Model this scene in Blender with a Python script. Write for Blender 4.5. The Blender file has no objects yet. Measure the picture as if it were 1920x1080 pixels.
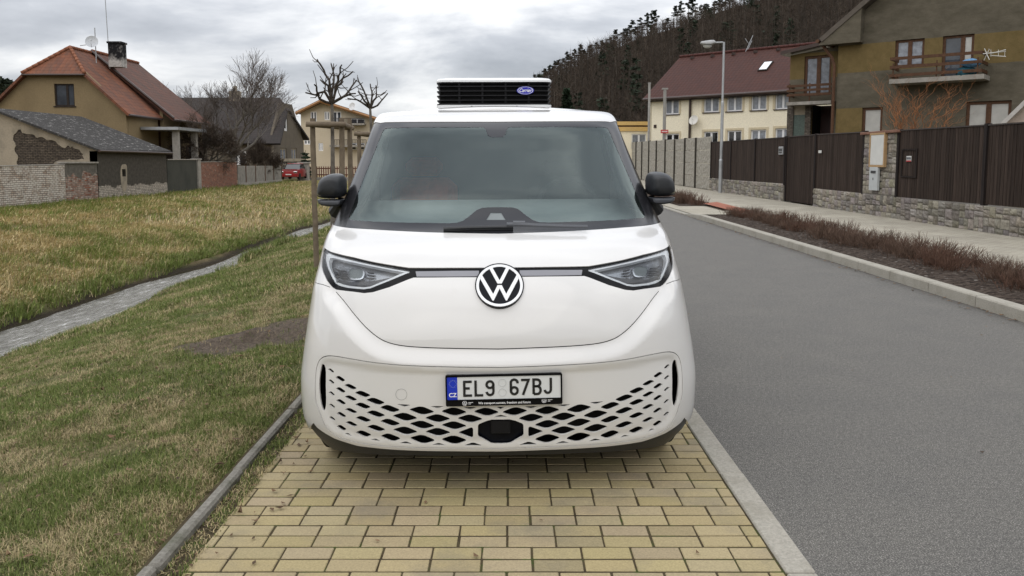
import bpy, bmesh, math, random
import numpy as np
from mathutils import Vector, Matrix
from mathutils.geometry import delaunay_2d_cdt

random.seed(7)
rng = np.random.default_rng(11)
R = math.radians
scene = bpy.context.scene

# ------------------------------------------------------------------ camera
F = 1530.0            # focal length in photo pixels (1920 wide)
CX, CY, HZ = 960.0, 450.0, 300.0
CAMH = 1.58
PITCH = math.atan((CY - HZ) / F)
cam_d = bpy.data.cameras.new("camera")
cam = bpy.data.objects.new("camera", cam_d)
scene.collection.objects.link(cam)
cam.location = (0, 0, CAMH)
cam.rotation_euler = (R(90) - PITCH, 0, 0)
cam_d.sensor_width = 36
cam_d.lens = F / 1920 * 36
cam_d.shift_y = -(540 - CY) / 1920
cam_d.clip_start = 0.05
cam_d.clip_end = 3000
scene.camera = cam
scene.view_settings.view_transform = 'Standard'
scene.view_settings.look = 'None'
scene.view_settings.gamma = 1
scene.view_settings.exposure = 0.2
scene.cycles.use_denoising = True
scene.cycles.max_bounces = 6
scene.cycles.transparent_max_bounces = 12

# ------------------------------------------------------------------ world: overcast sky
SUN_EL, SUN_AZ = R(42), R(205)      # azimuth clockwise from +Y
world = bpy.data.worlds.new("World")
scene.world = world
world.use_nodes = True
wn = world.node_tree
wn.nodes.clear()


def wnode(t, **kw):
    n = wn.nodes.new(t)
    for k, v in kw.items():
        setattr(n, k, v)
    return n


def build_world():
    L = wn.links.new
    out = wnode('ShaderNodeOutputWorld')
    bg = wnode('ShaderNodeBackground')
    bg.inputs['Strength'].default_value = 0.107
    sky = wnode('ShaderNodeTexSky', sky_type='NISHITA', sun_disc=False)
    sky.sun_elevation = SUN_EL
    sky.sun_rotation = SUN_AZ
    tc = wnode('ShaderNodeTexCoord')
    sep = wnode('ShaderNodeSeparateXYZ')
    L(tc.outputs['Generated'], sep.inputs[0])
    zc = wnode('ShaderNodeMath', operation='MAXIMUM')
    L(sep.outputs['Z'], zc.inputs[0]); zc.inputs[1].default_value = 0.0
    za = wnode('ShaderNodeMath', operation='ADD')
    L(zc.outputs[0], za.inputs[0]); za.inputs[1].default_value = 0.33
    dx = wnode('ShaderNodeMath', operation='DIVIDE')
    dy = wnode('ShaderNodeMath', operation='DIVIDE')
    L(sep.outputs['X'], dx.inputs[0]); L(za.outputs[0], dx.inputs[1])
    L(sep.outputs['Y'], dy.inputs[0]); L(za.outputs[0], dy.inputs[1])
    cb = wnode('ShaderNodeCombineXYZ')
    L(dx.outputs[0], cb.inputs[0]); L(dy.outputs[0], cb.inputs[1])
    mp = wnode('ShaderNodeMapping')
    mp.inputs['Location'].default_value = (3.3, 1.7, 0.4)
    mp.inputs['Rotation'].default_value = (0, 0, R(12))
    mp.inputs['Scale'].default_value = (0.8, 1.15, 1)
    L(cb.outputs[0], mp.inputs[0])
    n1 = wnode('ShaderNodeTexNoise')
    n1.inputs['Scale'].default_value = 1.5
    n1.inputs['Detail'].default_value = 7
    n1.inputs['Roughness'].default_value = 0.56
    n1.inputs['Distortion'].default_value = 0.35
    L(mp.outputs[0], n1.inputs['Vector'])
    n2 = wnode('ShaderNodeTexNoise')
    n2.inputs['Scale'].default_value = 3.1
    n2.inputs['Detail'].default_value = 5
    n2.inputs['Roughness'].default_value = 0.5
    L(mp.outputs[0], n2.inputs['Vector'])
    mx = wnode('ShaderNodeMix', data_type='FLOAT')
    mx.inputs[0].default_value = 0.3
    L(n1.outputs['Fac'], mx.inputs[2]); L(n2.outputs['Fac'], mx.inputs[3])
    cr = wnode('ShaderNodeValToRGB')
    e = cr.color_ramp.elements
    e[0].position = 0.37; e[0].color = (3.5, 3.65, 4.0, 1)
    e[1].position = 0.64; e[1].color = (11.0, 10.9, 10.6, 1)
    a = e.new(0.465); a.color = (5.0, 5.15, 5.5, 1)
    a = e.new(0.535); a.color = (7.4, 7.45, 7.6, 1)
    L(mx.outputs[0], cr.inputs[0])
    # brighter cloud deck overhead and towards the hidden sun behind the viewer
    up = wnode('ShaderNodeMapRange')
    up.inputs['From Min'].default_value = 0.10
    up.inputs['From Max'].default_value = 0.75
    up.inputs['To Min'].default_value = 1.0
    up.inputs['To Max'].default_value = 2.4
    L(sep.outputs['Z'], up.inputs['Value'])
    mul = wnode('ShaderNodeVectorMath', operation='SCALE')
    L(cr.outputs[0], mul.inputs[0]); L(up.outputs[0], mul.inputs['Scale'])
    mix = wnode('ShaderNodeMix', data_type='RGBA')
    mix.inputs[0].default_value = 0.1
    L(mul.outputs[0], mix.inputs[6]); L(sky.outputs[0], mix.inputs[7])
    L(mix.outputs[2], bg.inputs['Color'])
    L(bg.outputs[0], out.inputs[0])


build_world()
sun_d = bpy.data.lights.new("sun", 'SUN')
sun_d.energy = 0.9
sun_d.angle = R(75)
sun_d.color = (1.0, 0.95, 0.88)
sun = bpy.data.objects.new("sun", sun_d)
scene.collection.objects.link(sun)
sd = Vector((math.sin(SUN_AZ) * math.cos(SUN_EL), math.cos(SUN_AZ) * math.cos(SUN_EL), math.sin(SUN_EL)))
sun.rotation_euler = sd.to_track_quat('Z', 'Y').to_euler()

# ------------------------------------------------------------------ pixel <-> place helpers
cp, sp = math.cos(PITCH), math.sin(PITCH)


def ray(px, py):
    a, b = (px - CX) / F, (CY - py) / F
    return np.array([a, b * sp + cp, b * cp - sp])


C0 = np.array([0, 0, CAMH])


def on_x(px, py, X):
    d = ray(px, py); return C0 + d * (X / d[0])


def on_y(px, py, Y):
    d = ray(px, py); return C0 + d * (Y / d[1])


def on_z(px, py, Z):
    d = ray(px, py); return C0 + d * ((Z - CAMH) / d[2])


def y_at(px, X, Z=0.0):
    """Y on the line x=X, z=Z that shows at photo column px"""
    # (px-CX)/F = X/(Y*cp - (Z-CAMH)*sp)
    return (X * F / (px - CX) + (Z - CAMH) * sp) / cp


def project(P):
    P = np.asarray(P, float) - C0
    dep = P[..., 1] * cp - P[..., 2] * sp
    upv = P[..., 1] * sp + P[..., 2] * cp
    return np.stack([CX + F * P[..., 0] / dep, CY - F * upv / dep], -1)


# ------------------------------------------------------------------ object helpers
COL = scene.collection


def tag(o, label=None, cat=None, group=None, kind=None):
    if label: o['label'] = label
    if cat: o['category'] = cat
    if group: o['group'] = group
    if kind: o['kind'] = kind
    return o


def empty(name, loc=(0, 0, 0), rz=0.0):
    o = bpy.data.objects.new(name, None)
    COL.objects.link(o)
    o.location = loc
    o.rotation_euler = (0, 0, rz)
    o.empty_display_size = 0.2
    return o


def copy_tree(o, parent=None):
    c = o.copy(); COL.objects.link(c)
    if parent: c.parent = parent
    for ch in list(o.children):
        copy_tree(ch, c)
    return c


def mesh_obj(name, verts, faces, mat, parent=None, smooth=False, normals=None, uv=None, colors=None):
    me = bpy.data.meshes.new(name)
    me.from_pydata([tuple(map(float, v)) for v in verts], [], [tuple(map(int, f)) for f in faces])
    if uv is not None:
        lay = me.uv_layers.new(name="UVMap")
        idx = np.empty(len(me.loops), np.int32)
        me.loops.foreach_get('vertex_index', idx)
        lay.data.foreach_set('uv', np.asarray(uv, np.float32)[idx].ravel())
    if colors is not None:
        at = me.color_attributes.new("Col", 'FLOAT_COLOR', 'POINT')
        c = np.ones((len(verts), 4), np.float32); c[:, :3] = colors
        at.data.foreach_set('color', c.ravel())
    if isinstance(mat, (list, tuple)):
        for m in mat: me.materials.append(m)
    else:
        me.materials.append(mat)
    if smooth or normals is not None:
        me.polygons.foreach_set('use_smooth', np.ones(len(me.polygons), bool))
    me.update()
    if normals is not None:
        me.normals_split_custom_set_from_vertices([tuple(map(float, n)) for n in normals])
    o = bpy.data.objects.new(name, me)
    COL.objects.link(o)
    if parent is not None: o.parent = parent
    return o


class MB:
    """collects shapes for ONE mesh; optional per-vertex colour and uv"""
    def __init__(s):
        s.v, s.f, s.c, s.u = [], [], [], []

    def add(s, verts, faces, col=(1, 1, 1), uv=None):
        b = len(s.v)
        s.v.extend([tuple(map(float, p)) for p in verts])
        s.f.extend([tuple(int(i) + b for i in f) for f in faces])
        s.c.extend([col] * len(verts))
        if uv is None:
            uv = [(p[0] + p[1], p[2]) for p in verts]
        s.u.extend(uv)
        return s

    def box(s, lo, hi, col=(1, 1, 1), bev=0.0, M=None):
        x0, y0, z0 = lo; x1, y1, z1 = hi
        if bev > 0:
            b = min(bev, .45 * (x1 - x0), .45 * (y1 - y0), .45 * (z1 - z0))
            vs = []
            for (x, sx) in ((x0, 1), (x1, -1)):
                for (y, sy) in ((y0, 1), (y1, -1)):
                    for (z, sz) in ((z0, 1), (z1, -1)):
                        vs += [(x, y + sy * b, z + sz * b), (x + sx * b, y, z + sz * b), (x + sx * b, y + sy * b, z)]
            # idx = corner*3 + axis
            def k(ix, iy, iz, a): return ((ix * 2 + iy) * 2 + iz) * 3 + a
            fs = []
            fs += [[k(0, 0, 0, 0), k(0, 0, 1, 0), k(0, 1, 1, 0), k(0, 1, 0, 0)], [k(1, 0, 0, 0), k(1, 1, 0, 0), k(1, 1, 1, 0), k(1, 0, 1, 0)]]
            fs += [[k(0, 0, 0, 1), k(1, 0, 0, 1), k(1, 0, 1, 1), k(0, 0, 1, 1)], [k(0, 1, 0, 1), k(0, 1, 1, 1), k(1, 1, 1, 1), k(1, 1, 0, 1)]]
            fs += [[k(0, 0, 0, 2), k(0, 1, 0, 2), k(1, 1, 0, 2), k(1, 0, 0, 2)], [k(0, 0, 1, 2), k(1, 0, 1, 2), k(1, 1, 1, 2), k(0, 1, 1, 2)]]
            for i in (0, 1):
                for j in (0, 1):
                    a = [k(0, i, j, 1), k(0, i, j, 2), k(1, i, j, 2), k(1, i, j, 1)]
                    fs.append(a if i == j else a[::-1])
                    a = [k(i, 0, j, 0), k(i, 1, j, 0), k(i, 1, j, 2), k(i, 0, j, 2)]
                    fs.append(a if i != j else a[::-1])
                    a = [k(i, j, 0, 0), k(i, j, 0, 1), k(i, j, 1, 1), k(i, j, 1, 0)]
                    fs.append(a if i == j else a[::-1])
                    for l in (0, 1):
                        a = [k(i, j, l, 0), k(i, j, l, 1), k(i, j, l, 2)]
                        fs.append(a if (i + j + l) % 2 == 0 else a[::-1])
        else:
            vs = [(x, y, z) for x in (x0, x1) for y in (y0, y1) for z in (z0, z1)]
            fs = [(0, 1, 3, 2), (4, 6, 7, 5), (0, 4, 5, 1), (2, 3, 7, 6), (0, 2, 6, 4), (1, 5, 7, 3)]
        if M is not None:
            vs = [tuple(M @ Vector(p)) for p in vs]
        return s.add(vs, fs, col)

    def hexa(s, P, col=(1, 1, 1)):
        """8 points: 4 of one side, 4 of the other in the same order"""
        fs = [(0, 1, 2, 3), (7, 6, 5, 4), (0, 4, 5, 1), (1, 5, 6, 2), (2, 6, 7, 3), (3, 7, 4, 0)]
        return s.add(P, fs, col)

    def tube(s, pts, rad, n=8, cap=True, col=(1, 1, 1)):
        pts = [Vector(p) for p in pts]
        if not hasattr(rad, '__len__'): rad = [rad] * len(pts)
        vs, fs = [], []
        prev = None
        for i, p in enumerate(pts):
            t = (pts[min(i + 1, len(pts) - 1)] - pts[max(i - 1, 0)]).normalized()
            if prev is None:
                a = Vector((0, 0, 1)) if abs(t.z) < .9 else Vector((1, 0, 0))
                u = t.cross(a).normalized()
            else:
                u = (prev - t * prev.dot(t)).normalized()
            prev = u
            w = t.cross(u)
            for k in range(n):
                an = 2 * math.pi * k / n
                vs.append(p + (u * math.cos(an) + w * math.sin(an)) * rad[i])
        for i in range(len(pts) - 1):
            for k in range(n):
                fs.append((i * n + k, i * n + (k + 1) % n, (i + 1) * n + (k + 1) % n, (i + 1) * n + k))
        if cap:
            fs.append(tuple(range(n))[::-1])
            fs.append(tuple((len(pts) - 1) * n + k for k in range(n)))
        return s.add(vs, fs, col)

    def build(s, name, mat, parent=None, smooth=False, colors=False):
        return mesh_obj(name, s.v, s.f, mat, parent, smooth, uv=s.u, colors=np.array(s.c) if colors else None)


def smooth_angle(o, deg=35):
    me = o.data
    me.polygons.foreach_set('use_smooth', np.ones(len(me.polygons), bool))
    try:
        me.set_sharp_from_angle(angle=R(deg))
    except Exception:
        pass
    return o


def inside(pts, loops):
    """even-odd test of points (n,2) against all loops together"""
    pts = np.asarray(pts, float)
    res = np.zeros(len(pts), bool)
    A = np.concatenate([np.asarray(l, float) for l in loops])
    B = np.concatenate([np.roll(np.asarray(l, float), -1, 0) for l in loops])
    for k in range(0, len(pts), 2000):
        p = pts[k:k + 2000]
        y = p[:, 1:2]
        c = (A[None, :, 1] > y) != (B[None, :, 1] > y)
        dy = (B[:, 1] - A[:, 1]); dy = np.where(dy == 0, 1e-12, dy)
        xi = A[None, :, 0] + (y - A[None, :, 1]) * ((B[:, 0] - A[:, 0]) / dy)[None]
        res[k:k + 2000] = (np.sum(c & (p[:, 0:1] < xi), 1) % 2) == 1
    return res


def dist_loops(pts, A, B):
    pts = np.asarray(pts, float)
    out = np.empty(len(pts))
    d = B - A
    l2 = np.maximum((d * d).sum(1), 1e-14)
    for k in range(0, len(pts), 1500):
        p = pts[k:k + 1500]
        t = ((p[:, None, :] - A[None]) * d[None]).sum(2) / l2
        t = np.clip(t, 0, 1)
        q = A[None] + t[..., None] * d[None]
        out[k:k + 1500] = np.sqrt(((p[:, None, :] - q) ** 2).sum(2).min(1))
    return out


def resample(loop, step, closed=True):
    loop = np.asarray(loop, float)
    P = np.vstack([loop, loop[:1]]) if closed else loop
    out = []
    for a, b in zip(P[:-1], P[1:]):
        n = max(1, int(math.ceil(np.linalg.norm(b - a) / step)))
        for i in range(n):
            out.append(a + (b - a) * i / n)
    if not closed: out.append(P[-1])
    return np.array(out)


def chaikin(loop, it=2, r=0.25, closed=True):
    P = np.asarray(loop, float)
    for _ in range(it):
        Q = np.roll(P, -1, 0) if closed else P[1:]
        S = P if closed else P[:-1]
        N = np.empty((2 * len(S), 2))
        N[0::2] = S * (1 - r) + Q * r
        N[1::2] = S * r + Q * (1 - r)
        if not closed: N = np.vstack([P[:1], N, P[-1:]])
        P = N
    return P


def catmull(pts, n=6):
    P = np.asarray(pts, float)
    P = np.vstack([2 * P[0] - P[1], P, 2 * P[-1] - P[-2]])
    out = []
    for i in range(1, len(P) - 2):
        for k in range(n):
            t = k / n
            out.append(.5 * ((2 * P[i]) + (-P[i - 1] + P[i + 1]) * t + (2 * P[i - 1] - 5 * P[i] + 4 * P[i + 1] - P[i + 2]) * t * t
                             + (-P[i - 1] + 3 * P[i] - 3 * P[i + 1] + P[i + 2]) * t ** 3))
    out.append(P[-2])
    return np.array(out)


def patch(mapf, outer, holes=(), grid=0.05, depth=0.0, grid_fn=None, step=None, back=None):
    """Triangulated surface patch: loops in a flat domain, mapf(U)->(points, normals). depth>0 turns the rims inwards by that much.
    returns verts, faces, normals, uv"""
    step = step or grid
    loops = [resample(l, step) for l in [outer] + list(holes)]
    ar = lambda l: np.sum(l[:, 0] * np.roll(l[:, 1], -1) - np.roll(l[:, 0], -1) * l[:, 1])
    loops = [l if (ar(l) > 0) == (i == 0) else l[::-1] for i, l in enumerate(loops)]
    A = np.concatenate(loops); B = np.concatenate([np.roll(l, -1, 0) for l in loops])
    lo, hi = loops[0].min(0), loops[0].max(0)
    if grid_fn is not None:
        G = grid_fn(lo, hi)
    else:
        gx = np.arange(lo[0] + grid * .5, hi[0], grid); gy = np.arange(lo[1] + grid * .5, hi[1], grid)
        G = np.stack(np.meshgrid(gx, gy), -1).reshape(-1, 2)
    if len(G):
        G = G[inside(G, loops)]
    if len(G):
        G = G[dist_loops(G, A, B) > (grid * .4)]
    pts = np.vstack([A, G]) if len(G) else A
    edges, b = [], 0
    for l in loops:
        n = len(l)
        edges += [(b + i, b + (i + 1) % n) for i in range(n)]
        b += n
    r = delaunay_2d_cdt([Vector(p) for p in pts], edges, [], 0, 1e-7)
    V = np.array([tuple(p) for p in r[0]]); Fc = np.array([f for f in r[2] if len(f) == 3], int)
    cen = V[Fc].mean(1)
    Fc = Fc[inside(cen, loops)]
    t = V[Fc]
    area = (t[:, 1, 0] - t[:, 0, 0]) * (t[:, 2, 1] - t[:, 0, 1]) - (t[:, 2, 0] - t[:, 0, 0]) * (t[:, 1, 1] - t[:, 0, 1])
    Fc[area < 0] = Fc[area < 0][:, ::-1]
    P, N = mapf(V)
    verts = list(P); norms = list(N); faces = [tuple(f) for f in Fc]; uv = [tuple(p) for p in V]
    if depth:
        for l in loops:
            P1, N1 = mapf(l)
            b = len(verts); n = len(l)
            P2 = P1 - N1 * depth
            verts += list(P1) + list(P2); norms += [(0, 0, 0)] * (2 * n); uv += [tuple(p) for p in l] * 2
            for i in range(n):
                j = (i + 1) % n
                faces.append((b + i, b + n + i, b + n + j, b + j))
    return verts, faces, norms, uv


def patch_obj(name, mat, parent, mapf, outer, holes=(), use_normals=True, **kw):
    v, f, n, u = patch(mapf, outer, holes, **kw)
    return mesh_obj(name, v, f, mat, parent, smooth=use_normals, normals=n if use_normals else None, uv=u)


# value noise for scattering and terrain
_perm = rng.random((257, 257))


def vnoise(x, y):
    x = np.asarray(x, float); y = np.asarray(y, float)
    xi = np.floor(x).astype(int); yi = np.floor(y).astype(int)
    fx = x - xi; fy = y - yi
    fx = fx * fx * (3 - 2 * fx); fy = fy * fy * (3 - 2 * fy)
    g = lambda a, b: _perm[a % 257, b % 257]
    return (g(xi, yi) * (1 - fx) + g(xi + 1, yi) * fx) * (1 - fy) + (g(xi, yi + 1) * (1 - fx) + g(xi + 1, yi + 1) * fx) * fy


def fbm(x, y, o=3):
    s, a, t = 0, .5, 0
    for i in range(o):
        s = s + a * vnoise(x * 2 ** i + 17.3 * i, y * 2 ** i + 5.1 * i); t += a; a *= .5
    return s / t


def sstep(t):
    t = np.clip(t, 0, 1); return t * t * (3 - 2 * t)


# ------------------------------------------------------------------ materials
class NT:
    def __init__(s, name):
        s.m = bpy.data.materials.new(name); s.m.use_nodes = True
        s.t = s.m.node_tree; s.b = s.t.nodes['Principled BSDF']

    def n(s, t, **kw):
        n = s.t.nodes.new(t)
        for k, v in kw.items(): setattr(n, k, v)
        return n

    def l(s, a, b): s.t.links.new(a, b)

    def pos(s, scale=1.0, sc3=None, uv=False):
        if uv:
            g = s.n('ShaderNodeTexCoord').outputs['UV']
        else:
            g = s.n('ShaderNodeNewGeometry').outputs['Position']
        m = s.n('ShaderNodeMapping')
        m.inputs['Scale'].default_value = sc3 or (scale, scale, scale)
        s.l(g, m.inputs[0])
        return m.outputs[0]

    def noise(s, scale, detail=4, rough=.55, vec=None, dist=0.0):
        n = s.n('ShaderNodeTexNoise')
        n.inputs['Scale'].default_value = scale; n.inputs['Detail'].default_value = detail
        n.inputs['Roughness'].default_value = rough; n.inputs['Distortion'].default_value = dist
        s.l(vec if vec is not None else s.pos(), n.inputs['Vector'])
        return n.outputs['Fac']

    def ramp(s, fac, *stops, interp='LINEAR'):
        r = s.n('ShaderNodeValToRGB'); e = r.color_ramp.elements
        r.color_ramp.interpolation = interp
        e[0].position, e[0].color = stops[0][0], (*stops[0][1], 1)
        e[1].position, e[1].color = stops[-1][0], (*stops[-1][1], 1)
        for p, c in stops[1:-1]:
            x = e.new(p); x.color = (*c, 1)
        s.l(fac, r.inputs[0])
        return r.outputs[0]

    def fmap(s, fac, a, b, c=0., d=1.):
        r = s.n('ShaderNodeMapRange')
        for k, v in (('From Min', a), ('From Max', b), ('To Min', c), ('To Max', d)): r.inputs[k].default_value = v
        s.l(fac, r.inputs['Value'])
        return r.outputs[0]

    def mix(s, fac, a, b, mode='MIX'):
        m = s.n('ShaderNodeMix', data_type='RGBA', blend_type=mode)
        for i, x in ((0, fac), (6, a), (7, b)):
            if isinstance(x, (int, float)): m.inputs[i].default_value = x
            elif isinstance(x, tuple): m.inputs[i].default_value = (*x, 1)
            else: s.l(x, m.inputs[i])
        return m.outputs[2]

    def math(s, op, a, b=None):
        m = s.n('ShaderNodeMath', operation=op)
        for i, x in ((0, a), (1, b)):
            if x is None: continue
            if isinstance(x, (int, float)): m.inputs[i].default_value = x
            else: s.l(x, m.inputs[i])
        return m.outputs[0]

    def bump(s, h, strength=.3, dist=.01, chain=None):
        b = s.n('ShaderNodeBump')
        b.inputs['Strength'].default_value = strength; b.inputs['Distance'].default_value = dist
        s.l(h, b.inputs['Height'])
        if chain is not None: s.l(chain, b.inputs['Normal'])
        return b.outputs[0]

    def sep(s, vec):
        n = s.n('ShaderNodeSeparateXYZ'); s.l(vec, n.inputs[0]); return n.outputs

    def col_attr(s):
        return s.n('ShaderNodeVertexColor', layer_name="Col").outputs['Color']

    def done(s, color=None, rough=.7, normal=None, spec=None, metal=0.0):
        if color is not None:
            if isinstance(color, tuple): s.b.inputs['Base Color'].default_value = (*color, 1)
            else: s.l(color, s.b.inputs['Base Color'])
        if isinstance(rough, (int, float)): s.b.inputs['Roughness'].default_value = rough
        else: s.l(rough, s.b.inputs['Roughness'])
        if normal is not None: s.l(normal, s.b.inputs['Normal'])
        if spec is None and isinstance(rough, (int, float)) and rough >= .6: spec = .18
        if spec is not None: s.b.inputs['Specular IOR Level'].default_value = spec
        s.b.inputs['Metallic'].default_value = metal
        return s.m


def mat_plain(name, col, rough=.6, var=.12, scale=6., metal=0., spec=None, bump=0., bscale=60):
    t = NT(name)
    f = t.noise(scale, 4)
    c = t.ramp(f, (.25, tuple(x * (1 - var) for x in col)), (.75, tuple(min(1, x * (1 + var)) for x in col)))
    nm = t.bump(t.noise(bscale, 3), bump, .004) if bump else None
    return t.done(c, rough, nm, spec, metal)


def mat_plaster(name, col, stain=(.2, .17, .13), amt=.5, scale=.9, bump=.3):
    t = NT(name)
    f1 = t.noise(scale, 6, .6, t.pos(1, (1, 1, .6)))
    f2 = t.noise(14, 5, .65)
    c = t.ramp(f2, (.3, tuple(x * .86 for x in col)), (.7, tuple(min(1, x * 1.1) for x in col)))
    c = t.mix(t.fmap(f1, .45, .75, 0, amt), c, stain)
    return t.done(c, .9, t.bump(f2, bump, .01), .2)


def mat_attr(name, rough=.8, bump=.4, bscale=80, dist=.004, var=.25, vscale=30):
    t = NT(name)
    c = t.col_attr()
    f = t.noise(vscale, 5, .6)
    c = t.mix(1.0, c, t.ramp(f, (.25, (1 - var,) * 3), (.75, (1 + var,) * 3)), 'MULTIPLY')
    return t.done(c, rough, t.bump(t.noise(bscale, 4, .6), bump, dist), .3)


def mat_glass(name, tint, refl_ior=1.5, rough=0.0, gloss_col=(1, 1, 1)):
    t = NT(name)
    t.t.nodes.remove(t.b)
    tr = t.n('ShaderNodeBsdfTransparent'); tr.inputs[0].default_value = (*tint, 1)
    gl = t.n('ShaderNodeBsdfGlossy'); gl.inputs['Roughness'].default_value = rough
    gl.inputs['Color'].default_value = (*gloss_col, 1)
    fr = t.n('ShaderNodeFresnel'); fr.inputs['IOR'].default_value = refl_ior
    mx = t.n('ShaderNodeMixShader')
    t.l(fr.outputs[0], mx.inputs[0]); t.l(tr.outputs[0], mx.inputs[1]); t.l(gl.outputs[0], mx.inputs[2])
    t.l(mx.outputs[0], t.t.nodes['Material Output'].inputs['Surface'])
    return t.m


def mat_paint(name, col, rough=.3, coat=1.0):
    t = NT(name)
    f = t.noise(1.6, 5, .6)
    c = t.ramp(f, (.35, tuple(x * .985 for x in col)), (.7, col))
    dirt = t.noise(9, 6, .7)
    c = t.mix(t.fmap(dirt, .58, .85, 0, .10), c, (.42, .38, .31))
    t.b.inputs['Coat Weight'].default_value = coat
    t.b.inputs['Coat Roughness'].default_value = .03
    return t.done(c, rough)


def mat_brick(name, c1, c2, mortar, bw=.25, bh=.075, plaster=None, pl_amt=(.55, .6), white=None, wh=(.45, .6), msize=.012, pscale=.8, zfade=None):
    t = NT(name)
    uv = t.pos(1, uv=True)
    b = t.n('ShaderNodeTexBrick')
    b.inputs['Scale'].default_value = 1
    b.inputs['Brick Width'].default_value = bw; b.inputs['Row Height'].default_value = bh
    b.inputs['Mortar Size'].default_value = msize; b.inputs['Mortar Smooth'].default_value = .3
    b.inputs['Bias'].default_value = 0
    b.inputs['Color1'].default_value = (*c1, 1); b.inputs['Color2'].default_value = (*c2, 1)
    b.inputs['Mortar'].default_value = (*mortar, 1)
    dist = t.n('ShaderNodeVectorMath', operation='ADD')
    nz = t.n('ShaderNodeTexNoise'); nz.inputs['Scale'].default_value = 2.5
    t.l(uv, nz.inputs['Vector'])
    sc = t.n('ShaderNodeVectorMath', operation='SCALE'); sc.inputs['Scale'].default_value = .03
    t.l(nz.outputs['Color'], sc.inputs[0]); t.l(uv, dist.inputs[0]); t.l(sc.outputs[0], dist.inputs[1])
    t.l(dist.outputs[0], b.inputs['Vector'])
    c = b.outputs['Color']
    f = t.noise(9, 5, .65, uv)
    c = t.mix(1.0, c, t.ramp(t.noise(5, 6, .75, uv), (.32, (.42,) * 3), (.68, (1.5,) * 3)), 'MULTIPLY')
    if white:
        c = t.mix(t.fmap(t.noise(2.6, 6, .78, uv), wh[0], wh[1], 0, .85), c, white)
        m2 = t.mix(b.outputs['Fac'], c, mortar)
        c = m2
    h = t.math('SUBTRACT', t.math('MULTIPLY', f, .6), b.outputs['Fac'])
    nm = t.bump(h, .7, .02)
    if plaster:
        fac = t.noise(pscale, 6, .62, uv)
        if zfade:
            z = t.sep(uv)[1]
            fac = t.math('ADD', fac, t.fmap(z, zfade[0], zfade[1], -.35, .35))
        k = t.fmap(fac, pl_amt[0], pl_amt[1], 0, 1)
        pc = t.ramp(t.noise(6, 5, .6, uv), (.3, tuple(x * .7 for x in plaster)), (.7, tuple(x * 1.25 for x in plaster)))
        c = t.mix(k, c, pc)
        nm = t.bump(t.math('ADD', t.math('MULTIPLY', h, t.math('SUBTRACT', 1.0, k)), t.math('MULTIPLY', k, .8)), .7, .02)
    return t.done(c, .92, nm, .2)


def mat_tile(name, c1, c2, tw=.25, th=.33, dirt=(.05, .04, .035), amt=.6, streak=1.0):
    """roof tiles: u along the eave, v up the slope"""
    t = NT(name)
    uv = t.pos(1, uv=True)
    s = t.sep(uv)
    fu = t.math('FRACT', t.math('DIVIDE', s[0], tw)); fv = t.math('FRACT', t.math('DIVIDE', s[1], th))
    prof = t.math('SINE', t.math('MULTIPLY', fu, math.pi))
    h = t.math('ADD', t.math('MULTIPLY', prof, .6), t.math('SUBTRACT', 1.0, fv))
    b = t.n('ShaderNodeTexBrick'); b.offset = 0
    b.inputs['Scale'].default_value = 1; b.inputs['Brick Width'].default_value = tw; b.inputs['Row Height'].default_value = th
    b.inputs['Mortar Size'].default_value = .0
    b.inputs['Color1'].default_value = (*c1, 1); b.inputs['Color2'].default_value = (*c2, 1)
    t.l(uv, b.inputs['Vector'])
    f = t.noise(1.1, 6, .7, t.pos(1, (1, .35 * streak, 1), uv=True))
    c = t.mix(t.fmap(f, .42, .7, 0, amt), b.outputs['Color'], dirt)
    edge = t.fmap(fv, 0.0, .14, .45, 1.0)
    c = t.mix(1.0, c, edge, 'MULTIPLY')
    return t.done(c, .75, t.bump(h, .8, .03), .3)


def srgb(r, g, b):
    f = lambda c: (c / 255 / 12.92) if c <= 10 else ((c / 255 + .055) / 1.055) ** 2.4
    return (f(r), f(g), f(b))


M = {}
M['paint'] = mat_paint('white_paint', (.64, .63, .61))
M['grille_paint'] = mat_paint('white_satin', (.65, .64, .615), .35, .6)
M['black_gloss'] = mat_plain('black_gloss', (.004, .004, .005), .12, .05, spec=.14)
M['black_plastic'] = mat_plain('black_plastic', (.018, .019, .021), .45, .15, 20, bump=.15, bscale=400)
M['mirror_black'] = mat_plain('mirror_plastic', (.022, .024, .027), .42, .1, 20, bump=.1, bscale=500)
M['mirror_grey'] = mat_plain('mirror_grey', (.07, .075, .085), .35, .1)
M['void'] = mat_plain('dark_cavity', (.006, .006, .006), .9, .2)
M['frit'] = mat_plain('windscreen_border', (.020, .021, .025), .12, .05, spec=.4)
M['glass'] = mat_glass('windscreen_glass', (.86, .91, .90), 1.72, 0, (.86, 1.0, .98))
M['glass'].use_fake_user = False
M['lens'] = mat_glass('lamp_cover', (.92, .94, .95), 1.42)
M['side_glass'] = mat_plain('side_glass', (.012, .014, .015), .03, .05)
M['lamp_inner'] = mat_plain('lamp_housing', (.30, .31, .33), .25, .1, metal=.7)
M['lamp_dark'] = mat_plain('lamp_dark', (.03, .03, .034), .3, .1)
M['drl'] = mat_plain('light_guide', (.78, .79, .8), .3, .02)
M['chrome'] = mat_plain('chrome', (.75, .76, .78), .12, .03, metal=1)
M['projector'] = mat_plain('projector_lens', (.17, .19, .19), .08, .1)
M['lightbar'] = mat_plain('light_bar', (.23, .23, .25), .22, .04)
M['white_emblem'] = mat_plain('emblem_white', (.78, .79, .8), .25, .02)
M['emblem_dark'] = mat_plain('emblem_dark', (.004, .005, .008), .2, .1, spec=.12)
M['plate_white'] = mat_plain('plate_white', (.62, .63, .62), .4, .02)
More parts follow.
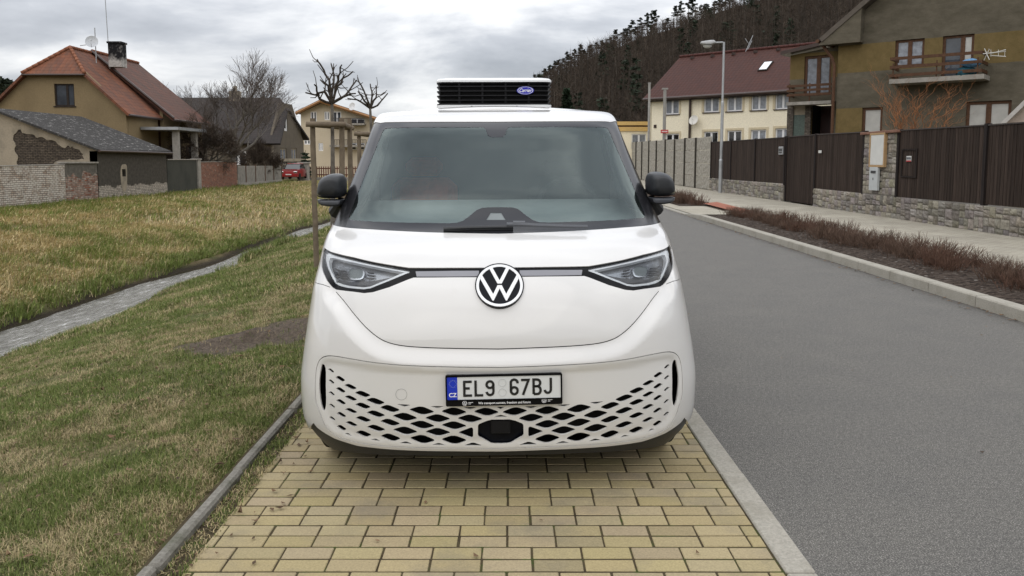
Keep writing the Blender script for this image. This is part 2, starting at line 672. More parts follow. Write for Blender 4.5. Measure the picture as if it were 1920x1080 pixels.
M['plate_blue'] = mat_plain('plate_blue', (.006, .03, .42), .4, .03)
M['text_black'] = mat_plain('text_black', (.01, .01, .01), .4, .05)
M['text_white'] = mat_plain('text_white', (.8, .8, .8), .4, .02)
M['star'] = mat_plain('star_yellow', (.28, .33, .5), .5, .02)
M['badge_blue'] = mat_plain('badge_blue', (.01, .012, .33), .35, .05)
M['slat_black'] = mat_plain('slat_black', (.006, .006, .007), .5, .1, spec=.2)
M['pillar'] = mat_plain('pillar_black', (.014, .014, .016), .22, .05)
M['rubber'] = mat_plain('rubber', (.012, .012, .012), .75, .2, 30, bump=.2)
M['rim'] = mat_plain('rim', (.25, .25, .26), .35, .1, metal=.8)
M['seat_orange'] = mat_plain('seat_fabric', (.75, .13, .05), .85, .15, 30)
M['interior'] = mat_plain('interior_grey', (.24, .275, .275), .7, .15, 5)
M['interior_dark'] = mat_plain('interior_dark', (.035, .038, .04), .8, .15, 5)
M['fridge_white'] = mat_paint('fridge_white', (.72, .73, .73), .4, .3)
M['screw'] = mat_plain('screw', (.3, .3, .3), .4, .1, metal=.8)

# ------------------------------------------------------------------ ground sheet
XK, YR0 = 1.05, 1.175          # paver field edge, road edge
STREAM_X0, STREAM_X1 = -8.25, -7.05


def stream_c(y):
    y = np.asarray(y, float)
    return .18 * np.sin(y * .33) + .1 * np.sin(y * .9 + 1)


DIRT = on_z(478, 622, -.10)


def ground_z(x, y):
    x = np.asarray(x, float); y = np.asarray(y, float)
    xs = x - stream_c(y) * sstep((-x - 4) / 2.5) * sstep((12 + x) / 3)
    xs = xs + (.45 * sstep((y - 9) / 14) + .38 * sstep((y - 20) / 3) * (1 - sstep((y - 28) / 4))) * sstep((-4.6 - xs) / 1.9) * (xs > np.where((y > 20) & (y < 31), -8.05, -7.75))
    kx = [-400, -60, -24, -20.2, -15.5, -11, -9.2, -8.55, -8.3, -8.2, -7.1, -6.95, -6.3, -5.0, -3.2, -1.55, -1.42, 1.0, 9.5, 14, 40, 400]
    kz = [-.3, -.3, -.3, -.33, -.42, -.72, -.98, -1.08, -1.2, -1.42, -1.42, -1.22, -1.02, -.62, -.24, .0, -.05, -.05, -.05, .1, .1, 0.]
    z = np.interp(xs, kx, kz)
    g = sstep((-1.46 - x) / .5) * sstep((60 + x) / 30)
    z = z + g * ((fbm(x * .7, y * .7) - .5) * .16 + (fbm(x * 3, y * 3) - .5) * .05)
    dd = np.sqrt(((x - DIRT[0]) / .62) ** 2 + ((y - DIRT[1]) / .55) ** 2) + (fbm(x * 3 + 9, y * 3) - .5) * .9
    z = z + sstep(1.15 - dd) * ((fbm(x * 8, y * 8, 4) - .45) * .22 + .015)
    return z


def dirt_mask(x, y):
    dd = np.sqrt(((x - DIRT[0]) / .62) ** 2 + ((y - DIRT[1]) / .55) ** 2) + (fbm(x * 3 + 9, y * 3) - .5) * 1.5 + (fbm(x * 11, y * 11) - .5) * .5
    return sstep((1.2 - dd) / .2)


def build_ground():
    xs = np.unique(np.round(np.concatenate([
        np.linspace(-900, -60, 12), np.arange(-60, -24, 3), np.arange(-24, -12, .5), np.arange(-12, -8.8, .2), np.arange(-8.8, -6.6, .07),
        np.arange(-6.6, -1.2, .09), [-1.0, 1, 5, 9.5, 14, 20, 40], np.linspace(60, 900, 10)]), 3))
    ys = np.unique(np.round(np.concatenate([
        np.linspace(-900, -30, 10), np.arange(-30, 1, 4), np.arange(1, 12, .09), np.arange(12, 30, .3), np.arange(30, 70, 1), np.arange(70, 130, 10),
        np.linspace(140, 1500, 14)]), 3))
    X, Y = np.meshgrid(xs, ys)
    Z = ground_z(X, Y)
    nx, ny = len(xs), len(ys)
    V = np.stack([X, Y, Z], -1).reshape(-1, 3)
    i = np.arange(nx * ny).reshape(ny, nx)
    Fq = np.stack([i[:-1, :-1], i[:-1, 1:], i[1:, 1:], i[1:, :-1]], -1).reshape(-1, 4)
    x, y = V[:, 0], V[:, 1]
    soil = np.array([.105, .08, .05]); green = np.array([.10, .12, .035]); straw = np.array([.27, .215, .11])
    f = (.5 * fbm(x * .8, y * .8) + .5 * fbm(x * 3.5, y * 3.5))[:, None]; f2 = fbm(x * .25 + 40, y * .25)[:, None]
    c = green * (1 - sstep((f - .35) * 3)) + straw * sstep((f - .35) * 3)
    far = sstep((-8.6 - x) / 1.5)[:, None]
    c = c * (1 - far) + (straw * 1.4 * (.7 + .5 * f) * .9 * (1 - .5 * (f2 > .55)) + green * .4 * (f2 > .55)) * far
    c = c * .75 + soil * .25
    bank = (np.exp(-((x - stream_c(y) + 8.35) / .16) ** 2) + .8 * np.exp(-((x - stream_c(y) + 6.95) / .12) ** 2))[:, None]
    c = c * (1 - np.clip(bank, 0, 1)) + np.array([.035, .027, .018]) * np.clip(bank, 0, 1)
    dm = dirt_mask(x, y)[:, None]
    c = c * (1 - dm) + np.array([.125, .098, .074]) * dm
    t = NT('ground_turf')
    col = t.mix(1.0, t.col_attr(), t.ramp(t.noise(26, 6, .7), (.3, (.45,) * 3), (.72, (1.5,) * 3)), 'MULTIPLY')
    m = t.done(col, .95, t.bump(t.noise(40, 6, .7), .9, .05), .15)
    o = mesh_obj('ground', V, Fq, m, smooth=True, colors=c)
    tag(o, kind='structure')


build_ground()

# stream
t = NT('stream_water')
pv = t.pos(1, (3.2, 1.1, 1))
h = t.math('ADD', t.noise(2.2, 5, .6, pv, 1.0), t.math('MULTIPLY', t.noise(9, 4, .6, pv, .6), .45))
wc = t.ramp(t.noise(3.0, 5, .65, t.pos(1, (3.5, .8, 1)), .8), (.4, (.12, .11, .09)), (.60, (.26, .25, .22)), (.72, (.62, .61, .58)))
m_water = t.done(wc, .12, t.bump(h, .55, .12), .6)
ys = np.arange(-20, 90, .5)
sv, sf = [], []
for k, y in enumerate(ys):
    c = float(stream_c(y))
    for q in range(9):
        x = -8.45 + 1.62 * q / 8 + c
        sv.append((x, y, -1.235))
    if k:
        for q in range(8):
            a = (k - 1) * 9 + q
            sf.append((a, a + 1, a + 10, a + 9))
tag(mesh_obj('stream', sv, sf, m_water, smooth=True), kind='structure')

# road
t = NT('asphalt')
f1 = t.noise(160, 3, .7); f2 = t.noise(2.2, 5, .6); f3 = t.noise(38, 4, .6)
c = t.ramp(f1, (.3, (.050, .048, .043)), (.52, (.104, .099, .090)), (.66, (.33, .315, .285)))
c = t.mix(1.0, c, t.ramp(f2, (.3, (.93, .93, .93)), (.7, (1.06, 1.05, 1.03))), 'MULTIPLY')
c = t.mix(1.0, c, t.ramp(f3, (.3, (.72,) * 3), (.7, (1.25,) * 3)), 'MULTIPLY')
xz = t.sep(t.pos())[0]
c = t.mix(t.math('MULTIPLY', t.fmap(xz, 4.6, 4.98, 0, .5), t.noise(5, 5, .7)), c, (.035, .03, .024))
vor = t.n('ShaderNodeTexVoronoi'); vor.inputs['Scale'].default_value = .55
t.l(t.pos(), vor.inputs['Vector'])
m_asph = t.done(c, .82, t.bump(t.math('ADD', f1, t.math('MULTIPLY', f3, .5)), .6, .006), .35)
tag(mesh_obj('road', [(1.16, -30, 0), (5.02, -30, 0), (5.02, 160, 0), (1.16, 160, 0)], [(0, 1, 2, 3)], m_asph), kind='structure')

# parking bay of yellowish setts, two courses share their joints, then a half shift
def build_pavers():
    mb = MB()
    L_, W_ = .2, .1
    x_l, x_r = -1.27, XK
    P = .2015
    y = 1.4
    k = 0
    j = .0075
    while y < 26:
        fine = y < 5.5
        for r2 in range(2):
            yy = y + r2 * P / 2
            x = x_l - ((k % 2) * .5) * P
            x -= .06
            while x < x_r:
                a, b = max(x, x_l) + j / 2, min(x + P, x_r) - j / 2
                if b - a > .03:
                    v = random.uniform(.92, 1.08)
                    col = (.325 * v, .266 * v * random.uniform(.98, 1.02), .150 * v * random.uniform(.9, 1.1))
                    if random.random() < .05: col = tuple(q * .85 for q in col)
                    dz = random.uniform(-.0015, .0015) - .002
                    jit = random.uniform(-.0018, .0018)
                    Mx = Matrix.Translation(((a + b) / 2 + jit, yy + P / 4, dz)) @ Matrix.Rotation(random.gauss(0, .006), 4, 'Z')
                    hx, hy = (b - a) / 2, P / 4 - .0055
                    mb.box((-hx, -hy, -.06), (hx, hy, 0), col, .003 if fine else 0, M=Mx)
                x += P
        y += P
        k += 1
    t = NT('setts')
    c = t.col_attr()
    f = t.noise(120, 4, .7)
    st = t.noise(2.3, 6, .65)
    c = t.mix(1.0, c, t.ramp(f, (.3, (.8,) * 3), (.7, (1.2,) * 3)), 'MULTIPLY')
    c = t.mix(t.fmap(st, .5, .74, 0, .7), c, (.17, .15, .115))
    o = mb.build('parking_bay', t.done(c, .85, t.bump(f, .5, .003), .25), colors=True)
    tag(o, kind='structure')
    t = NT('joint_soil')
    c = t.ramp(t.noise(7, 5, .7), (.35, (.04, .031, .019)), (.52, (.07, .055, .032)), (.66, (.045, .065, .016)))
    tag(mesh_obj('joint_bed', [(-1.45, -6, -.005), (XK + .02, -6, -.005), (XK + .02, 27, -.005), (-1.45, 27, -.005)], [(0, 1, 2, 3)],
                 t.done(c, .95, t.bump(t.noise(60, 4), .8, .01), .1)), kind='structure')


build_pavers()

m_conc = None
t = NT('kerb_concrete')
c = t.ramp(t.noise(70, 5, .7), (.3, (.25, .235, .20)), (.7, (.40, .375, .32)))
c = t.mix(t.fmap(t.noise(2.6, 6, .7), .48, .75, 0, .6), c, (.17, .155, .115))
m_conc = t.done(c, .9, t.bump(t.noise(120, 4, .7), .5, .004), .2)
t = NT('old_kerb')
c = t.ramp(t.noise(50, 5, .7), (.3, (.15, .14, .12)), (.7, (.27, .255, .22)))
c = t.mix(t.fmap(t.noise(4, 6, .7), .5, .7, 0, .6), c, (.06, .065, .035))
m_oldk = t.done(c, .92, t.bump(t.noise(60, 5, .7), .8, .01), .2)

mb = MB()
y = -4.0
while y < 40:      # flush strip between setts and asphalt
    mb.box((XK + .004, y, -.1), (YR0 - .005, y + .992, .004 + random.uniform(-.002, .002)), bev=.006); y += 1.0
tag(mb.build('kerb_strip', m_conc), kind='structure')
mb = MB()
y = -4.0
while y < 40:      # old edging at the grass
    dx = random.uniform(-.008, .008)
    mb.box((-1.415 + dx, y, -.2), (-1.36 + dx, y + .985, .03 + random.uniform(-.008, .01)), bev=.012); y += 1.0
tag(mb.build('grass_kerb', m_oldk), kind='structure')
mb = MB()
y = -4.3
while y < 70:      # raised kerb across the road
    def kh(q): return float(np.interp(q, [-10, 22.2, 23.4, 100], [.125, .125, .03, .03]))
    x0, x1 = 5.0, 5.155
    a, b = y + .007, y + .993
    mb.hexa([(x0 + .012, a, kh(a)), (x1, a, kh(a)), (x1, b, kh(b)), (x0 + .012, b, kh(b)),
             (x0, a, kh(a) - .014), (x1, a, kh(a) - .014), (x1, b, kh(b) - .014), (x0, b, kh(b) - .014)])
    mb.hexa([(x0, a, kh(a) - .014), (x1, a, kh(a) - .014), (x1, b, kh(b) - .014), (x0, b, kh(b) - .014),
             (x0, a, -.2), (x1, a, -.2), (x1, b, -.2), (x0, b, -.2)])
    y += 1.0
tag(mb.build('kerb', m_conc), kind='structure')


def flat(name, pts, z, mat):
    a = sum(pts[i][0] * pts[(i + 1) % len(pts)][1] - pts[(i + 1) % len(pts)][0] * pts[i][1] for i in range(len(pts)))
    if a < 0: pts = pts[::-1]
    o = mesh_obj(name, [(p[0], p[1], z) for p in pts], [tuple(range(len(pts)))], mat, uv=[(p[0], p[1]) for p in pts])
    return tag(o, kind='structure')


def mat_smallpaver(name, c1, c2, mort):
    t = NT(name)
    b = t.n('ShaderNodeTexBrick')
    b.inputs['Scale'].default_value = 1; b.inputs['Brick Width'].default_value = .2; b.inputs['Row Height'].default_value = .1
    b.inputs['Mortar Size'].default_value = .006
    for k, v in (('Color1', c1), ('Color2', c2), ('Mortar', mort)): b.inputs[k].default_value = (*v, 1)
    t.l(t.pos(), b.inputs['Vector'])
    c = t.mix(1.0, b.outputs['Color'], t.ramp(t.noise(1.2, 6, .65), (.3, (.8,) * 3), (.7, (1.15,) * 3)), 'MULTIPLY')
    return t.done(c, .9, t.bump(t.math('SUBTRACT', t.noise(60, 3), b.outputs['Fac']), .5, .006), .2)


m_pav = mat_smallpaver('pavement_setts', (.34, .31, .25), (.40, .37, .30), (.2, .18, .14))
m_redpav = mat_smallpaver('tactile_setts', (.30, .11, .07), (.36, .14, .09), (.2, .1, .07))
PAVZ = .118
Yd = 23.0
flat('pavement', [(5.15, 23.4), (9.62, 23.4), (9.62, 75), (5.15, 75)], .045, m_pav)
flat('footpath', [(6.75, -6), (9.62, -6), (9.62, 75), (6.75, 75)], PAVZ, m_pav)
mesh_obj_ = mesh_obj('pavement_ramp', [(5.15, 22.0, .116), (6.75, 22.0, .116), (6.75, 24.2, .116), (5.15, 23.4, .046)], [(0, 1, 2, 3)], m_pav)
tag(mesh_obj_, kind='structure')
t = NT('bark_mulch')
v = t.n('ShaderNodeTexVoronoi'); v.inputs['Scale'].default_value = 22
t.l(t.pos(1, (1, 1.8, 1)), v.inputs['Vector'])
c = t.ramp(v.outputs['Color'], (.25, (.022, .015, .011)), (.6, (.06, .043, .032)), (.88, (.10, .08, .065)), (.97, (.3, .28, .25)))
m_mulch = t.done(c, .95, t.bump(v.outputs['Distance'], 1.0, .03), .15)
mbv, mbf = [], []
ys = np.arange(-6, 22.2, .25); xs = np.linspace(5.15, 6.78, 9)
for k, yy in enumerate(ys):
    for q, xx in enumerate(xs):
        e = min(q, len(xs) - 1 - q) / 2
        mbv.append((xx, yy, .085 + .035 * min(e, 1) + random.uniform(-.012, .012) + (.036 if q == len(xs) - 1 else 0)))
    if k:
        for q in range(len(xs) - 1):
            a = (k - 1) * len(xs) + q
            mbf.append((a, a + 1, a + 1 + len(xs), a + len(xs)))
tag(mesh_obj('planting_bed', mbv, mbf, m_mulch, smooth=True), kind='structure')
flat('tactile_strip', [tuple(on_z(p[0], p[1], PAVZ + .005)[:2]) for p in ((1318, 381), (1344, 378.5), (1414, 396), (1388, 399))], PAVZ + .005, m_redpav)
flat('far_planting_bed', [(5.6, 27.3), (6.73, 27.3), (6.73, 38), (5.6, 38)], .052, m_mulch)
flat('yard', [(9.9, -5), (60, -5), (60, 110), (9.9, 110)], .12, mat_plain('yard_soil', (.12, .105, .07), .95, .3, 3))

# ------------------------------------------------------------------ grass blades (uncountable: one mesh)
def build_grass():
    Vs, Cs, Fs = [], [], []
    base = 0

    def scatter(n, x0, x1, y0, y1, len0, wid0, styl, dens=None):
        nonlocal base
        x = rng.uniform(x0, x1, n); y = rng.uniform(y0, y1, n)
        clump = fbm(x * 2.1 + 3, y * 2.1)
        dryn = fbm(x * .75 + 70, y * .75 + 20, 3)
        keep = rng.random(n) < (.35 + 1.1 * clump)
        keep &= rng.random(n) > dirt_mask(x, y) * .955
        sx = x - stream_c(y)
        zz = ground_z(x, y)
        keep &= ~((zz < -1.19) | ((zz < -1.1) & (rng.random(n) < .5)))
        if styl == 'near':
            soil = sstep((fbm(x * 1.3 + 11, y * 1.3 + 31) - .56) * 7)
            keep &= rng.random(n) > soil * .75
        keep &= project(np.stack([x, y, 0 * x], -1))[:, 0] < 1960
        x, y = x[keep], y[keep]; n = len(x)
        dryn = dryn[keep]; clump = clump[keep]; sx = sx[keep]
        z = np.where(x > -1.358, -.008, ground_z(x, y) - .006)
        L = len0 * rng.uniform(.5, 1.5, n) * (.6 + .8 * clump)
        wd = wid0 * rng.uniform(.7, 1.4, n)
        az = rng.uniform(0, 2 * np.pi, n)
        if styl == 'far':
            az = rng.normal(-.3, .9, n)
        if styl == 'near':
            mott = fbm(x * 5 + 2, y * 5 + 8, 2)
            dry = rng.random(n) < np.clip(.36 + (dryn - .5) * 1.5 + (mott - .5) * 2.0, .10, .85)
        elif styl == 'far':
            wet = np.exp(-((sx + 8.4) / .6) ** 2)
            dry = rng.random(n) < np.clip(.72 + (dryn - .5) * 1.2 + (fbm(x * 1.5, y * 1.5 + 3, 2) - .5) * 1.2, .3, .95) * (1 - .95 * wet)
            top = sstep((-17.5 - x) / 2)
            dry &= rng.random(n) > top * .6
        else:
            dry = rng.random(n) < np.clip(.30 + (dryn - .5) * 1.3 + (fbm(x * 2 + 5, y * 2, 2) - .5) * 1.3, .08, .8)
        lean = rng.uniform(.2, 1.2, n) + dry * rng.uniform(.1, .7, n)
        dirx, diry = np.cos(az), np.sin(az)
        hx, hz = np.sin(np.minimum(lean * .5, 1.3)), np.cos(np.minimum(lean * .5, 1.3))
        tx, tz = np.sin(np.minimum(lean * 1.25, 1.62)), np.cos(np.minimum(lean * 1.25, 1.62))
        px_, py_ = -diry, dirx
        P0 = np.stack([x, y, z], -1)
        side = np.stack([px_, py_, np.zeros(n)], -1) * (wd / 2)[:, None]
        mid = P0 + np.stack([dirx * hx, diry * hx, hz], -1) * (L * .5)[:, None]
        tip = mid + np.stack([dirx * tx, diry * tx, tz], -1) * (L * .55)[:, None]
        V = np.empty((n, 5, 3), np.float32)
        V[:, 0] = P0 - side; V[:, 1] = P0 + side; V[:, 2] = mid + side * .8; V[:, 3] = mid - side * .8; V[:, 4] = tip
        g = np.array([.085, .120, .026]); g2 = np.array([.155, .18, .05]); s = np.array([.40, .33, .18]); s2 = np.array([.27, .21, .11])
        q = rng.random(n)[:, None]
        c = np.where(dry[:, None], s * q + s2 * (1 - q), g * q + g2 * (1 - q)) * rng.uniform(.75, 1.25, n)[:, None]
        if styl == 'far': c = c * 1.55
        C = np.repeat(c[:, None], 5, 1)
        i = base + np.arange(n)[:, None] * 5
        Fs.append(np.concatenate([i + np.array([[0, 1, 2]]), i + np.array([[0, 2, 3]]), i + np.array([[3, 2, 4]])], 0))
        Vs.append(V.reshape(-1, 3)); Cs.append(C.reshape(-1, 3))
        base += n * 5

    scatter(210000, -4.3, -1.42, 2.2, 5.5, .034, .0030, 'near')
    scatter(260000, -7.4, -1.42, 5.5, 11, .042, .0038, 'near')
    scatter(160000, -7.6, -1.44, 11, 26, .065, .007, 'mid')
    scatter(40000, -7.7, -1.44, 26, 60, .12, .02, 'mid')
    scatter(9000, -7.75, -7.0, 19.5, 27, .20, .012, 'mid')
    scatter(130000, -14, -8.33, 9, 28, .15, .010, 'far')
    scatter(70000, -19.9, -14, 14, 40, .17, .014, 'far')
    scatter(60000, -19.9, -8.33, 28, 72, .19, .02, 'far')
    scatter(9000, -8.9, -8.33, 9, 35, .17, .012, 'mid')
    scatter(9000, -1.355, -1.245, 2.3, 9, .028, .0035, 'near')
    V = np.concatenate(Vs); C = np.concatenate(Cs); Fc = np.concatenate(Fs).astype(np.int32)
    me = bpy.data.meshes.new('grass')
    me.vertices.add(len(V)); me.vertices.foreach_set('co', V.astype(np.float32).ravel())
    nf = len(Fc)
    me.loops.add(nf * 3); me.loops.foreach_set('vertex_index', Fc.ravel())
    me.polygons.add(nf); me.polygons.foreach_set('loop_start', np.arange(nf, dtype=np.int32) * 3)
    at = me.color_attributes.new("Col", 'FLOAT_COLOR', 'POINT')
    cc = np.ones((len(V), 4), np.float32); cc[:, :3] = C
    at.data.foreach_set('color', cc.ravel())
    me.update()
    t = NT('grass_blade')
    t.l(t.col_attr(), t.b.inputs['Base Color'])
    t.b.inputs['Roughness'].default_value = .7
    t.b.inputs['Specular IOR Level'].default_value = .2
    me.materials.append(t.m)
    o = bpy.data.objects.new('grass', me); COL.objects.link(o)
    tag(o, 'mixed green and straw coloured winter grass on both banks', 'grass', kind='stuff')


build_grass()
# ------------------------------------------------------------------ buildings
class Fac:
    """vertical facade through two ground points; local s along it, z up, d outwards (towards the street)"""
    def __init__(s, P0, P1):
        s.P0 = np.array([P0[0], P0[1]], float); t = np.array([P1[0], P1[1]], float) - s.P0
        s.L = np.linalg.norm(t); s.t = t / s.L
        n = np.array([s.t[1], -s.t[0]])
        s.n = n if n @ (-s.P0) > 0 else -n

    def w(s, a, z, d=0.0):
        p = s.P0 + s.t * a + s.n * d
        return (p[0], p[1], z)

    def px(s, x, y, d=0.0):
        """photo point -> (s, z) on the facade plane pushed out by d"""
        r = ray(x, y); p0 = s.P0 + s.n * d
        k = ((p0 - C0[:2]) @ s.n) / (r[:2] @ s.n)
        P = C0 + r * k
        return np.array([(P[:2] - p0) @ s.t, P[2]])

    def mapf(s, d=0.0):
        def f(U):
            U = np.asarray(U, float)
            p = s.P0[None] + U[:, :1] * s.t[None] + s.n[None] * d
            P = np.concatenate([p, U[:, 1:2]], 1)
            N = np.tile(np.array([s.n[0], s.n[1], 0.0]), (len(U), 1))
            return P, N
        return f

    def box(s, mb, s0, s1, z0, z1, d0, d1, col=(1, 1, 1)):
        P = [s.w(s0, z0, d1), s.w(s1, z0, d1), s.w(s1, z1, d1), s.w(s0, z1, d1), s.w(s0, z0, d0), s.w(s1, z0, d0), s.w(s1, z1, d0), s.w(s0, z1, d0)]
        if np.cross(s.t, s.n) > 0:
            P = P[4:] + P[:4]
        b = len(mb.v)
        mb.hexa(P, col)
        for i, (a, z) in enumerate([(s0, z0), (s1, z0), (s1, z1), (s0, z1)] * 2):
            mb.u[b + i] = (a, z)
        return mb


def wall(fac, outer, holes, mat, parent, name='wall', d=0.0, thick=.22):
    """wall slab with real openings"""
    v, f, n, u = patch(fac.mapf(d), outer, holes, grid=50, depth=thick)
    return mesh_obj(name, v, f, mat, parent, uv=u)


def rect(s0, s1, z0, z1): return [(s0, z0), (s1, z0), (s1, z1), (s0, z1)]


def window(fac, parent, s0, s1, z0, z1, mfr, mgl, mull=(.5,), d=-.10, fw=.07, sill=None, bars=(), msill=None, curtain=None, name='window'):
    mb = MB()
    fac.box(mb, s0, s1, z0, z0 + fw, d - .05, d + .02); fac.box(mb, s0, s1, z1 - fw, z1, d - .05, d + .02)
    fac.box(mb, s0, s0 + fw, z0 + fw, z1 - fw, d - .05, d + .02); fac.box(mb, s1 - fw, s1, z0 + fw, z1 - fw, d - .05, d + .02)
    w = s1 - s0
    for m in mull: fac.box(mb, s0 + w * m - fw * .8, s0 + w * m + fw * .8, z0 + fw, z1 - fw, d - .05, d + .022)
    for m in bars:
        zz = z0 + (z1 - z0) * m
        fac.box(mb, s0 + fw, s1 - fw, zz - fw * .4, zz + fw * .4, d - .05, d + .018)
    fr = mb.build(name, mfr, parent)
    mb = MB(); fac.box(mb, s0 + .01, s1 - .01, z0 + .01, z1 - .01, d - .06, d - .02)
    mb.build('pane', mgl, fr)
    if curtain:
        mb = MB(); fac.box(mb, s0 + .02, s1 - .02, z0 + .02, z1 - .02, d - .2, d - .14)
    if sill:
        mb = MB(); fac.box(mb, s0 - .08, s1 + .08, z0 - .06, z0, -.08, sill)
        mb.build('sill', msill or mfr, fr)
    return fr


def roof_plane(parent, pts, mat, name='roof', thick=.14):
    """sloping roof slab from 4 (or 3) corners, first two along the eave; uv in metres along / up the slope"""
    P = [Vector(p) for p in pts]
    e = (P[1] - P[0]).normalized(); nrm = (P[1] - P[0]).cross(P[-1] - P[0]).normalized()
    if nrm.z < 0: nrm = -nrm
    up = nrm.cross(e)
    if up.z < 0: up = -up
    uv = [((p - P[0]).dot(e), (p - P[0]).dot(up)) for p in P]
    n = len(P)
    top = list(range(n)); bot = [i + n for i in range(n)]
    a = (P[1] - P[0]).cross(P[2] - P[0])
    if a.z < 0: top = top[::-1]
    fs = [tuple(top), tuple(i + n for i in top[::-1])]
    for i in range(n):
        j = (i + 1) % n
        fs.append((top[i] + n, top[j] + n, top[j], top[i]))
    V = [tuple(p) for p in P] + [tuple(p - nrm * thick) for p in P]
    return mesh_obj(name, V, fs, mat, parent, uv=uv * 2)


def cap_row(mb, a, b, r=.11, step=.35):
    a, b = Vector(a), Vector(b); n = max(1, int((b - a).length / step))
    for i in range(n):
        p, q = a.lerp(b, i / n), a.lerp(b, (i + 1.06) / n)
        mb.tube([p, q], [r, r * .88], 8)


M['pane'] = mat_plain('window_pane', (.05, .056, .066), .04, .5, 1.2)
M['pane_curtain'] = mat_plain('pane_curtain', (.20, .215, .24), .10, .35, 5)
M['pane_light'] = mat_plain('pane_blind', (.42, .41, .38), .2, .12, 3)
M['pane_dark'] = mat_plain('pane_dark', (.012, .013, .014), .05, .3)
M['white_pvc'] = mat_plain('white_pvc', (.72, .72, .72), .4, .05)
M['brown_wood'] = mat_plain('brown_wood', (.085, .043, .024), .6, .3, 8)
M['dark_wood'] = mat_plain('dark_wood', (.03, .022, .017), .7, .3, 8)
M['yellow_plaster'] = mat_plaster('ochre_plaster', (.22, .165, .092), (.12, .09, .05), .5, .6)
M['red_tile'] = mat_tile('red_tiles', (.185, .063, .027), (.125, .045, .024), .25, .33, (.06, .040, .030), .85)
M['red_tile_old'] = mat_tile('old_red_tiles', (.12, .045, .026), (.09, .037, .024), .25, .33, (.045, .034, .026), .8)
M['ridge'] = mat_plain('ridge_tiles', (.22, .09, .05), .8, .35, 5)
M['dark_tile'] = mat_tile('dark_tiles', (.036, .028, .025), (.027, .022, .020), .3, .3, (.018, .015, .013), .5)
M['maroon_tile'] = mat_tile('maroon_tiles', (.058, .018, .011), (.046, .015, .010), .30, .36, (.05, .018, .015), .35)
M['felt'] = None
t = NT('roofing_felt')
uvp = t.pos(1, uv=True)
f = t.noise(12, 6, .7, uvp)
c = t.ramp(f, (.3, (.020, .019, .018)), (.7, (.058, .054, .050)))
c = t.mix(t.fmap(t.noise(2.6, 6, .75, t.pos(1, (.8, 2.4, 1), uv=True)), .575, .61, 0, .9), c, (.30, .29, .27))
M['felt'] = t.done(c, .9, t.bump(f, .6, .02), .2)
M['cream'] = mat_plaster('cream_plaster', (.82, .75, .58), (.6, .53, .38), .3, .5, .15)
M['yellow_annex'] = mat_plaster('annex_plaster', (.60, .40, .15), (.4, .3, .15), .3)
M['metal_grey'] = mat_plain('galvanised', (.36, .37, .375), .45, .15, 4, metal=.5)
M['gutter'] = mat_plain('gutter_brown', (.035, .018, .012), .4, .2)
M['concrete'] = mat_plain('plain_concrete', (.27, .25, .22), .9, .25, 5, bump=.4)
M['white_brick'] = mat_brick('whitewashed_brick', (.44, .39, .33), (.27, .19, .14), (.12, .10, .085), .27, .085, None, white=(.56, .52, .46), wh=(.42, .55))
M['red_brick'] = mat_brick('red_brick', (.27, .10, .06), (.17, .07, .045), (.20, .17, .14), .27, .085, None, white=(.38, .33, .28), wh=(.56, .66))
M['rubble'] = mat_brick('dark_rubble', (.125, .10, .075), (.075, .06, .048), (.04, .033, .026), .24, .08, None, msize=.02)
M['beige_plaster'] = mat_plaster('flaking_plaster', (.31, .265, .20), (.13, .115, .09), .9, 1.3, .6)
M['shed_plaster'] = mat_brick('shed_wall', (.40, .36, .30), (.33, .29, .24), (.15, .13, .11), .27, .085, plaster=(.062, .055, .045), pl_amt=(.30, .36), zfade=(.1, .75), pscale=1.0)
M['mixed_wall'] = mat_brick('patched_wall', (.36, .30, .25), (.20, .075, .045), (.16, .14, .12), .27, .085, plaster=(.11, .10, .085), pl_amt=(.52, .56), zfade=(.0, 1.6), pscale=.9)
M['green_wall'] = mat_plaster('dark_green_wall', (.058, .058, .048), (.03, .032, .028), .7, 1.2)
M['cladding'] = mat_plain('mesh_screen', (.25, .235, .21), .9, .25, 3, bump=.4, bscale=90)


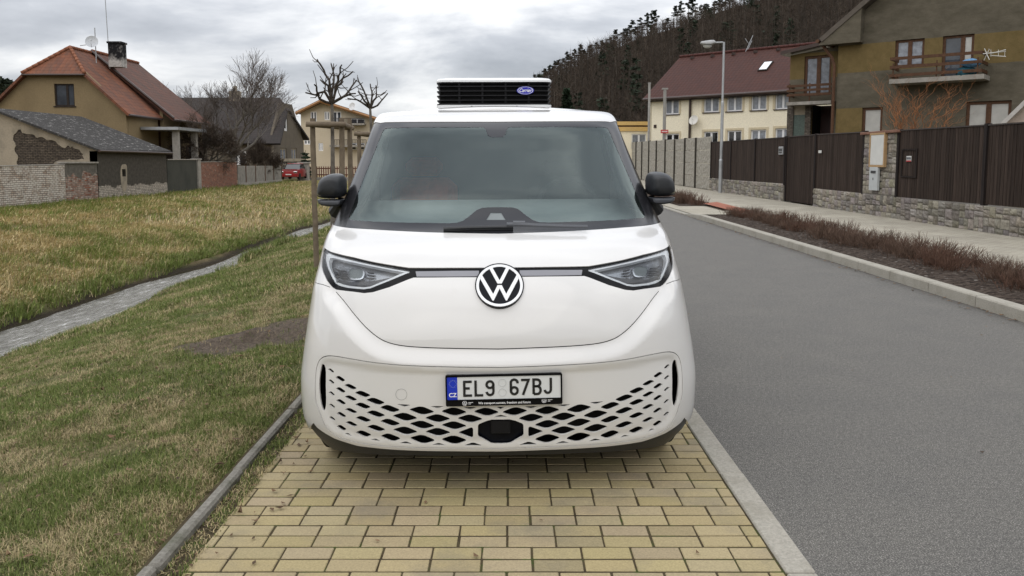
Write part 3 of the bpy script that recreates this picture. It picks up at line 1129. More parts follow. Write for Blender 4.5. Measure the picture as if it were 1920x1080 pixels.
def house_yellow():
    h = empty('yellow_house', (-25, 52, -.3))
    tag(h, 'ochre rendered house with half-hipped orange tile roof behind the low felt-roofed shed', 'house')
    root = h
    Y0 = 49.8
    fac = Fac((-31.6, Y0), (-23.3, Y0))
    def q(px, py): return fac.px(px, py)
    xr, zr = 8.28, 4.62          # right eave in facade s
    s_apex = (31.6 - 27.4); zap = 8.5
    hipz = 6.95
    k = (zap - zr) / (xr - s_apex)
    sh = (zap - hipz) / k
    w0, w1 = q(101, 157), q(140.5, 199)
    outer = [(.1, -.4), (xr, -.4), (xr, zr), (s_apex + sh, hipz), (s_apex - sh, hipz), (.1, zr)]
    wall(fac, outer, [rect(w0[0], w1[0], w1[1], w0[1])], M['yellow_plaster'], P(root), 'gable_wall')
    window(fac, P(root), w0[0], w1[0], w1[1], w0[1], M['dark_wood'], M['pane'], (.62,), fw=.08, sill=.06)
    # side wall + rear part walls
    f2 = Fac((-23.3, Y0 + .22), (-23.3, 54.2)); f2.n = np.array([1.0, 0])
    wall(f2, rect(0, f2.L, -.4, zr - .05), [], M['yellow_plaster'], P(root), 'side_wall', thick=.2)
    f3 = Fac((-23.0, 54.3), (-23.0, 61)); f3.n = np.array([1.0, 0])
    wall(f3, rect(0, f3.L, -.4, 4.9), [rect(1.0, 2.2, 1.2, 2.6), rect(3.6, 4.8, 1.2, 2.6)], M['yellow_plaster'], P(root), 'side_wall', thick=.2)
    for a in (1.0, 3.6): window(f3, P(root), a, a + 1.2, 1.2, 2.6, M['brown_wood'], M['pane'], (.5,))
    f4 = Fac((-31, 54.4), (-23.25, 54.4))
    wall(f4, [(0, -.4), (f4.L, -.4), (f4.L, 4.85), (3.65, 8.55), (0, 4.7)], [], M['red_tile_old'], P(root), 'cross_wall', d=-.3)
    # roofs
    xa = -27.4
    ex, ez = -22.95, 4.3
    yf = Y0 - .35
    yh = Y0 + 1.7
    xh = xa + sh + .25; zh = hipz - .25
    roof_plane(P(root), [(ex, yf, ez), (ex, 54.35, ez), (xa, 54.35, zap), (xa, yh, zap), (xh, yf, zh)], M['red_tile'])
    roof_plane(P(root), [(2 * xa - ex, 54.35, ez), (2 * xa - ex, yf, ez), (2 * xa - xh, yf, zh), (xa, yh, zap), (xa, 54.35, zap)], M['red_tile'])
    roof_plane(P(root), [(2 * xa - xh, yf, zh), (xh, yf, zh), (xa, yh, zap)], M['red_tile'], 'hip_roof')
    ex2, ez2 = -22.2, 4.25
    roof_plane(P(root), [(ex2, 54.1, ez2), (ex2, 60.8, ez2), (xa, 60.8, zap + .12), (xa, 54.1, zap + .12)], M['red_tile_old'])
    roof_plane(P(root), [(2 * xa - ex2, 60.8, ez2), (2 * xa - ex2, 54.1, ez2), (xa, 54.1, zap + .12), (xa, 60.8, zap + .12)], M['red_tile_old'])
    mb = MB()
    cap_row(mb, (xa, yh, zap + .05), (xa, 54.2, zap + .05)); cap_row(mb, (xa, 54.2, zap + .17), (xa, 60.8, zap + .17))
    cap_row(mb, (xh, yf, zh + .05), (xa, yh, zap + .05)); cap_row(mb, (2 * xa - xh, yf, zh + .05), (xa, yh, zap + .05))
    mb.build('ridge_tiles', M['ridge'], P(root), smooth=True)
    mb = MB()
    mb.tube([(ex, yf, ez - .03), (ex, 54.1, ez - .06)], .07, 8); mb.build('gutter', M['gutter'], P(root))
    mb = MB(); mb.tube([(ex2, 54.1, ez2 - .05), (ex2, 60.8, ez2 - .08)], .07, 8); mb.build('gutter', M['gutter'], P(root))
    mb = MB(); mb.tube([(ex2 + .02, 54.05, ez2 + .06), (xa, 54.05, zap + .16)], .09, 6); mb.build('verge_trim', M['gutter'], P(root))
    mb = MB(); mb.tube([(xh, yf, zh - .05), (2 * xa - xh, yf, zh - .05)], .06, 8); mb.build('gutter', M['gutter'], P(root))
    mb = MB()
    c = on_y(221, 112, 54.2)
    mb.box((c[0] - .42, 53.8, 7.6), (c[0] + .42, 54.55, 9.1)); mb.box((c[0] - .47, 53.74, 9.1), (c[0] + .47, 54.61, 9.22))
    t = NT('sooty_chimney')
    zz = t.sep(t.pos())[2]
    cc = t.mix(t.math('ADD', t.fmap(zz, 7.9, 8.3, 0, 1), t.fmap(t.noise(3, 5, .7), .4, .6, -.3, .4)), (.42, .40, .37), (.012, .012, .013))
    br = mat_brick('chimney_brick', (.40, .38, .35), (.3, .28, .25), (.05, .05, .05), .27, .085)
    mb.build('chimney', t.done(cc, .9, t.bump(t.noise(9, 4), .6, .03)), P(root))
    # antenna masts and dish
    a = on_y(200, 0, 54.0); mb = MB()
    mb.tube([(a[0], 54.0, 7.5), (a[0] - .1, 54.0, a[2] + .4)], .025, 6)
    b = on_y(177.5, 52, 51.8)
    mb.tube([(b[0], 51.8, 7.6), (b[0], 51.8, b[2])], .03, 6)
    mb.build('antenna_mast', M['metal_grey'], P(root))
    d = on_y(172.5, 79, 51.7)
    dish(P(root), d, .38, (.25, -1, .25), (.5, .52, .54))
    mb = MB(); mb.tube([(b[0], 51.75, d[2] - .1), (d[0] - .6, 51.4, d[2] - .25)], .025, 6)
    mb.build('dish_arm', M['metal_grey'], P(root))
    # porch
    fp = Fac((-23.2, 53.2), (-20.9, 53.2))
    pz = on_y(290, 242, 53)[2]
    mb = MB(); mb.box((-23.25, 51.5, pz - .1), (-20.9, 56.5, pz + .08))
    mb.build('porch_roof', M['metal_grey'], P(root))
    mb = MB(); mb.box((-21.5, 52.0, -.4), (-21.15, 52.35, pz - .1)); mb.build('porch_post', M['concrete'], P(root))
    mb = MB(); mb.box((-21.5, 55.0, -.4), (-21.15, 55.35, pz - .1)); mb.build('porch_post', M['concrete'], P(root))
    return h


def P(root): return root


def dish(parent, c, r, d, col, name='satellite_dish', own=False):
    d = Vector(d).normalized(); q = d.to_track_quat('Z', 'Y').to_matrix()
    vs, fs = [], []
    nr, na = 5, 20
    for i in range(nr + 1):
        rr = r * i / nr
        for k in range(na):
            a = 2 * math.pi * k / na
            vs.append(Vector(c) + q @ Vector((rr * math.cos(a), rr * math.sin(a), .25 * rr * rr / r)))
    for i in range(nr):
        for k in range(na):
            fs.append((i * na + k, i * na + (k + 1) % na, (i + 1) * na + (k + 1) % na, (i + 1) * na + k))
    mb = MB(); mb.add(vs, fs)
    f = Vector(c) + d * r * .9
    mb.tube([Vector(c) - q @ Vector((0, r * .95, 0)) + d * .1, f], .015, 5); mb.tube([f, f - d * .12], .035, 8)
    o = mb.build(name, mat_plain('dish_paint', col, .5, .08), parent, smooth=True)
    return o


# empties sit at world places; children use world coordinates -> make a parenting helper that keeps them in place
def adopt(root):
    inv = Matrix.Translation(root.location).inverted()
    for ch in root.children:
        ch.matrix_parent_inverse = inv


hy = house_yellow(); adopt(hy)


def shed():
    root = empty('shed', (-22, 43, -.35))
    tag(root, 'low dark plastered shed with sloping grey felt roof and flaking beige gable', 'shed')
    X = -20.0
    ya, yb = y_at(185, X, 0), y_at(314, X, 0)
    za, zb = on_x(186, 281, X)[2], on_x(316, 288, X)[2]
    xr = -24.9; zr = on_y(5, 204, ya)[2]
    f = Fac((X, ya), (X, yb))
    wz0, wz1 = f.px(229, 331), f.px(235, 317)
    wall(f, rect(0, f.L, -.5, za - .06), [rect(wz0[0], wz1[0], wz0[1], wz1[1])], M['shed_plaster'], root, 'side_wall', thick=.35)
    mb = MB(); f.box(mb, wz0[0], wz1[0], wz0[1], wz1[1], -.4, -.3); mb.build('vent', M['void'], root)
    mb = MB()
    loop = chaikin([(wz0[0] - .16, wz0[1] - .75), (wz1[0] + .05, wz0[1] - .8), (wz1[0] + .2, wz1[1] + .1), (wz1[0] + .05, wz1[1] + .28), (wz0[0] - .22, wz1[1] + .2)], 2)
    patch_obj('plaster_patch', M['beige_plaster'], root, f.mapf(.012), loop, [rect(wz0[0], wz1[0], wz0[1], wz1[1])], grid=9, use_normals=False)
    g = Fac((X - .35, ya), (-30.0, ya))
    za2 = za - .05
    zl = zr - .08
    sx = (X - .35) - xr
    outer = [(-.35, -.5), (sx, -.5), (2 * sx, -.5), (2 * sx, za2), (sx, zl), (-.35, za2 - .02)]
    inn = [g.px(*p) for p in ((35, 243), (60, 250), (100, 268), (140, 280), (158, 286), (158, 303), (120, 300), (108, 306), (34, 315), (30, 290), (24, 262))]
    inn = resample(chaikin(inn, 1), .14); inn = inn + np.stack([fbm(inn[:, 0] * 4, inn[:, 1] * 4) - .5, fbm(inn[:, 0] * 4 + 9, inn[:, 1] * 4) - .5], -1) * .38
    wall(g, outer, [inn], M['beige_plaster'], root, 'gable_wall', thick=.04)
    patch_obj('bare_masonry', M['rubble'], root, g.mapf(-.035), inn, grid=9, use_normals=False)
    ov = .25
    roof_plane(root, [(X + .22, ya - ov, za + .02), (X + .22, yb + ov, za + .02), (xr, yb + ov, zr + .06), (xr, ya - ov, zr + .06)], M['felt'], thick=.1)
    roof_plane(root, [(2 * xr - X, yb + ov, za), (2 * xr - X, ya - ov, za), (xr, ya - ov, zr + .06), (xr, yb + ov, zr + .06)], M['felt'], thick=.1)
    mb = MB(); mb.tube([(X + .26, ya - ov, za - .05), (X + .26, yb + ov, za - .09)], .06, 7)
    mb.build('gutter', M['gutter'], root)
    return root


adopt(shed())


def strip_wall(name, label, cat, px0, px1, z1_0, z1_1, mat, thick=.3, X=-20.0, z0=-.5, cap=None, mcap=None, d=0.0):
    ya, yb = y_at(px0, X, 0), y_at(px1, X, 0)
    f = Fac((X, ya), (X, yb)); f.n = np.array([1., 0])
    root = empty(name, (X, (ya + yb) / 2, z0))
    tag(root, label, cat)
    wall(f, [(0, z0), (f.L, z0), (f.L, z1_1), (0, z1_0)], [], mat, root, 'masonry', d=d, thick=thick)
    mb = MB()
    mb.hexa([(X + d - thick + .02, ya + .01, z1_0 - .02), (X + d - .003, ya + .01, z1_0 - .02), (X + d - .003, yb - .01, z1_1 - .02), (X + d - thick + .02, yb - .01, z1_1 - .02)] +
            [(X + d - thick + .02, ya + .01, z0), (X + d - .02, ya + .01, z0), (X + d - .02, yb - .01, z0), (X + d - thick + .02, yb - .01, z0)])
    mb.build('core', M['concrete'], root)
    c = cap or (.04, .06)
    mb = MB()
    mb.hexa([(X + d - thick - c[0], ya, z1_0 + c[1]), (X + d + c[0], ya, z1_0 + c[1]), (X + d + c[0], yb, z1_1 + c[1]), (X + d - thick - c[0], yb, z1_1 + c[1])] +
            [(X + d - thick - c[0], ya, z1_0 - .003), (X + d + c[0], ya, z1_0 - .003), (X + d + c[0], yb, z1_1 - .003), (X + d - thick - c[0], yb, z1_1 - .003)])
    mb.build('coping', mcap or M['concrete'], root)
    adopt(root)
    return root


zt = lambda px, py: on_x(px, py, -20.0)[2]
strip_wall('brick_wall', 'low whitewashed brick garden wall in front of the flaking gable', 'wall', -90, 124, zt(1, 313), zt(124, 309), M['white_brick'], cap=(.02, .03))
strip_wall('patched_wall', 'short wall piece of exposed red brick and grey plaster beside the shed', 'wall', 125, 184.6, zt(126, 306), zt(184, 306), M['mixed_wall'], cap=(.08, .07))
strip_wall('plastered_wall', 'smooth dark green-grey wall between shed and grey post', 'wall', 315, 370, zt(318, 300), zt(370, 300), M['green_wall'], cap=(.05, .06))
mb = MB(); ya, yb = y_at(370.5, -20), y_at(375.5, -20)
mb.box((-20.35, ya, -.5), (-19.9, yb, zt(372, 300)), bev=.02); mb.box((-20.4, ya - .05, zt(372, 300)), (-19.85, yb + .05, zt(372, 300) + .09), bev=.02)
tag(mb.build('gate_post', M['concrete']), 'grey concrete gate post left of the red brick wall', 'post')
strip_wall('red_brick_wall', 'weathered red brick garden wall with crumbling whitish patches', 'wall', 376, 445, zt(378, 304), zt(443, 304), M['red_brick'], cap=(.03, .04))


def screen_fence():
    X = -20.0
    root = empty('screen_fence', (X, 64, -.35))
    tag(root, 'pale grey screen fence on thin brown posts beyond the red brick wall', 'fence')
    pxs = [446, 461, 479, 497, 513, 528]
    for a, b in zip(pxs[:-1], pxs[1:]):
        ya, yb = y_at(a, X), y_at(b, X)
        mb = MB(); mb.box((X - .03, ya + .06, -.1), (X + .01, yb - .06, zt(a + 4, 311)))
        n = int((yb - ya) / .16)
        for i in range(n):
            yy = ya + .1 + i * .16
            if yy < yb - .12: mb.box((X + .01, yy, -.08), (X + .022, yy + .06, zt(a + 4, 311) - .03))
        mb.build('panel', M['cladding'], root)
        mb = MB(); mb.box((X - .05, yb - .06, -.4), (X + .05, yb + .06, zt(b, 309)))
        mb.build('post', M['brown_wood'], root)
    mb = MB(); mb.box((X - .1, y_at(446, X), -.5), (X + .06, y_at(528, X), -.1))
    mb.build('plinth', M['concrete'], root)
    adopt(root)


screen_fence()


def house_dark():
    root = empty('dark_house', (-25, 82, -.3))
    tag(root, 'dim grey house with dark brown tiled roof behind the bare tree', 'house')
    y0, yr = 77.5, 82.0
    zr = on_y(520, 183, yr)[2]; ze = on_y(505, 263, y0)[2]
    xl = on_y(340, 187, yr)[0]; xr = on_y(524, 182, yr)[0]
    C1 = on_y(508, 262, y0)[:2]; C2 = on_y(569, 262, 86.5)[:2]
    fa = Fac((xl, y0 + .3), C1)
    def q(f, a, b): 
        p = f.px(a[0], a[1]); r = f.px(b[0], b[1]); return (min(p[0], r[0]), max(p[0], r[0]), min(p[1], r[1]), max(p[1], r[1]))
    wA = q(fa, (432, 283), (462, 309))
    M['grey_plaster'] = mat_plaster('grey_plaster', (.13, .11, .085), (.06, .05, .04), .6)
    wall(fa, rect(0, fa.L, -.5, ze), [rect(*wA)], M['grey_plaster'], root, 'front_wall')
    window(fa, root, *wA, M['white_pvc'], M['pane'], (.5,), fw=.14)
    fb = Fac(C1, C2)
    sm = fb.px(537, 200)[0]
    w1, w2, w3 = q(fb, (525.5, 278), (538, 309)), q(fb, (546.5, 278), (557, 309)), q(fb, (532.5, 220), (539.5, 246))
    wall(fb, [(0, -.5), (fb.L, -.5), (fb.L, ze), (sm + 1.6, zr - .6), (sm - 1.6, zr - .6), (0, ze)], [rect(*w1), rect(*w2), rect(*w3)], M['grey_plaster'], root, 'gable_wall')
    for w in (w1, w2): window(fb, root, *w, M['beige_plaster'], M['pane_curtain'], (.5,), fw=.12)
    window(fb, root, *w3, M['white_pvc'], M['pane_dark'], (), fw=.25)
    mb = MB(); fb.box(mb, 0, .5, -.5, ze - .5, 0.003, .07); mb.build('quoin', M['beige_plaster'], root)
    mb = MB(); fb.box(mb, .5, fb.L, ze - 2.0, ze - 1.7, .003, .06); mb.build('cornice', M['beige_plaster'], root)
    ov = .6
    e1 = np.array(C1) + np.array([.9, -.6])
    e2 = np.array(on_y(580, 257, 87.0)[:2])
    z2 = on_y(580, 260, 87.0)[2]
    roof_plane(root, [(xl, y0 - .3, ze - .3), (e1[0] + .1, y0 - .5, ze - .3), (xr + .9, yr - .5, zr - 1.3), (xr, yr, zr), (xl, yr, zr)], M['dark_tile'], thick=.2)
    roof_plane(root, [(e2[0], e2[1], z2), (xl, e2[1], z2), (xl, yr, zr), (xr, yr, zr), (xr + .95, yr + .6, zr - 1.3)], M['dark_tile'], thick=.2)
    roof_plane(root, [(xr + .9, yr - .5, zr - 1.3), (xr + .95, yr + .6, zr - 1.3), (xr, yr, zr)], M['dark_tile'], 'hip_roof', thick=.1)
    c = on_y(441, 175, yr)
    mb = MB(); mb.box((c[0] - .5, yr - .4, zr - .5), (c[0] + .5, yr + .4, c[2] + .2)); mb.tube([(c[0], yr, c[2] + .2), (c[0], yr, c[2] + .7)], .2, 8)
    mb.build('chimney', M['beige_plaster'], root)
    adopt(root)


house_dark()


def house_flats():
    root = empty('apartment_house', (-22, 105, -.3))
    tag(root, 'cream apartment house with wide wooden eaves and balconies beyond the stakes', 'house')
    Y = 105.0
    f = Fac(on_y(566, 300, Y)[:2], on_y(712, 300, Y)[:2])
    q = lambda x, y: tuple(f.px(x, y))
    def r(x0, y0, x1, y1):
        a, b = q(x0, y0), q(x1, y1); return (min(a[0], b[0]), max(a[0], b[0]), min(a[1], b[1]), max(a[1], b[1]))
    wins = [r(582, 209, 594, 232), r(608, 209, 618, 225), r(624, 209, 640, 232), r(655, 222, 684, 236), r(597, 268, 606, 283), r(652, 268, 684, 281), r(570, 262, 582, 271)]
    mc = mat_plaster('flats_plaster', (.50, .43, .32), (.35, .3, .22), .3)
    outer = [(0, -.5), (f.L, -.5), (f.L, q(712, 225)[1]), q(604, 193), (0, q(566, 212)[1])]
    wall(f, outer, [rect(*w) for w in wins], mc, root, 'gable_wall')
    for w in wins: window(f, root, *w, M['white_pvc'], M['pane'], (.5,), fw=.12)
    for (a, b, c, d) in ((622, 232, 686, 235), (622, 272, 690, 276)):
        mb = MB(); s = r(a, b, c, d); f.box(mb, s[0], s[1], s[2], s[3], .003, 1.3); mb.build('balcony_slab', M['concrete'], root)
    for (a, b, c, d) in ((624, 222, 686, 232), (624, 262, 690, 272)):
        mb = MB(); s = r(a, b, c, d)
        f.box(mb, s[0], s[1], s[3] - .06, s[3], 1.2, 1.27)
        n = 26
        for i in range(n + 1):
            x = s[0] + (s[1] - s[0]) * i / n; f.box(mb, x, x + .05, s[2], s[3] - .06, 1.21, 1.25)
        mb.build('balcony_rail', M['dark_wood'], root)
    ap = on_y(604, 187, Y); le = on_y(558, 210, Y); ri = on_y(720, 224, Y)
    D = 14
    roof_plane(root, [(le[0], Y - 1, le[2]), (le[0], Y + D, le[2]), (ap[0], Y + D, ap[2]), (ap[0], Y - 1, ap[2])], M['dark_tile'], thick=.3)
    roof_plane(root, [(ri[0], Y + D, ri[2]), (ri[0], Y - 1, ri[2]), (ap[0], Y - 1, ap[2]), (ap[0], Y + D, ap[2])], M['dark_tile'], thick=.3)
    mb = MB(); mb.tube([(le[0], Y - 1.03, le[2] - .25), (ap[0], Y - 1.03, ap[2] - .25), (ri[0], Y - 1.03, ri[2] - .25)], .2, 4)
    mb.build('bargeboard', mat_plain('pine_board', (.28, .15, .07), .7, .2), root)
    dish(root, on_y(661, 200, Y - 1.2), .5, (-.6, -1, .3), (.6, .6, .6))
    adopt(root)


house_flats()


def picket_fence():
    Y = 80.0
    a, b = on_y(577, 337, Y), on_y(740, 337, Y)
    zt_ = on_y(600, 312, Y)[2]
    root = empty('picket_fence', ((a[0] + b[0]) / 2, Y, -.4))
    tag(root, 'red-brown picket fence at the far end of the bank', 'fence')
    mb = MB()
    x = a[0]
    while x < b[0]:
        mb.box((x, Y - .03, -.1), (x + .09, Y, zt_)); x += .22
    mb.build('pickets', mat_plain('red_fence_paint', (.11, .03, .025), .7, .3), root)
    mb = MB()
    for z in (.1, zt_ - .25): mb.box((a[0], Y, z), (b[0], Y + .05, z + .1))
    mb.build('rail', M['brown_wood'], root)
    mb = MB(); mb.box((a[0] - .4, Y - .1, -.6), (b[0], Y + .2, -.1)); mb.build('plinth', M['concrete'], root)
    adopt(root)
    c = on_y(570, 320, 78)
    mb = MB(); mb.box((c[0] - .45, 77.6, -.5), (c[0] + .45, 78.4, on_y(570, 307, 78)[2]), bev=.03); mb.box((c[0] - .55, 77.5, on_y(570, 307, 78)[2]), (c[0] + .55, 78.5, on_y(570, 304, 78)[2]), bev=.03)
    tag(mb.build('fence_pillar', M['concrete']), 'grey masonry fence pillar right of the red car', 'pillar')


picket_fence()


# ---------------- right side
def house_cream():
    root = empty('cream_house', (14, 58, .1))
    tag(root, 'long cream two-storey house with maroon tiled roof behind the fence', 'house')
    k = 1.1
    yl, yr2 = 62.0 * 1.0, 54.5
    Pl = on_y(1216, 300, yl)[:2]
    Pr = on_y(1480, 300, yr2)[:2]
    f = Fac(Pl, Pr)
    q = lambda x, y: tuple(f.px(x, y))
    def r(x0, y0, x1, y1):
        a, b = q(x0, y0), q(x1, y1); return (min(a[0], b[0]), max(a[0], b[0]), min(a[1], b[1]), max(a[1], b[1]))
    Lw = f.L + 5
    wins = [r(1247, 186, 1273, 214), r(1320, 182, 1348, 210), r(1363, 180, 1391.5, 208), r(1409, 177, 1437, 206), r(1454, 175, 1482, 204),
            r(1248, 251, 1273, 273), r(1320, 247, 1346, 273), r(1364, 245, 1390, 271), r(1408, 243.5, 1436, 270), r(1454, 241, 1481, 268)]
    ze = q(1216, 183)[1]
    wall(f, rect(0, Lw, -.1, ze), [rect(*w) for w in wins], M['cream'], root, 'front_wall')
    for i, w in enumerate(wins):
        window(f, root, *w, M['white_pvc'], M['pane_curtain'] if i in (0, 1, 2, 3, 4, 8, 9) else M['pane_dark'], (.5,), fw=.09, sill=.08, msill=M['gutter'])
        mb = MB()
        fr = .16
        f.box(mb, w[0] - fr, w[0] - .003, w[2], w[3] + fr, .003, .03); f.box(mb, w[1] + .003, w[1] + fr, w[2], w[3] + fr, .003, .03); f.box(mb, w[0], w[1], w[3] + .003, w[3] + fr, .003, .03)
        mb.build('window_surround', M['cream_light'], root)
    side = Fac(Pl, (Pl[0] + 5.2, Pl[1] + 7.5))
    n = f.n
    e0 = np.array(Pl) + n * .5 - f.t * .25; e1 = np.array(Pr) + n * .5 + f.t * 5
    rid_px = on_y(1260, 108, yl + 3)
    dep = 4.6
    r0 = np.array(Pl) - n * dep - f.t * .25; r1 = np.array(Pr) - n * dep + f.t * 5
    # ridge height from the photo
    rr = ray(1300, 105); A = np.array([[rr[0], -f.t[0]], [rr[1], -f.t[1]]]); sol = np.linalg.solve(A, r0 - C0[:2]); zr = CAMH + rr[2] * sol[0]
    roof_plane(root, [(e0[0], e0[1], ze - .1), (e1[0], e1[1], ze - .1), (r1[0], r1[1], zr), (r0[0], r0[1], zr)], M['maroon_tile'], thick=.2)
    b0 = np.array(Pl) - n * 2 * dep - f.t * .25; b1 = np.array(Pr) - n * 2 * dep + f.t * 5
    roof_plane(root, [(b1[0], b1[1], ze), (b0[0], b0[1], ze), (r0[0], r0[1], zr), (r1[0], r1[1], zr)], M['maroon_tile'], thick=.2)
    gw = Fac(Pl, tuple(np.array(Pl) - n * 2 * dep)); gw.n = -f.t
    wall(gw, [(0, -.1), (2 * dep, -.1), (2 * dep, ze - .1), (dep, zr - .25), (0, ze - .1)], [], M['cream'], root, 'gable_wall')
    mb = MB(); mb.tube([(e0[0], e0[1], ze - .18), (e1[0], e1[1], ze - .18)], .11, 8); mb.build('gutter', M['gutter'], root)
    s = q(1296, 178); mb = MB()
    mb.tube([f.w(s[0], ze - .2, .12), f.w(s[0], 0, .12)], .09, 8)
    mb.build('downpipe', M['gutter'], root)
    mb = MB()
    f.box(mb, 0, Lw, ze - .35, ze - .15, .003, .3); mb.build('fascia', M['gutter'], root)
    # skylight
    def rp(u, v):  # u metres along, v 0..1 up the slope
        p = e0 + f.t * u + (r0 - e0) * v
        return Vector((p[0], p[1], ze - .1 + (zr - ze + .1) * v))
    us = (e0 - C0[:2])
    rr = ray(1436, 126)
    best = min(((u, v) for u in np.arange(0, 20, .1) for v in np.arange(0, 1, .02)), key=lambda uv: np.sum((project(np.array(rp(*uv))) - np.array([1436, 126])) ** 2))
    u0, v0 = best
    nn = (rp(1, 0) - rp(0, 0)).cross(rp(0, 1) - rp(0, 0)).normalized()
    if nn.z < 0: nn = -nn
    def quad(a, b, c, d, h): return [rp(a, c) + nn * h, rp(b, c) + nn * h, rp(b, d) + nn * h, rp(a, d) + nn * h]
    mb = MB(); mb.hexa(quad(u0 - .35, u0 + .35, v0 - .10, v0 + .10, .08) + quad(u0 - .35, u0 + .35, v0 - .10, v0 + .10, -.1))
    sk = mb.build('skylight', M['dark_wood'], root)
    mb = MB(); mb.hexa(quad(u0 - .28, u0 + .28, v0 - .085, v0 + .085, .10) + quad(u0 - .28, u0 + .28, v0 - .085, v0 + .085, .05))
    mb.build('pane', mat_plain('skylight_glass', (.55, .57, .6), .05, .03, metal=.9), sk)
    mb = MB(); cap_row(mb, (r0[0], r0[1], zr + .05), (r1[0], r1[1], zr + .05), .12, .4)
    mb.build('ridge_tiles', mat_plain('maroon_ridge', (.07, .025, .02), .7, .3, 4), root, smooth=True)
    for i in range(8):
        mb = MB(); p = rp(1.3 + i * 1.75, .93); mb.box(p - Vector((.12, .14, .02)), p + Vector((.12, .14, .16)))
        mb.build('vent_tile', M['gutter'], root)
    c = q(1306, 226); c = f.w(c[0], c[1], .35)
    dish(root, c, .36, tuple(np.append(f.n, .35)), (.62, .6, .55))
    # small dark vent box on the wall
    v = r(1226.5, 234, 1231, 239.5); mb = MB(); f.box(mb, v[0], v[1], v[2], v[3], .003, .06); mb.build('vent', M['gutter'], root)
    # antenna on ridge
    a = on_y(1403, 95, 60); mb = MB()
    for (x0, y0, x1, y1) in ((1398, 97, 1412, 66), (1406, 85, 1397, 72), (1402, 93, 1410, 76)):
        A_, B_ = on_y(x0, y0, 61), on_y(x1, y1, 61); mb.tube([A_, B_], .025, 5)
    mb.build('antenna', M['metal_grey'], root)
    adopt(root)
    return f


M['cream_light'] = mat_plain('cream_trim', (.56, .48, .33), .9, .08)
fc_cream = house_cream()


def annex():
    root = empty('yellow_annex', (9, 66, .1))
    tag(root, 'low flat-roofed yellow annex left of the cream house', 'house')
    Y = 66.0
    f = Fac(on_y(1150, 300, Y)[:2], on_y(1219, 300, Y)[:2])
    q = lambda x, y: tuple(f.px(x, y))
    a, b = q(1184, 272), q(1212, 251)
    w = (a[0], b[0], a[1] - .3, b[1])
    wall(f, rect(0, f.L, -.2, q(1180, 246)[1]), [rect(*w)], M['cream'], root, 'front_wall')
    window(f, root, *w, M['white_pvc'], M['pane_curtain'], (.5,), fw=.09)
    mb = MB(); f.box(mb, 0, f.L, q(1180, 246)[1] + .003, q(1180, 238)[1], -.3, .12); mb.build('fascia', M['yellow_annex'], root)
    mb = MB(); f.box(mb, 0, f.L, q(1180, 238)[1] + .003, q(1180, 235)[1], -.3, .03); mb.build('shadow_gap', M['brown_wood'], root)
    mb = MB(); f.box(mb, 0, f.L, q(1180, 235)[1] + .003, q(1180, 228)[1], -6, .16); mb.build('roof_edge', M['yellow_annex'], root)
    adopt(root)
    root = empty('distant_house', (10, 84, .1))
    tag(root, 'tiny white-gabled house with dark roof just beyond the yellow annex', 'house')
    Y = 84.0
    f = Fac(on_y(1120, 300, Y)[:2], on_y(1178, 300, Y)[:2])
    q = lambda x, y: tuple(f.px(x, y))
    wall(f, [(0, -.2), (f.L, -.2), q(1176, 238), q(1150, 222), (0, q(1120, 240)[1])], [], mat_plaster('white_gable', (.5, .48, .45)), root, 'gable_wall')
    for (x0, y0, x1, y1) in ((1149, 217, 1184, 236), (1149, 217, 1112, 240)):
        A_, B_ = on_y(x0, y0, Y - .6), on_y(x1, y1, Y - .6)
        roof_plane(root, [(B_[0], B_[1], B_[2]), (B_[0], B_[1] + 9, B_[2]), (A_[0], A_[1] + 9, A_[2]), (A_[0], A_[1], A_[2])], M['dark_tile'])
    adopt(root)


annex()


M['verge'] = mat_plain('verge_brown', (.10, .085, .07), .8, .2, 4)


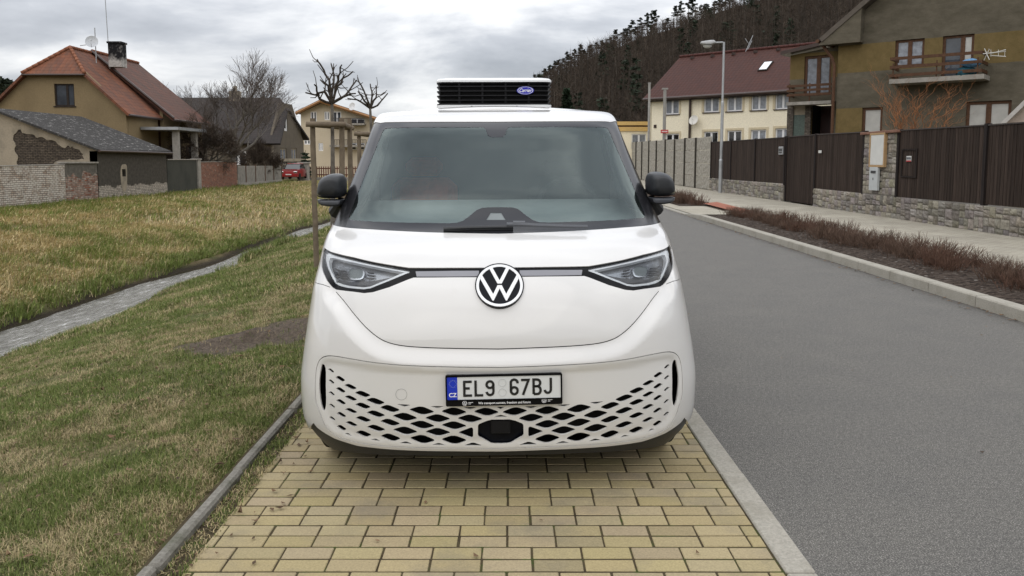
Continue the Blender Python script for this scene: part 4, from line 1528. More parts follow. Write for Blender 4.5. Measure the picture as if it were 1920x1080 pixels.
def house_olive():
    root = empty('olive_house', (21, 37, .2))
    tag(root, 'olive grey house with ochre bands, upstairs balcony and brown window frames', 'house')
    PL, PR = on_y(1564, 300, 40.0)[:2], on_y(1920, 300, 34.9)[:2]
    f = Fac(PL, PR)
    q = lambda x, y, d=0.0: tuple(f.px(x, y, d))
    def r(x0, y0, x1, y1, d=0.0):
        a, b = q(x0, y0, d), q(x1, y1, d); return (min(a[0], b[0]), max(a[0], b[0]), min(a[1], b[1]), max(a[1], b[1]))
    z1, z2, z3 = q(1567, 87)[1], q(1567, 138)[1], q(1567, 204)[1]
    t = NT('banded_render')
    s = t.sep(t.n('ShaderNodeTexCoord').outputs['UV'])
    nz = t.noise(1.0, 6, .65)
    zz = t.math('ADD', s[1], t.math('MULTIPLY', t.math('SUBTRACT', nz, .5), .06))
    mid = t.math('MULTIPLY', t.math('GREATER_THAN', zz, z2), t.math('LESS_THAN', zz, z1))
    low = t.math('MULTIPLY', t.math('LESS_THAN', zz, z3), t.math('GREATER_THAN', t.math('ABSOLUTE', t.math('SUBTRACT', s[0], 5.6)), 3.7))
    gr = t.ramp(t.noise(1.1, 6, .7, t.pos(1, (1, 1, 2.2))), (.3, (.075, .066, .047)), (.7, (.135, .118, .088)))
    och = t.ramp(t.noise(2.5, 6, .7), (.3, (.115, .085, .034)), (.7, (.165, .118, .052)))
    c = t.mix(t.math('MAXIMUM', mid, low), gr, och)
    mr = t.done(c, .92, t.bump(t.noise(22, 5, .7), .5, .015), .15)
    wA = r(1679, 76, 1731.5, 123); wB = r(1768, 68, 1823, 145)
    wC = r(1617, 202, 1653, 258); wD = r(1812, 191, 1894, 245)
    wC = (wC[0], wC[1], wC[2] - .4, wC[3]); wD = (wD[0], wD[1], wD[2] - .5, wD[3])
    zv = q(1562, 62)[1]
    W = 11.5
    tan = (q(1615, 0)[1] - q(1552, 55)[1]) / (q(1615, 0)[0] - q(1552, 55)[0])
    outer = [(0, -.2), (W, -.2), (W, zv), (W / 2, zv + tan * W / 2), (0, zv)]
    wall(f, outer, [rect(*w) for w in (wA, wB, wC, wD)], mr, root, 'gable_wall', thick=.3)
    window(f, root, *wA, M['brown_wood'], M['pane_curtain'], (.5,), fw=.11, d=-.12)
    fr = window(f, root, *wB, M['brown_wood'], M['pane'], (.64,), fw=.11, d=-.12, name='balcony_door')
    s0 = wB[0] + (wB[1] - wB[0]) * .68
    mb = MB(); f.box(mb, s0, wB[1] - .12, wB[2] + .12, wB[3] - .12, -.137, -.132); mb.build('pane', M['pane_light'], fr)
    window(f, root, *wC, M['brown_wood'], M['pane_light'], (), fw=.12, d=-.12)
    window(f, root, *wD, M['brown_wood'], M['pane_light'], (.5,), fw=.13, d=-.12)
    # band joints
    # balcony
    DB = 1.25
    sl = r(1667, 153, 1846, 143, DB)
    p0, p1 = q(1667, 153, DB), q(1845, 143, DB)
    zs = (p0[1] + p1[1]) / 2
    S0, S1 = p0[0], p1[0]
    bal = MB(); f.box(bal, S0, S1, zs - .1, zs + .1, .003, DB); b_o = bal.build('balcony', M['concrete'], root)
    mb = MB()
    for py in (100.5, 117, 133):
        a = q(1668, py + 11, DB)
        zz_ = (q(1675, py + 10, DB)[1] + q(1840, py - 3, DB)[1]) / 2
        f.box(mb, S0, S1 - .1, zz_ - .065, zz_ + .065, DB - .06, DB)
        f.box(mb, S0, S0 + .06, zz_ - .065, zz_ + .065, .003, DB - .06); f.box(mb, S1 - .16, S1 - .1, zz_ - .065, zz_ + .065, .003, DB - .06)
    for sx in (S0 + .1, (S0 + S1) / 2, S1 - .3): f.box(mb, sx, sx + .05, zs + .1, zz_ + 1.0 - .45, DB - .12, DB - .063)
    mb.build('railing', M['brown_wood'], b_o)
    # verge roof
    ov, side = .55, .75
    e0 = f.w(-side, zv - tan * side + .32, ov); a0 = f.w(W / 2, zv + tan * W / 2 + .32, ov)
    e1 = f.w(-side, zv - tan * side + .32, -9); a1 = f.w(W / 2, zv + tan * W / 2 + .32, -9)
    g0 = f.w(W + side, zv - tan * side + .32, ov); g1 = f.w(W + side, zv - tan * side + .32, -9)
    roof_plane(root, [e0, e1, a1, a0], M['verge'], thick=.22)
    roof_plane(root, [g1, g0, a0, a1], M['verge'], thick=.22)
    mb = MB()
    ez = zv - tan * side
    mb.hexa([f.w(-side, ez, ov - .05), f.w(1.15, ez, ov - .05), f.w(1.15, ez + tan * (side + 1.15) + .05, ov - .05), f.w(-side, ez + .08, ov - .05)] +
            [f.w(-side, ez, .003), f.w(1.15, ez, .003), f.w(1.15, ez + tan * (side + 1.15) + .05, .003), f.w(-side, ez + .08, .003)])
    mb.build('eaves_box', mr, root)
    mb = MB(); mb.tube([f.w(-side - .08, ez + .2, ov), f.w(-side - .08, ez + .2, -9)], .09, 8); mb.build('gutter', M['brown_wood'], root); mb = MB()
    mb.tube([f.w(-side, ez + .12, .2), f.w(-.25, ez - .6, .1), f.w(-.12, ez - 1.0, .1), f.w(-.12, 0, .1)], .075, 8)
    mb.build('downpipe', M['brown_wood'], root)
    sw = Fac(PL, tuple(np.array(PL) - f.n * 9)); sw.n = -f.t
    wall(sw, rect(.31, 9, -.2, zv), [], mr, root, 'side_wall')
    # wing with the second balcony
    fw_ = Fac(on_y(1476, 300, 43.2)[:2], on_y(1566, 300, 41.6)[:2])
    qq = lambda x, y, d=0.0: tuple(fw_.px(x, y, d))
    def rr(x0, y0, x1, y1, d=0.0):
        a, b = qq(x0, y0, d), qq(x1, y1, d); return (min(a[0], b[0]), max(a[0], b[0]), min(a[1], b[1]), max(a[1], b[1]))
    wg = MB()
    w = rr(1509, 106, 1557, 178); dk = rr(1520, 196, 1558, 262); dk = (dk[0], dk[1], -.1, dk[3])
    zr_ = qq(1480, 104)[1]; zr2 = qq(1562, 86)[1]
    wall(fw_, [(0, -.2), (dk[0], -.2), (dk[0], dk[3]), (dk[1], dk[3]), (dk[1], -.2), (fw_.L, -.2), (fw_.L, zr2), (.12, zr_), (0, zr_)], [rect(*w)], mr, root, 'wing_wall', thick=.3)
    window(fw_, root, *w, M['brown_wood'], M['pane_curtain'], (.52,), fw=.13, d=-.1, name='balcony_door')
    mb = MB(); fw_.box(mb, dk[0], dk[1], -.2, dk[3], -1.6, -1.5)
    mb.build('door', mat_plain('dark_red_door', (.035, .010, .008), .5, .2), root)
    mb = MB(); fw_.box(mb, dk[0] - .05, dk[0], -.2, dk[3], -1.5, -.3); mb.build('porch_side', M['void'], root)
    pt = mat_brick('pilaster_brick', (.13, .11, .09), (.10, .085, .07), (.06, .05, .04), .22, .075)
    for (x0, x1) in ((1478, 1487.5), (1511.5, 1520)):
        mb = MB(); s = rr(x0, 198, x1, 262); fw_.box(mb, s[0], s[1], -.2, s[3], .003, .12); mb.build('pilaster', pt, root)
    mb = MB(); s = rr(1488, 216, 1511, 262); fw_.box(mb, s[0], s[1], -.2, s[3], .003, .05); mb.build('panel', mat_plain('green_glass_brick', (.06, .085, .07), .4, .4, 14), root)
    mb = MB(); s = rr(1488, 198, 1511, 215); fw_.box(mb, s[0], s[1], s[2], s[3], .003, .04); mb.build('panel', M['beige_plaster'], root)
    db = .9
    s = rr(1474, 196, 1558, 190, db)
    zs = qq(1515, 193, db)[1]
    mb = MB(); fw_.box(mb, s[0], s[1], zs - .08, zs + .08, .125, db); wb = mb.build('balcony', M['concrete'], root)
    mb = MB()
    for py in (160, 168.5, 177):
        z = qq(1515, py, db)[1]; fw_.box(mb, s[0], s[1], z - .06, z + .06, db - .05, db); fw_.box(mb, s[0], s[0] + .06, z - .06, z + .06, .003, db - .05)
    for sx in (s[0] + .1, (s[0] + s[1]) / 2): fw_.box(mb, sx, sx + .05, zs + .08, zs + 1.0, db - .1, db - .053)
    mb.build('railing', M['brown_wood'], wb)
    a, b = fw_.w(-.35, zr_ + .0, .5), fw_.w(fw_.L, zr2 + .12, .5)
    c_, d_ = fw_.w(fw_.L, zr2 + .12, -6), fw_.w(-.35, zr_ + .0, -6)
    mb = MB(); mb.hexa([Vector(a) + Vector((0, 0, .18)), Vector(b) + Vector((0, 0, .18)), Vector(c_) + Vector((0, 0, .18)), Vector(d_) + Vector((0, 0, .18)), a, b, c_, d_])
    mb.build('wing_roof', M['gutter'], root)
    adopt(root)
    # things on the balcony
    D = DB - .5
    c = np.array(f.w(*q(1820, 134, D), D))
    mb = MB()
    bag(mb, Vector(c) + Vector((-.2, 0, -.1)), (.42, .3, .30), 1)
    o = mb.build('tarpaulin_bundle', mat_plain('teal_cloth', (.012, .055, .075), .6, .6, 4), smooth=True)
    tag(o, 'dark teal cloth bundle on the upstairs balcony', 'bundle')
    mb = MB(); bag(mb, Vector(c) + Vector((.0, -.02, .34)), (.38, .25, .2), 2)
    o = mb.build('plastic_bag', mat_plain('light_blue_plastic', (.17, .36, .60), .4, .3, 5), smooth=True)
    tag(o, 'light blue plastic bag lying on the teal bundle', 'bag')
    mb = MB()
    A_ = lambda x, y, dd: f.w(*q(x, y, dd), dd)
    mb.tube([A_(1843, 101, DB), A_(1886, 96, DB)], .02, 6)
    for (x0, y0, x1, y1) in ((1846, 91, 1855, 112), (1845, 113, 1855, 92), (1857, 101, 1886, 93), (1857, 104, 1886, 106)):
        mb.tube([A_(x0, y0, DB - .05), A_(x1, y1, DB + .05)], .016, 5)
    for x in (1858, 1872, 1884): mb.tube([A_(x, 93, DB), A_(x, 106, DB)], .010, 5)
    tag(mb.build('balcony_antenna', mat_plain('antenna_white', (.55, .54, .5), .5, .1)), 'white TV antenna sticking out from the balcony rail', 'antenna')
    # small pinkish gable building by the fence
    Y = 26.0
    root = empty('small_outbuilding', tuple(on_y(1930, 300, Y)[:2]) + (.1,))
    tag(root, 'small pale pink outbuilding with white verge at the frame edge', 'outbuilding')
    gp0 = on_y(1876, 300, Y); g = Fac(gp0[:2], (gp0[0] + 4.2 * .857, Y - 4.2 * .515))
    zz0 = g.px(1884, 230)[1]; zz1 = g.px(1921, 194)[1]; sx = g.px(1921, 194)[0]; s0 = g.px(1884, 230)[0]
    k = (zz1 - zz0) / (sx - s0)
    top = zz0 + k * (2.1 - s0)
    wall(g, [(s0, -.1), (4.2 - s0, -.1), (4.2 - s0, zz0), (2.1, top), (s0, zz0)], [], mat_plaster('pink_plaster', (.46, .38, .32)), root, 'gable_wall')
    mt = mat_plain('verge_white', (.42, .40, .37), .7, .15)
    for sg in (0, 1):
        S = lambda a: a if sg == 0 else 4.2 - a
        roof_plane(root, [g.w(S(s0 - .25), zz0 - .25 * k + .12, .25), g.w(S(s0 - .25), zz0 - .25 * k + .12, -4), g.w(2.1, top + .12, -4), g.w(2.1, top + .12, .25)], mt, thick=.12)
    adopt(root)
    return f


def bag(mb, c, r, seed):
    rs = np.random.default_rng(seed)
    n, m = 9, 16
    vs, fs = [], []
    for i in range(n + 1):
        th = math.pi * i / n
        for k in range(m):
            ph = 2 * math.pi * k / m
            w = 1 + .28 * (vnoise(ph * 1.6 + seed * 7, th * 2.2) - .5) + .1 * rs.random()
            vs.append(Vector(c) + Vector((r[0] * math.sin(th) * math.cos(ph) * w, r[1] * math.sin(th) * math.sin(ph) * w, r[2] * max(math.cos(th), -.75) * w)))
    for i in range(n):
        for k in range(m):
            fs.append((i * m + k, i * m + (k + 1) % m, (i + 1) * m + (k + 1) % m, (i + 1) * m + k)[::-1])
    mb.add(vs, fs)


fo = house_olive()

# ---------------- street fence on the right (line x = 9.62)
XF = 9.62
fy = lambda px, z=.8: y_at(px, XF, z)
fz = lambda px, py: on_x(px, py, XF)[2]


def stones(name, label, cat, y0, y1, z0, z1a, z1b, depth=.35, root=None):
    """ashlar-faced wall: random rectangles cut from the face, each a bevelled stone, in front of a mortar core"""
    mb = MB()
    rs = random.Random(int(y0 * 100))
    rects = []
    def cut(a, b, c, d):
        w, h = b - a, d - c
        if (w < .34 and h < .26) or (w < .2 and h < .34) :
            rects.append((a, b, c, d)); return
        if w / .26 > h / .2:
            m = a + w * rs.uniform(.35, .65); cut(a, m, c, d); cut(m, b, c, d)
        else:
            m = c + h * rs.uniform(.35, .65); cut(a, b, c, m); cut(a, b, m, d)
    cut(y0, y1, z0, max(z1a, z1b))
    for (a, b, c, d) in rects:
        v = rs.uniform(.65, 1.3)
        col = (.225 * v, .205 * v * rs.uniform(.95, 1.03), .18 * v * rs.uniform(.85, 1.05))
        j = .007
        top = z1a + (z1b - z1a) * ((a + b) / 2 - y0) / (y1 - y0)
        d = min(d, top)
        if d - c < .04: continue
        px_ = rs.uniform(.02, .045)
        # pillowed stone: 3x3 grid front
        n = 4
        vs, fs = [], []
        for q in range(n + 1):
            for p in range(n + 1):
                u, w = p / n, q / n
                e = min(min(u, 1 - u), min(w, 1 - w)) * 2
                yy = a + j + (b - a - 2 * j) * u; zz = c + j + (d - c - 2 * j) * w
                out = (.012 if e == 0 else px_ + rs.uniform(-.012, .012))
                vs.append((XF - out, yy, zz))
        for q in range(n):
            for p in range(n):
                i = q * (n + 1) + p
                fs.append((i, i + n + 1, i + n + 2, i + 1))
        b0 = len(vs)
        ring = [(0, 0), (n, 0), (n, n), (0, n)]
        for (p, q) in ring:
            vs.append((XF + .05, a + j + (b - a - 2 * j) * p / n, c + j + (d - c - 2 * j) * q / n))
        idx = [q * (n + 1) + p for (p, q) in ring]
        edge = [[k for k in range(n + 1)], [k * (n + 1) + n for k in range(n + 1)], [n * (n + 1) + n - k for k in range(n + 1)], [(n - k) * (n + 1) for k in range(n + 1)]]
        for s_ in range(4):
            fs.append(tuple(edge[s_]) + (b0 + (s_ + 1) % 4, b0 + s_))
        mb.add(vs, fs, col)
    o = root or empty(name, (XF, (y0 + y1) / 2, z0))
    if root is None: tag(o, label, cat)
    mb.build('facing_stones', M['stone'], o, colors=True)
    mb = MB(); mb.hexa([(XF, y0, z1a - .01), (XF + depth, y0, z1a - .01), (XF + depth, y1, z1b - .01), (XF, y1, z1b - .01), (XF, y0, z0 - .3), (XF + depth, y0, z0 - .3), (XF + depth, y1, z0 - .3), (XF, y1, z0 - .3)])
    mb.build('mortar_core', M['mortar'], o)
    return o


M['stone'] = mat_attr('rough_stone', .9, .9, 45, .02, .35, 14)
M['mortar'] = mat_plain('mortar', (.17, .155, .13), .95, .2, 10, bump=.4)
M['plank'] = None
t = NT('dark_planks')
g = t.noise(3.0, 6, .65, t.pos(1, (9, 9, .5)))
c = t.mix(1.0, t.col_attr(), t.ramp(g, (.3, (.6,) * 3), (.7, (1.5,) * 3)), 'MULTIPLY')
M['plank'] = t.done(c, .85, t.bump(t.noise(6, 5, .7, t.pos(1, (12, 12, .6))), .5, .006), .1)

yG0, yG1 = fy(1470), fy(1526)      # gate
yP0, yP1 = fy(1618), fy(1679)      # stone pillar
yE = fy(1331)
zb = lambda px, py: fz(px, py)
baseL = stones('stone_wall', 'low grey ashlar wall under the planks, between concrete fence and gate', 'wall', yG0 + .02, yE, .0, zb(1468, 344), zb(1332, 334))
adopt(baseL)
baseR = stones('stone_wall', 'long low grey ashlar wall with pillar, right of the plank gate', 'wall', 2.0, yG1 - .02, .0, zb(1900, 396), zb(1530, 353))
stones('', '', '', yP1 + .003, yP0 - .003, zb(1650, 366) + .02, zb(1650, 251), zb(1650, 251), root=baseR)
mb = MB(); mb.box((XF - .1, yP1 - .1, zb(1650, 251)), (XF + .45, yP0 + .1, zb(1650, 251) + .07), bev=.01)
mb.build('pillar_coping', mat_plain('terracotta_cap', (.19, .10, .07), .8, .3), baseR)
mb = MB()
for (a, b) in ((2.0, yP1 - .12), (yP0 + .12, yG1 - .05)):
    za = np.interp(a, [yP1, 14], [0, 0])
adopt(baseR)


def planks(name, label, cat, ya, yb, zlo, zhi, xoff=0.02, posts=(), group=None, dim=1.0, pw=.105, post_top=.05):
    """zlo(y), zhi(y); posts: y positions"""
    root = empty(name, (XF, (ya + yb) / 2, zlo((ya + yb) / 2)))
    tag(root, label, cat, group)
    ps = sorted(set([ya, yb] + list(posts)))
    for a, b in zip(ps[:-1], ps[1:]):
        mb = MB(); y = a + .03
        while y < b - .03:
            y2 = min(y + pw, b - .02)
            v = random.uniform(.75, 1.3) * dim
            col = (.036 * v, .026 * v, .021 * v)
            dx = random.uniform(-.003, .003)
            mb.box((XF + xoff + dx, y + .006, zlo(y)), (XF + xoff + .025 + dx, y2 - .006, zhi(y)), col)
            y = y2
        mb.build('panel', M['plank'], root, colors=True)
        mb = MB(); mb.box((XF + xoff + .03, a + .03, zlo(a)), (XF + xoff + .032, b - .03, zhi(b)))
        for z in (zlo(a) + .2, zhi(a) - .2): mb.box((XF + xoff + .034, a + .03, z - .04), (XF + xoff + .07, b - .03, z + .04))
        mb.build('backing', M['void'], root)
        mb = MB(); mb.hexa([(XF + xoff - .02, a, zhi(a) + .03), (XF + xoff + .06, a, zhi(a) + .03), (XF + xoff + .06, b, zhi(b) + .03), (XF + xoff - .02, b, zhi(b) + .03),
                            (XF + xoff - .02, a, zhi(a) + .003), (XF + xoff + .06, a, zhi(a) + .003), (XF + xoff + .06, b, zhi(b) + .003), (XF + xoff - .02, b, zhi(b) + .003)])
        mb.build('top_rail', mat_plain('rail_wood', (.06, .05, .045), .7, .2), root)
    for p in ps:
        mb = MB(); mb.box((XF + xoff - .035, p - .05, zlo(p) - .02), (XF + xoff + .07, p + .05, zhi(p) + post_top), (.02, .016, .015))
        mb.build('post', M['plank'], root, colors=True)
    return root


li = lambda pts: (lambda y: float(np.interp(y, *zip(*sorted(pts)))))
loL = li([(fy(1332), fz(1332, 333.5)), (fy(1469), fz(1469, 346))])
hiL = li([(fy(1332), fz(1332, 267.5)), (fy(1470), fz(1470, 258.5))])
o = planks('plank_fence', 'dark plank fence in three bays left of the gate, above low stone', 'fence', yG0 + .03, yE - .1, loL, hiL, posts=(fy(1414), fy(1369)))
adopt(o)
hiG = li([(fy(1470), fz(1470, 258)), (fy(1526), fz(1526, 253.5))])
o = planks('plank_gate', 'tall dark plank gate reaching down to the footpath', 'gate', yG1 + .06, yG0 - .06, lambda y: .15, hiG, xoff=.05, pw=.07)
adopt(o)
loM = li([(fy(1530), fz(1530, 354)), (fy(1617), fz(1617, 363))])
hiM = li([(fy(1526), fz(1526, 253.5)), (fy(1618), fz(1618, 249))])
o = planks('plank_fence', 'single dark plank fence bay between gate and stone pillar', 'fence', yP0 + .04, yG1 - .02, loM, hiM, pw=.085)
adopt(o)
loR = li([(fy(1680), fz(1680, 369)), (fy(1920), fz(1920, 390))])
hiR = li([(fy(1680), fz(1680, 246)), (fy(1920), fz(1920, 232))])
o = planks('plank_fence', 'long dark plank fence with letter hatch, right of the stone pillar', 'fence', 2.2, yP1 - .03, loR, hiR, posts=(fy(1842), 12.9, 10, 6), pw=.115)
# letter hatch frame
hy0, hy1, hz0, hz1 = fy(1716), fy(1687), fz(1700, 333), fz(1700, 279)
mb = MB()
for (a, b, c, d) in ((hy0, hy1, hz1 - .04, hz1), (hy0, hy1, hz0, hz0 + .04), (hy0, hy0 + .05, hz0 + .04, hz1 - .04), (hy1 - .05, hy1, hz0 + .04, hz1 - .04)):
    mb.box((XF - .005, a, c), (XF + .018, b, d), (.022, .017, .015))
mb.build('hatch', M['plank'], o, colors=True)
adopt(o)
# cabinets, notices
def face_box(name, label, cat, px0, py0, px1, py1, xo, th, mat, bev=.008):
    y1, y0 = fy(px0), fy(px1)
    pm = (px0 + px1) / 2
    mb = MB(); mb.box((XF - xo - th, y0, fz(pm, py1)), (XF - xo, y1, fz(pm, py0)), bev=bev)
    o = mb.build(name, mat)
    if cat: tag(o, label, cat)
    return o, (XF - xo - th, y0, y1, fz(pm, py1), fz(pm, py0))


M['cab_white'] = mat_plain('cabinet_white', (.55, .55, .52), .5, .08, 5)
M['cab_grey'] = mat_plain('cabinet_grey', (.42, .44, .44), .5, .08, 5)
rt = empty('meter_cabinet', (XF - .05, (fy(1634) + fy(1662)) / 2, fz(1648, 312)))
tag(rt, 'white meter cabinet with pale wooden frame on the stone pillar', 'cabinet')
o, (x0, a, b, c, d) = face_box('door', '', None, 1635.5, 253, 1660.5, 309.5, .045, .05, M['cab_white']); o.parent = rt
mb = MB()
for (p, q_, r_, s_) in ((a - .05, b + .05, d + .002, d + .05), (a - .05, b + .05, c - .05, c - .002), (a - .05, a - .002, c - .002, d + .002), (b + .002, b + .05, c - .002, d + .002)):
    mb.box((x0 - .01, p, r_), (XF - .03, q_, s_))
o = mb.build('frame', mat_plain('pine_frame', (.38, .25, .13), .7, .15), rt)
adopt(rt)
rt = empty('electricity_box', (XF - .05, (fy(1636) + fy(1652)) / 2, fz(1644, 358)))
tag(rt, 'narrow light grey electricity box below the white cabinet on the pillar', 'box')
o, (x0, a, b, c, d) = face_box('door', '', None, 1636.5, 313.5, 1652, 357, .045, .07, M['cab_grey']); o.parent = rt
mb = MB(); mb.box((x0 - .012, a + .10, d - .16), (x0 - .001, b - .10, d - .09), bev=.01); o = mb.build('lock', M['black_plastic'], rt)
mb = MB(); mb.box((x0 - .004, (a + b) / 2 - .02, (c + d) / 2 - .03), (x0 - .001, (a + b) / 2 + .02, (c + d) / 2 + .03)); o = mb.build('warning_mark', M['black_plastic'], rt)
adopt(rt)
rt = empty('intercom', (XF, fy(1463), fz(1463, 291))); tag(rt, 'grey door intercom on the plank fence left of the gate', 'intercom')
o, (x0, a, b, c, d) = face_box('case', '', None, 1459.5, 275, 1467, 290, -.015, .05, M['metal_grey']); o.parent = rt
mb = MB(); mb.box((x0 - .006, a + .05, d - .16), (x0 - .001, b - .05, d - .07)); mb.box((x0 - .006, a + .06, c + .05), (x0 - .001, b - .06, c + .10)); mb.build('speaker', M['black_plastic'], rt)
adopt(rt)
o, _ = face_box('notice_plate', 'small white notice plate on the gate post', 'plate', 1534.5, 282, 1540, 287, .03, .01, M['cab_white'], 0)
rt = empty('sticker', (XF, fy(1701), fz(1701, 303))); tag(rt, 'small white and red sticker on the letter hatch', 'sticker')
o, (x0, a, b, c, d) = face_box('plate', '', None, 1696.5, 292.5, 1705.5, 303, -.008, .008, M['cab_white'], 0); o.parent = rt
mb = MB(); mb.box((x0 - .003, a, c), (x0 - .001, b, c + .03)); mb.build('stripe', mat_plain('sticker_red', (.35, .02, .02), .5), rt)
mb = MB(); mb.box((x0 - .003, a + .015, c + .05), (x0 - .001, b - .015, d - .03)); mb.build('stripe', mat_plain('sticker_grey', (.1, .1, .11), .5), rt)
adopt(rt)


def concrete_fence():
    root = empty('concrete_fence', (XF, 46, .1))
    tag(root, 'pale grey precast concrete panel fence beyond the plank fence', 'fence')
    pxs = [1331, 1303.5, 1283, 1264, 1246.5, 1230, 1216, 1203, 1192, 1182, 1173, 1165, 1157]
    t = NT('split_stone_concrete')
    v = t.n('ShaderNodeTexVoronoi'); v.inputs['Scale'].default_value = 5; t.l(t.pos(), v.inputs['Vector'])
    n = t.noise(8, 6, .7)
    h = t.math('ADD', v.outputs['Distance'], n)
    c = t.ramp(n, (.3, (.24, .225, .19)), (.7, (.42, .39, .335)))
    mp = t.done(c, .95, t.bump(h, 1.0, .07), .15)
    for i, (p1, p0) in enumerate(zip(pxs[:-1], pxs[1:])):
        ya, yb = fy(p1), fy(p0)
        ztop = fz(p0, np.interp(p0, [1170, 1331], [268, 257]))
        zb_ = PAVZ
        for k in range(4):
            mb = MB(); h_ = (ztop - zb_) / 4
            mb.box((XF + .02 + random.uniform(0, .012), ya + .062, zb_ + k * h_ + .006), (XF + .08, yb - .062, zb_ + (k + 1) * h_ - .006), bev=.012)
            mb.build('panel', mp, root)
        mb = MB(); mb.box((XF - .05, yb - .06, zb_ - .1), (XF + .14, yb + .06, ztop + (.04 if i % 2 else .01)), bev=.01)
        mb.build('post', M['fpost_shaded'], root)
    adopt(root)


M['fpost_shaded'] = mat_plain('fence_post_shaded', (.05, .045, .037), .95, .25, 6, bump=.4)  # mid-grey posts coloured dark: the shade of their side faces is painted in
concrete_fence()


def street_lamp():
    b = on_z(1350.5, 361.5, PAVZ)
    Y = b[1]
    top = on_y(1353, 79, Y)
    root = empty('street_lamp', tuple(b))
    tag(root, 'grey street lamp standing by the stone wall', 'street lamp')
    x = b[0]; z0 = PAVZ
    zj = on_y(1351, 301, Y)[2]; zt_ = top[2]
    zm = on_y(1353, 192, Y)[2]
    mb = MB(); mb.tube([(x, Y, z0 - .2), (x, Y, zj)], .085, 14); mb.tube([(x, Y, zj), (x, Y, zj + .06)], [.095, .07], 14)
    mb.tube([(x, Y, zj + .06), (x, Y, zm)], .066, 14); mb.tube([(x, Y, zm), (x, Y, zm + .05)], [.066, .05], 14)
    mb.tube([(x, Y, zm + .05), (x, Y, zt_)], .05, 12)
    smooth_angle(mb.build('pole', M['metal_grey'], root))
    e = on_y(1338, 80, Y)
    mb = MB(); mb.tube([(x, Y, zt_ - .05), (x - .06, Y, zt_ - .01), (e[0], Y, e[2])], .035, 8)
    smooth_angle(mb.build('arm', M['metal_grey'], root))
    # luminaire: tapered shell
    a, c = on_y(1341, 81, Y), on_y(1313, 81, Y)
    secs = []
    prof = [(0, .06, .06, -.02), (.1, .13, .13, -.04), (.35, .17, .18, -.09), (.65, .17, .16, -.10), (.9, .12, .09, -.06), (1, .04, .03, -.03)]
    vs, fs = [], []; n = 14
    for (tt, w, hh, dz) in prof:
        xx = a[0] + (c[0] - a[0]) * tt; zz = a[2] + (c[2] - a[2]) * tt + dz + .05
        for k in range(n):
            an = 2 * math.pi * k / n
            s_ = math.sin(an)
            vs.append((xx, Y + w * math.cos(an), zz + (hh if s_ > 0 else .05) * s_))
    for i in range(len(prof) - 1):
        for k in range(n): fs.append((i * n + k, i * n + (k + 1) % n, (i + 1) * n + (k + 1) % n, (i + 1) * n + k))
    fs.append(tuple(range(n))); fs.append(tuple((len(prof) - 1) * n + k for k in range(n))[::-1])
    head = mesh_obj('lamp_head', vs, fs, mat_plain('lamp_shell', (.33, .33, .325), .5, .1), root, smooth=True)
    vs, fs = [], []
    cx_ = a[0] + (c[0] - a[0]) * .52; cz = a[2] + (c[2] - a[2]) * .52 - .10
    for i in range(5):
        th = i / 4 * math.pi / 2
        for k in range(14):
            an = 2 * math.pi * k / 14
            vs.append((cx_ + .2 * math.cos(th) * math.cos(an), Y + .12 * math.cos(th) * math.sin(an), cz - .12 * math.sin(th)))
    for i in range(4):
        for k in range(14): fs.append((i * 14 + k, (i + 1) * 14 + k, (i + 1) * 14 + (k + 1) % 14, i * 14 + (k + 1) % 14))
    mesh_obj('lamp_glass', vs, fs, mat_plain('lamp_glass', (.45, .45, .43), .25, .1), head, smooth=True)
    adopt(root)


street_lamp()


def sign_post():
    Y = 57.0
    b = on_y(1245, 270, Y)
    root = empty('street_sign', (b[0], Y, .0))
    tag(root, 'small red street name sign on a grey post before the cream house', 'street sign')
    mb = MB(); mb.tube([(b[0], Y, 0), (b[0], Y, on_y(1245, 168, Y)[2])], .11, 10); mb.box((b[0] - .2, Y - .12, on_y(1245, 168, Y)[2]), (b[0] + .2, Y + .12, on_y(1245, 165, Y)[2]))
    mb.build('post', mat_plain('post_concrete', (.26, .25, .23), .8, .15), root)
    a, c = on_y(1238, 243.5, Y), on_y(1252, 250, Y)
    mb = MB(); mb.box((a[0], Y - .2, c[2]), (c[0], Y - .17, a[2])); sg = mb.build('plate', mat_plain('sign_red', (.42, .025, .02), .45, .05), root)
    mb = MB(); w = c[0] - a[0]; zc = (a[2] + c[2]) / 2
    for (u, v) in ((.14, .18), (.21, .27), (.31, .36), (.40, .46), (.49, .52), (.57, .63), (.67, .71), (.74, .80), (.83, .87)): mb.box((a[0] + w * u, Y - .206, zc - .04), (a[0] + w * v, Y - .201, zc + .04))
    mb.build('lettering', M['text_white'], sg)
    adopt(root)
    Y = 60
    b = on_y(1216, 270, Y)
    mb = MB(); mb.tube([(b[0], Y, 0), (b[0], Y, on_y(1216, 157, Y)[2])], .085, 10); mb.tube([(b[0], Y, on_y(1216, 157, Y)[2]), (b[0], Y, on_y(1216, 155, Y)[2])], [.11, .11], 10)
    tag(mb.build('utility_pole', mat_plain('pole_grey', (.30, .29, .27), .6, .15)), 'thin pale grey pole at the left corner of the cream house', 'pole')


sign_post()


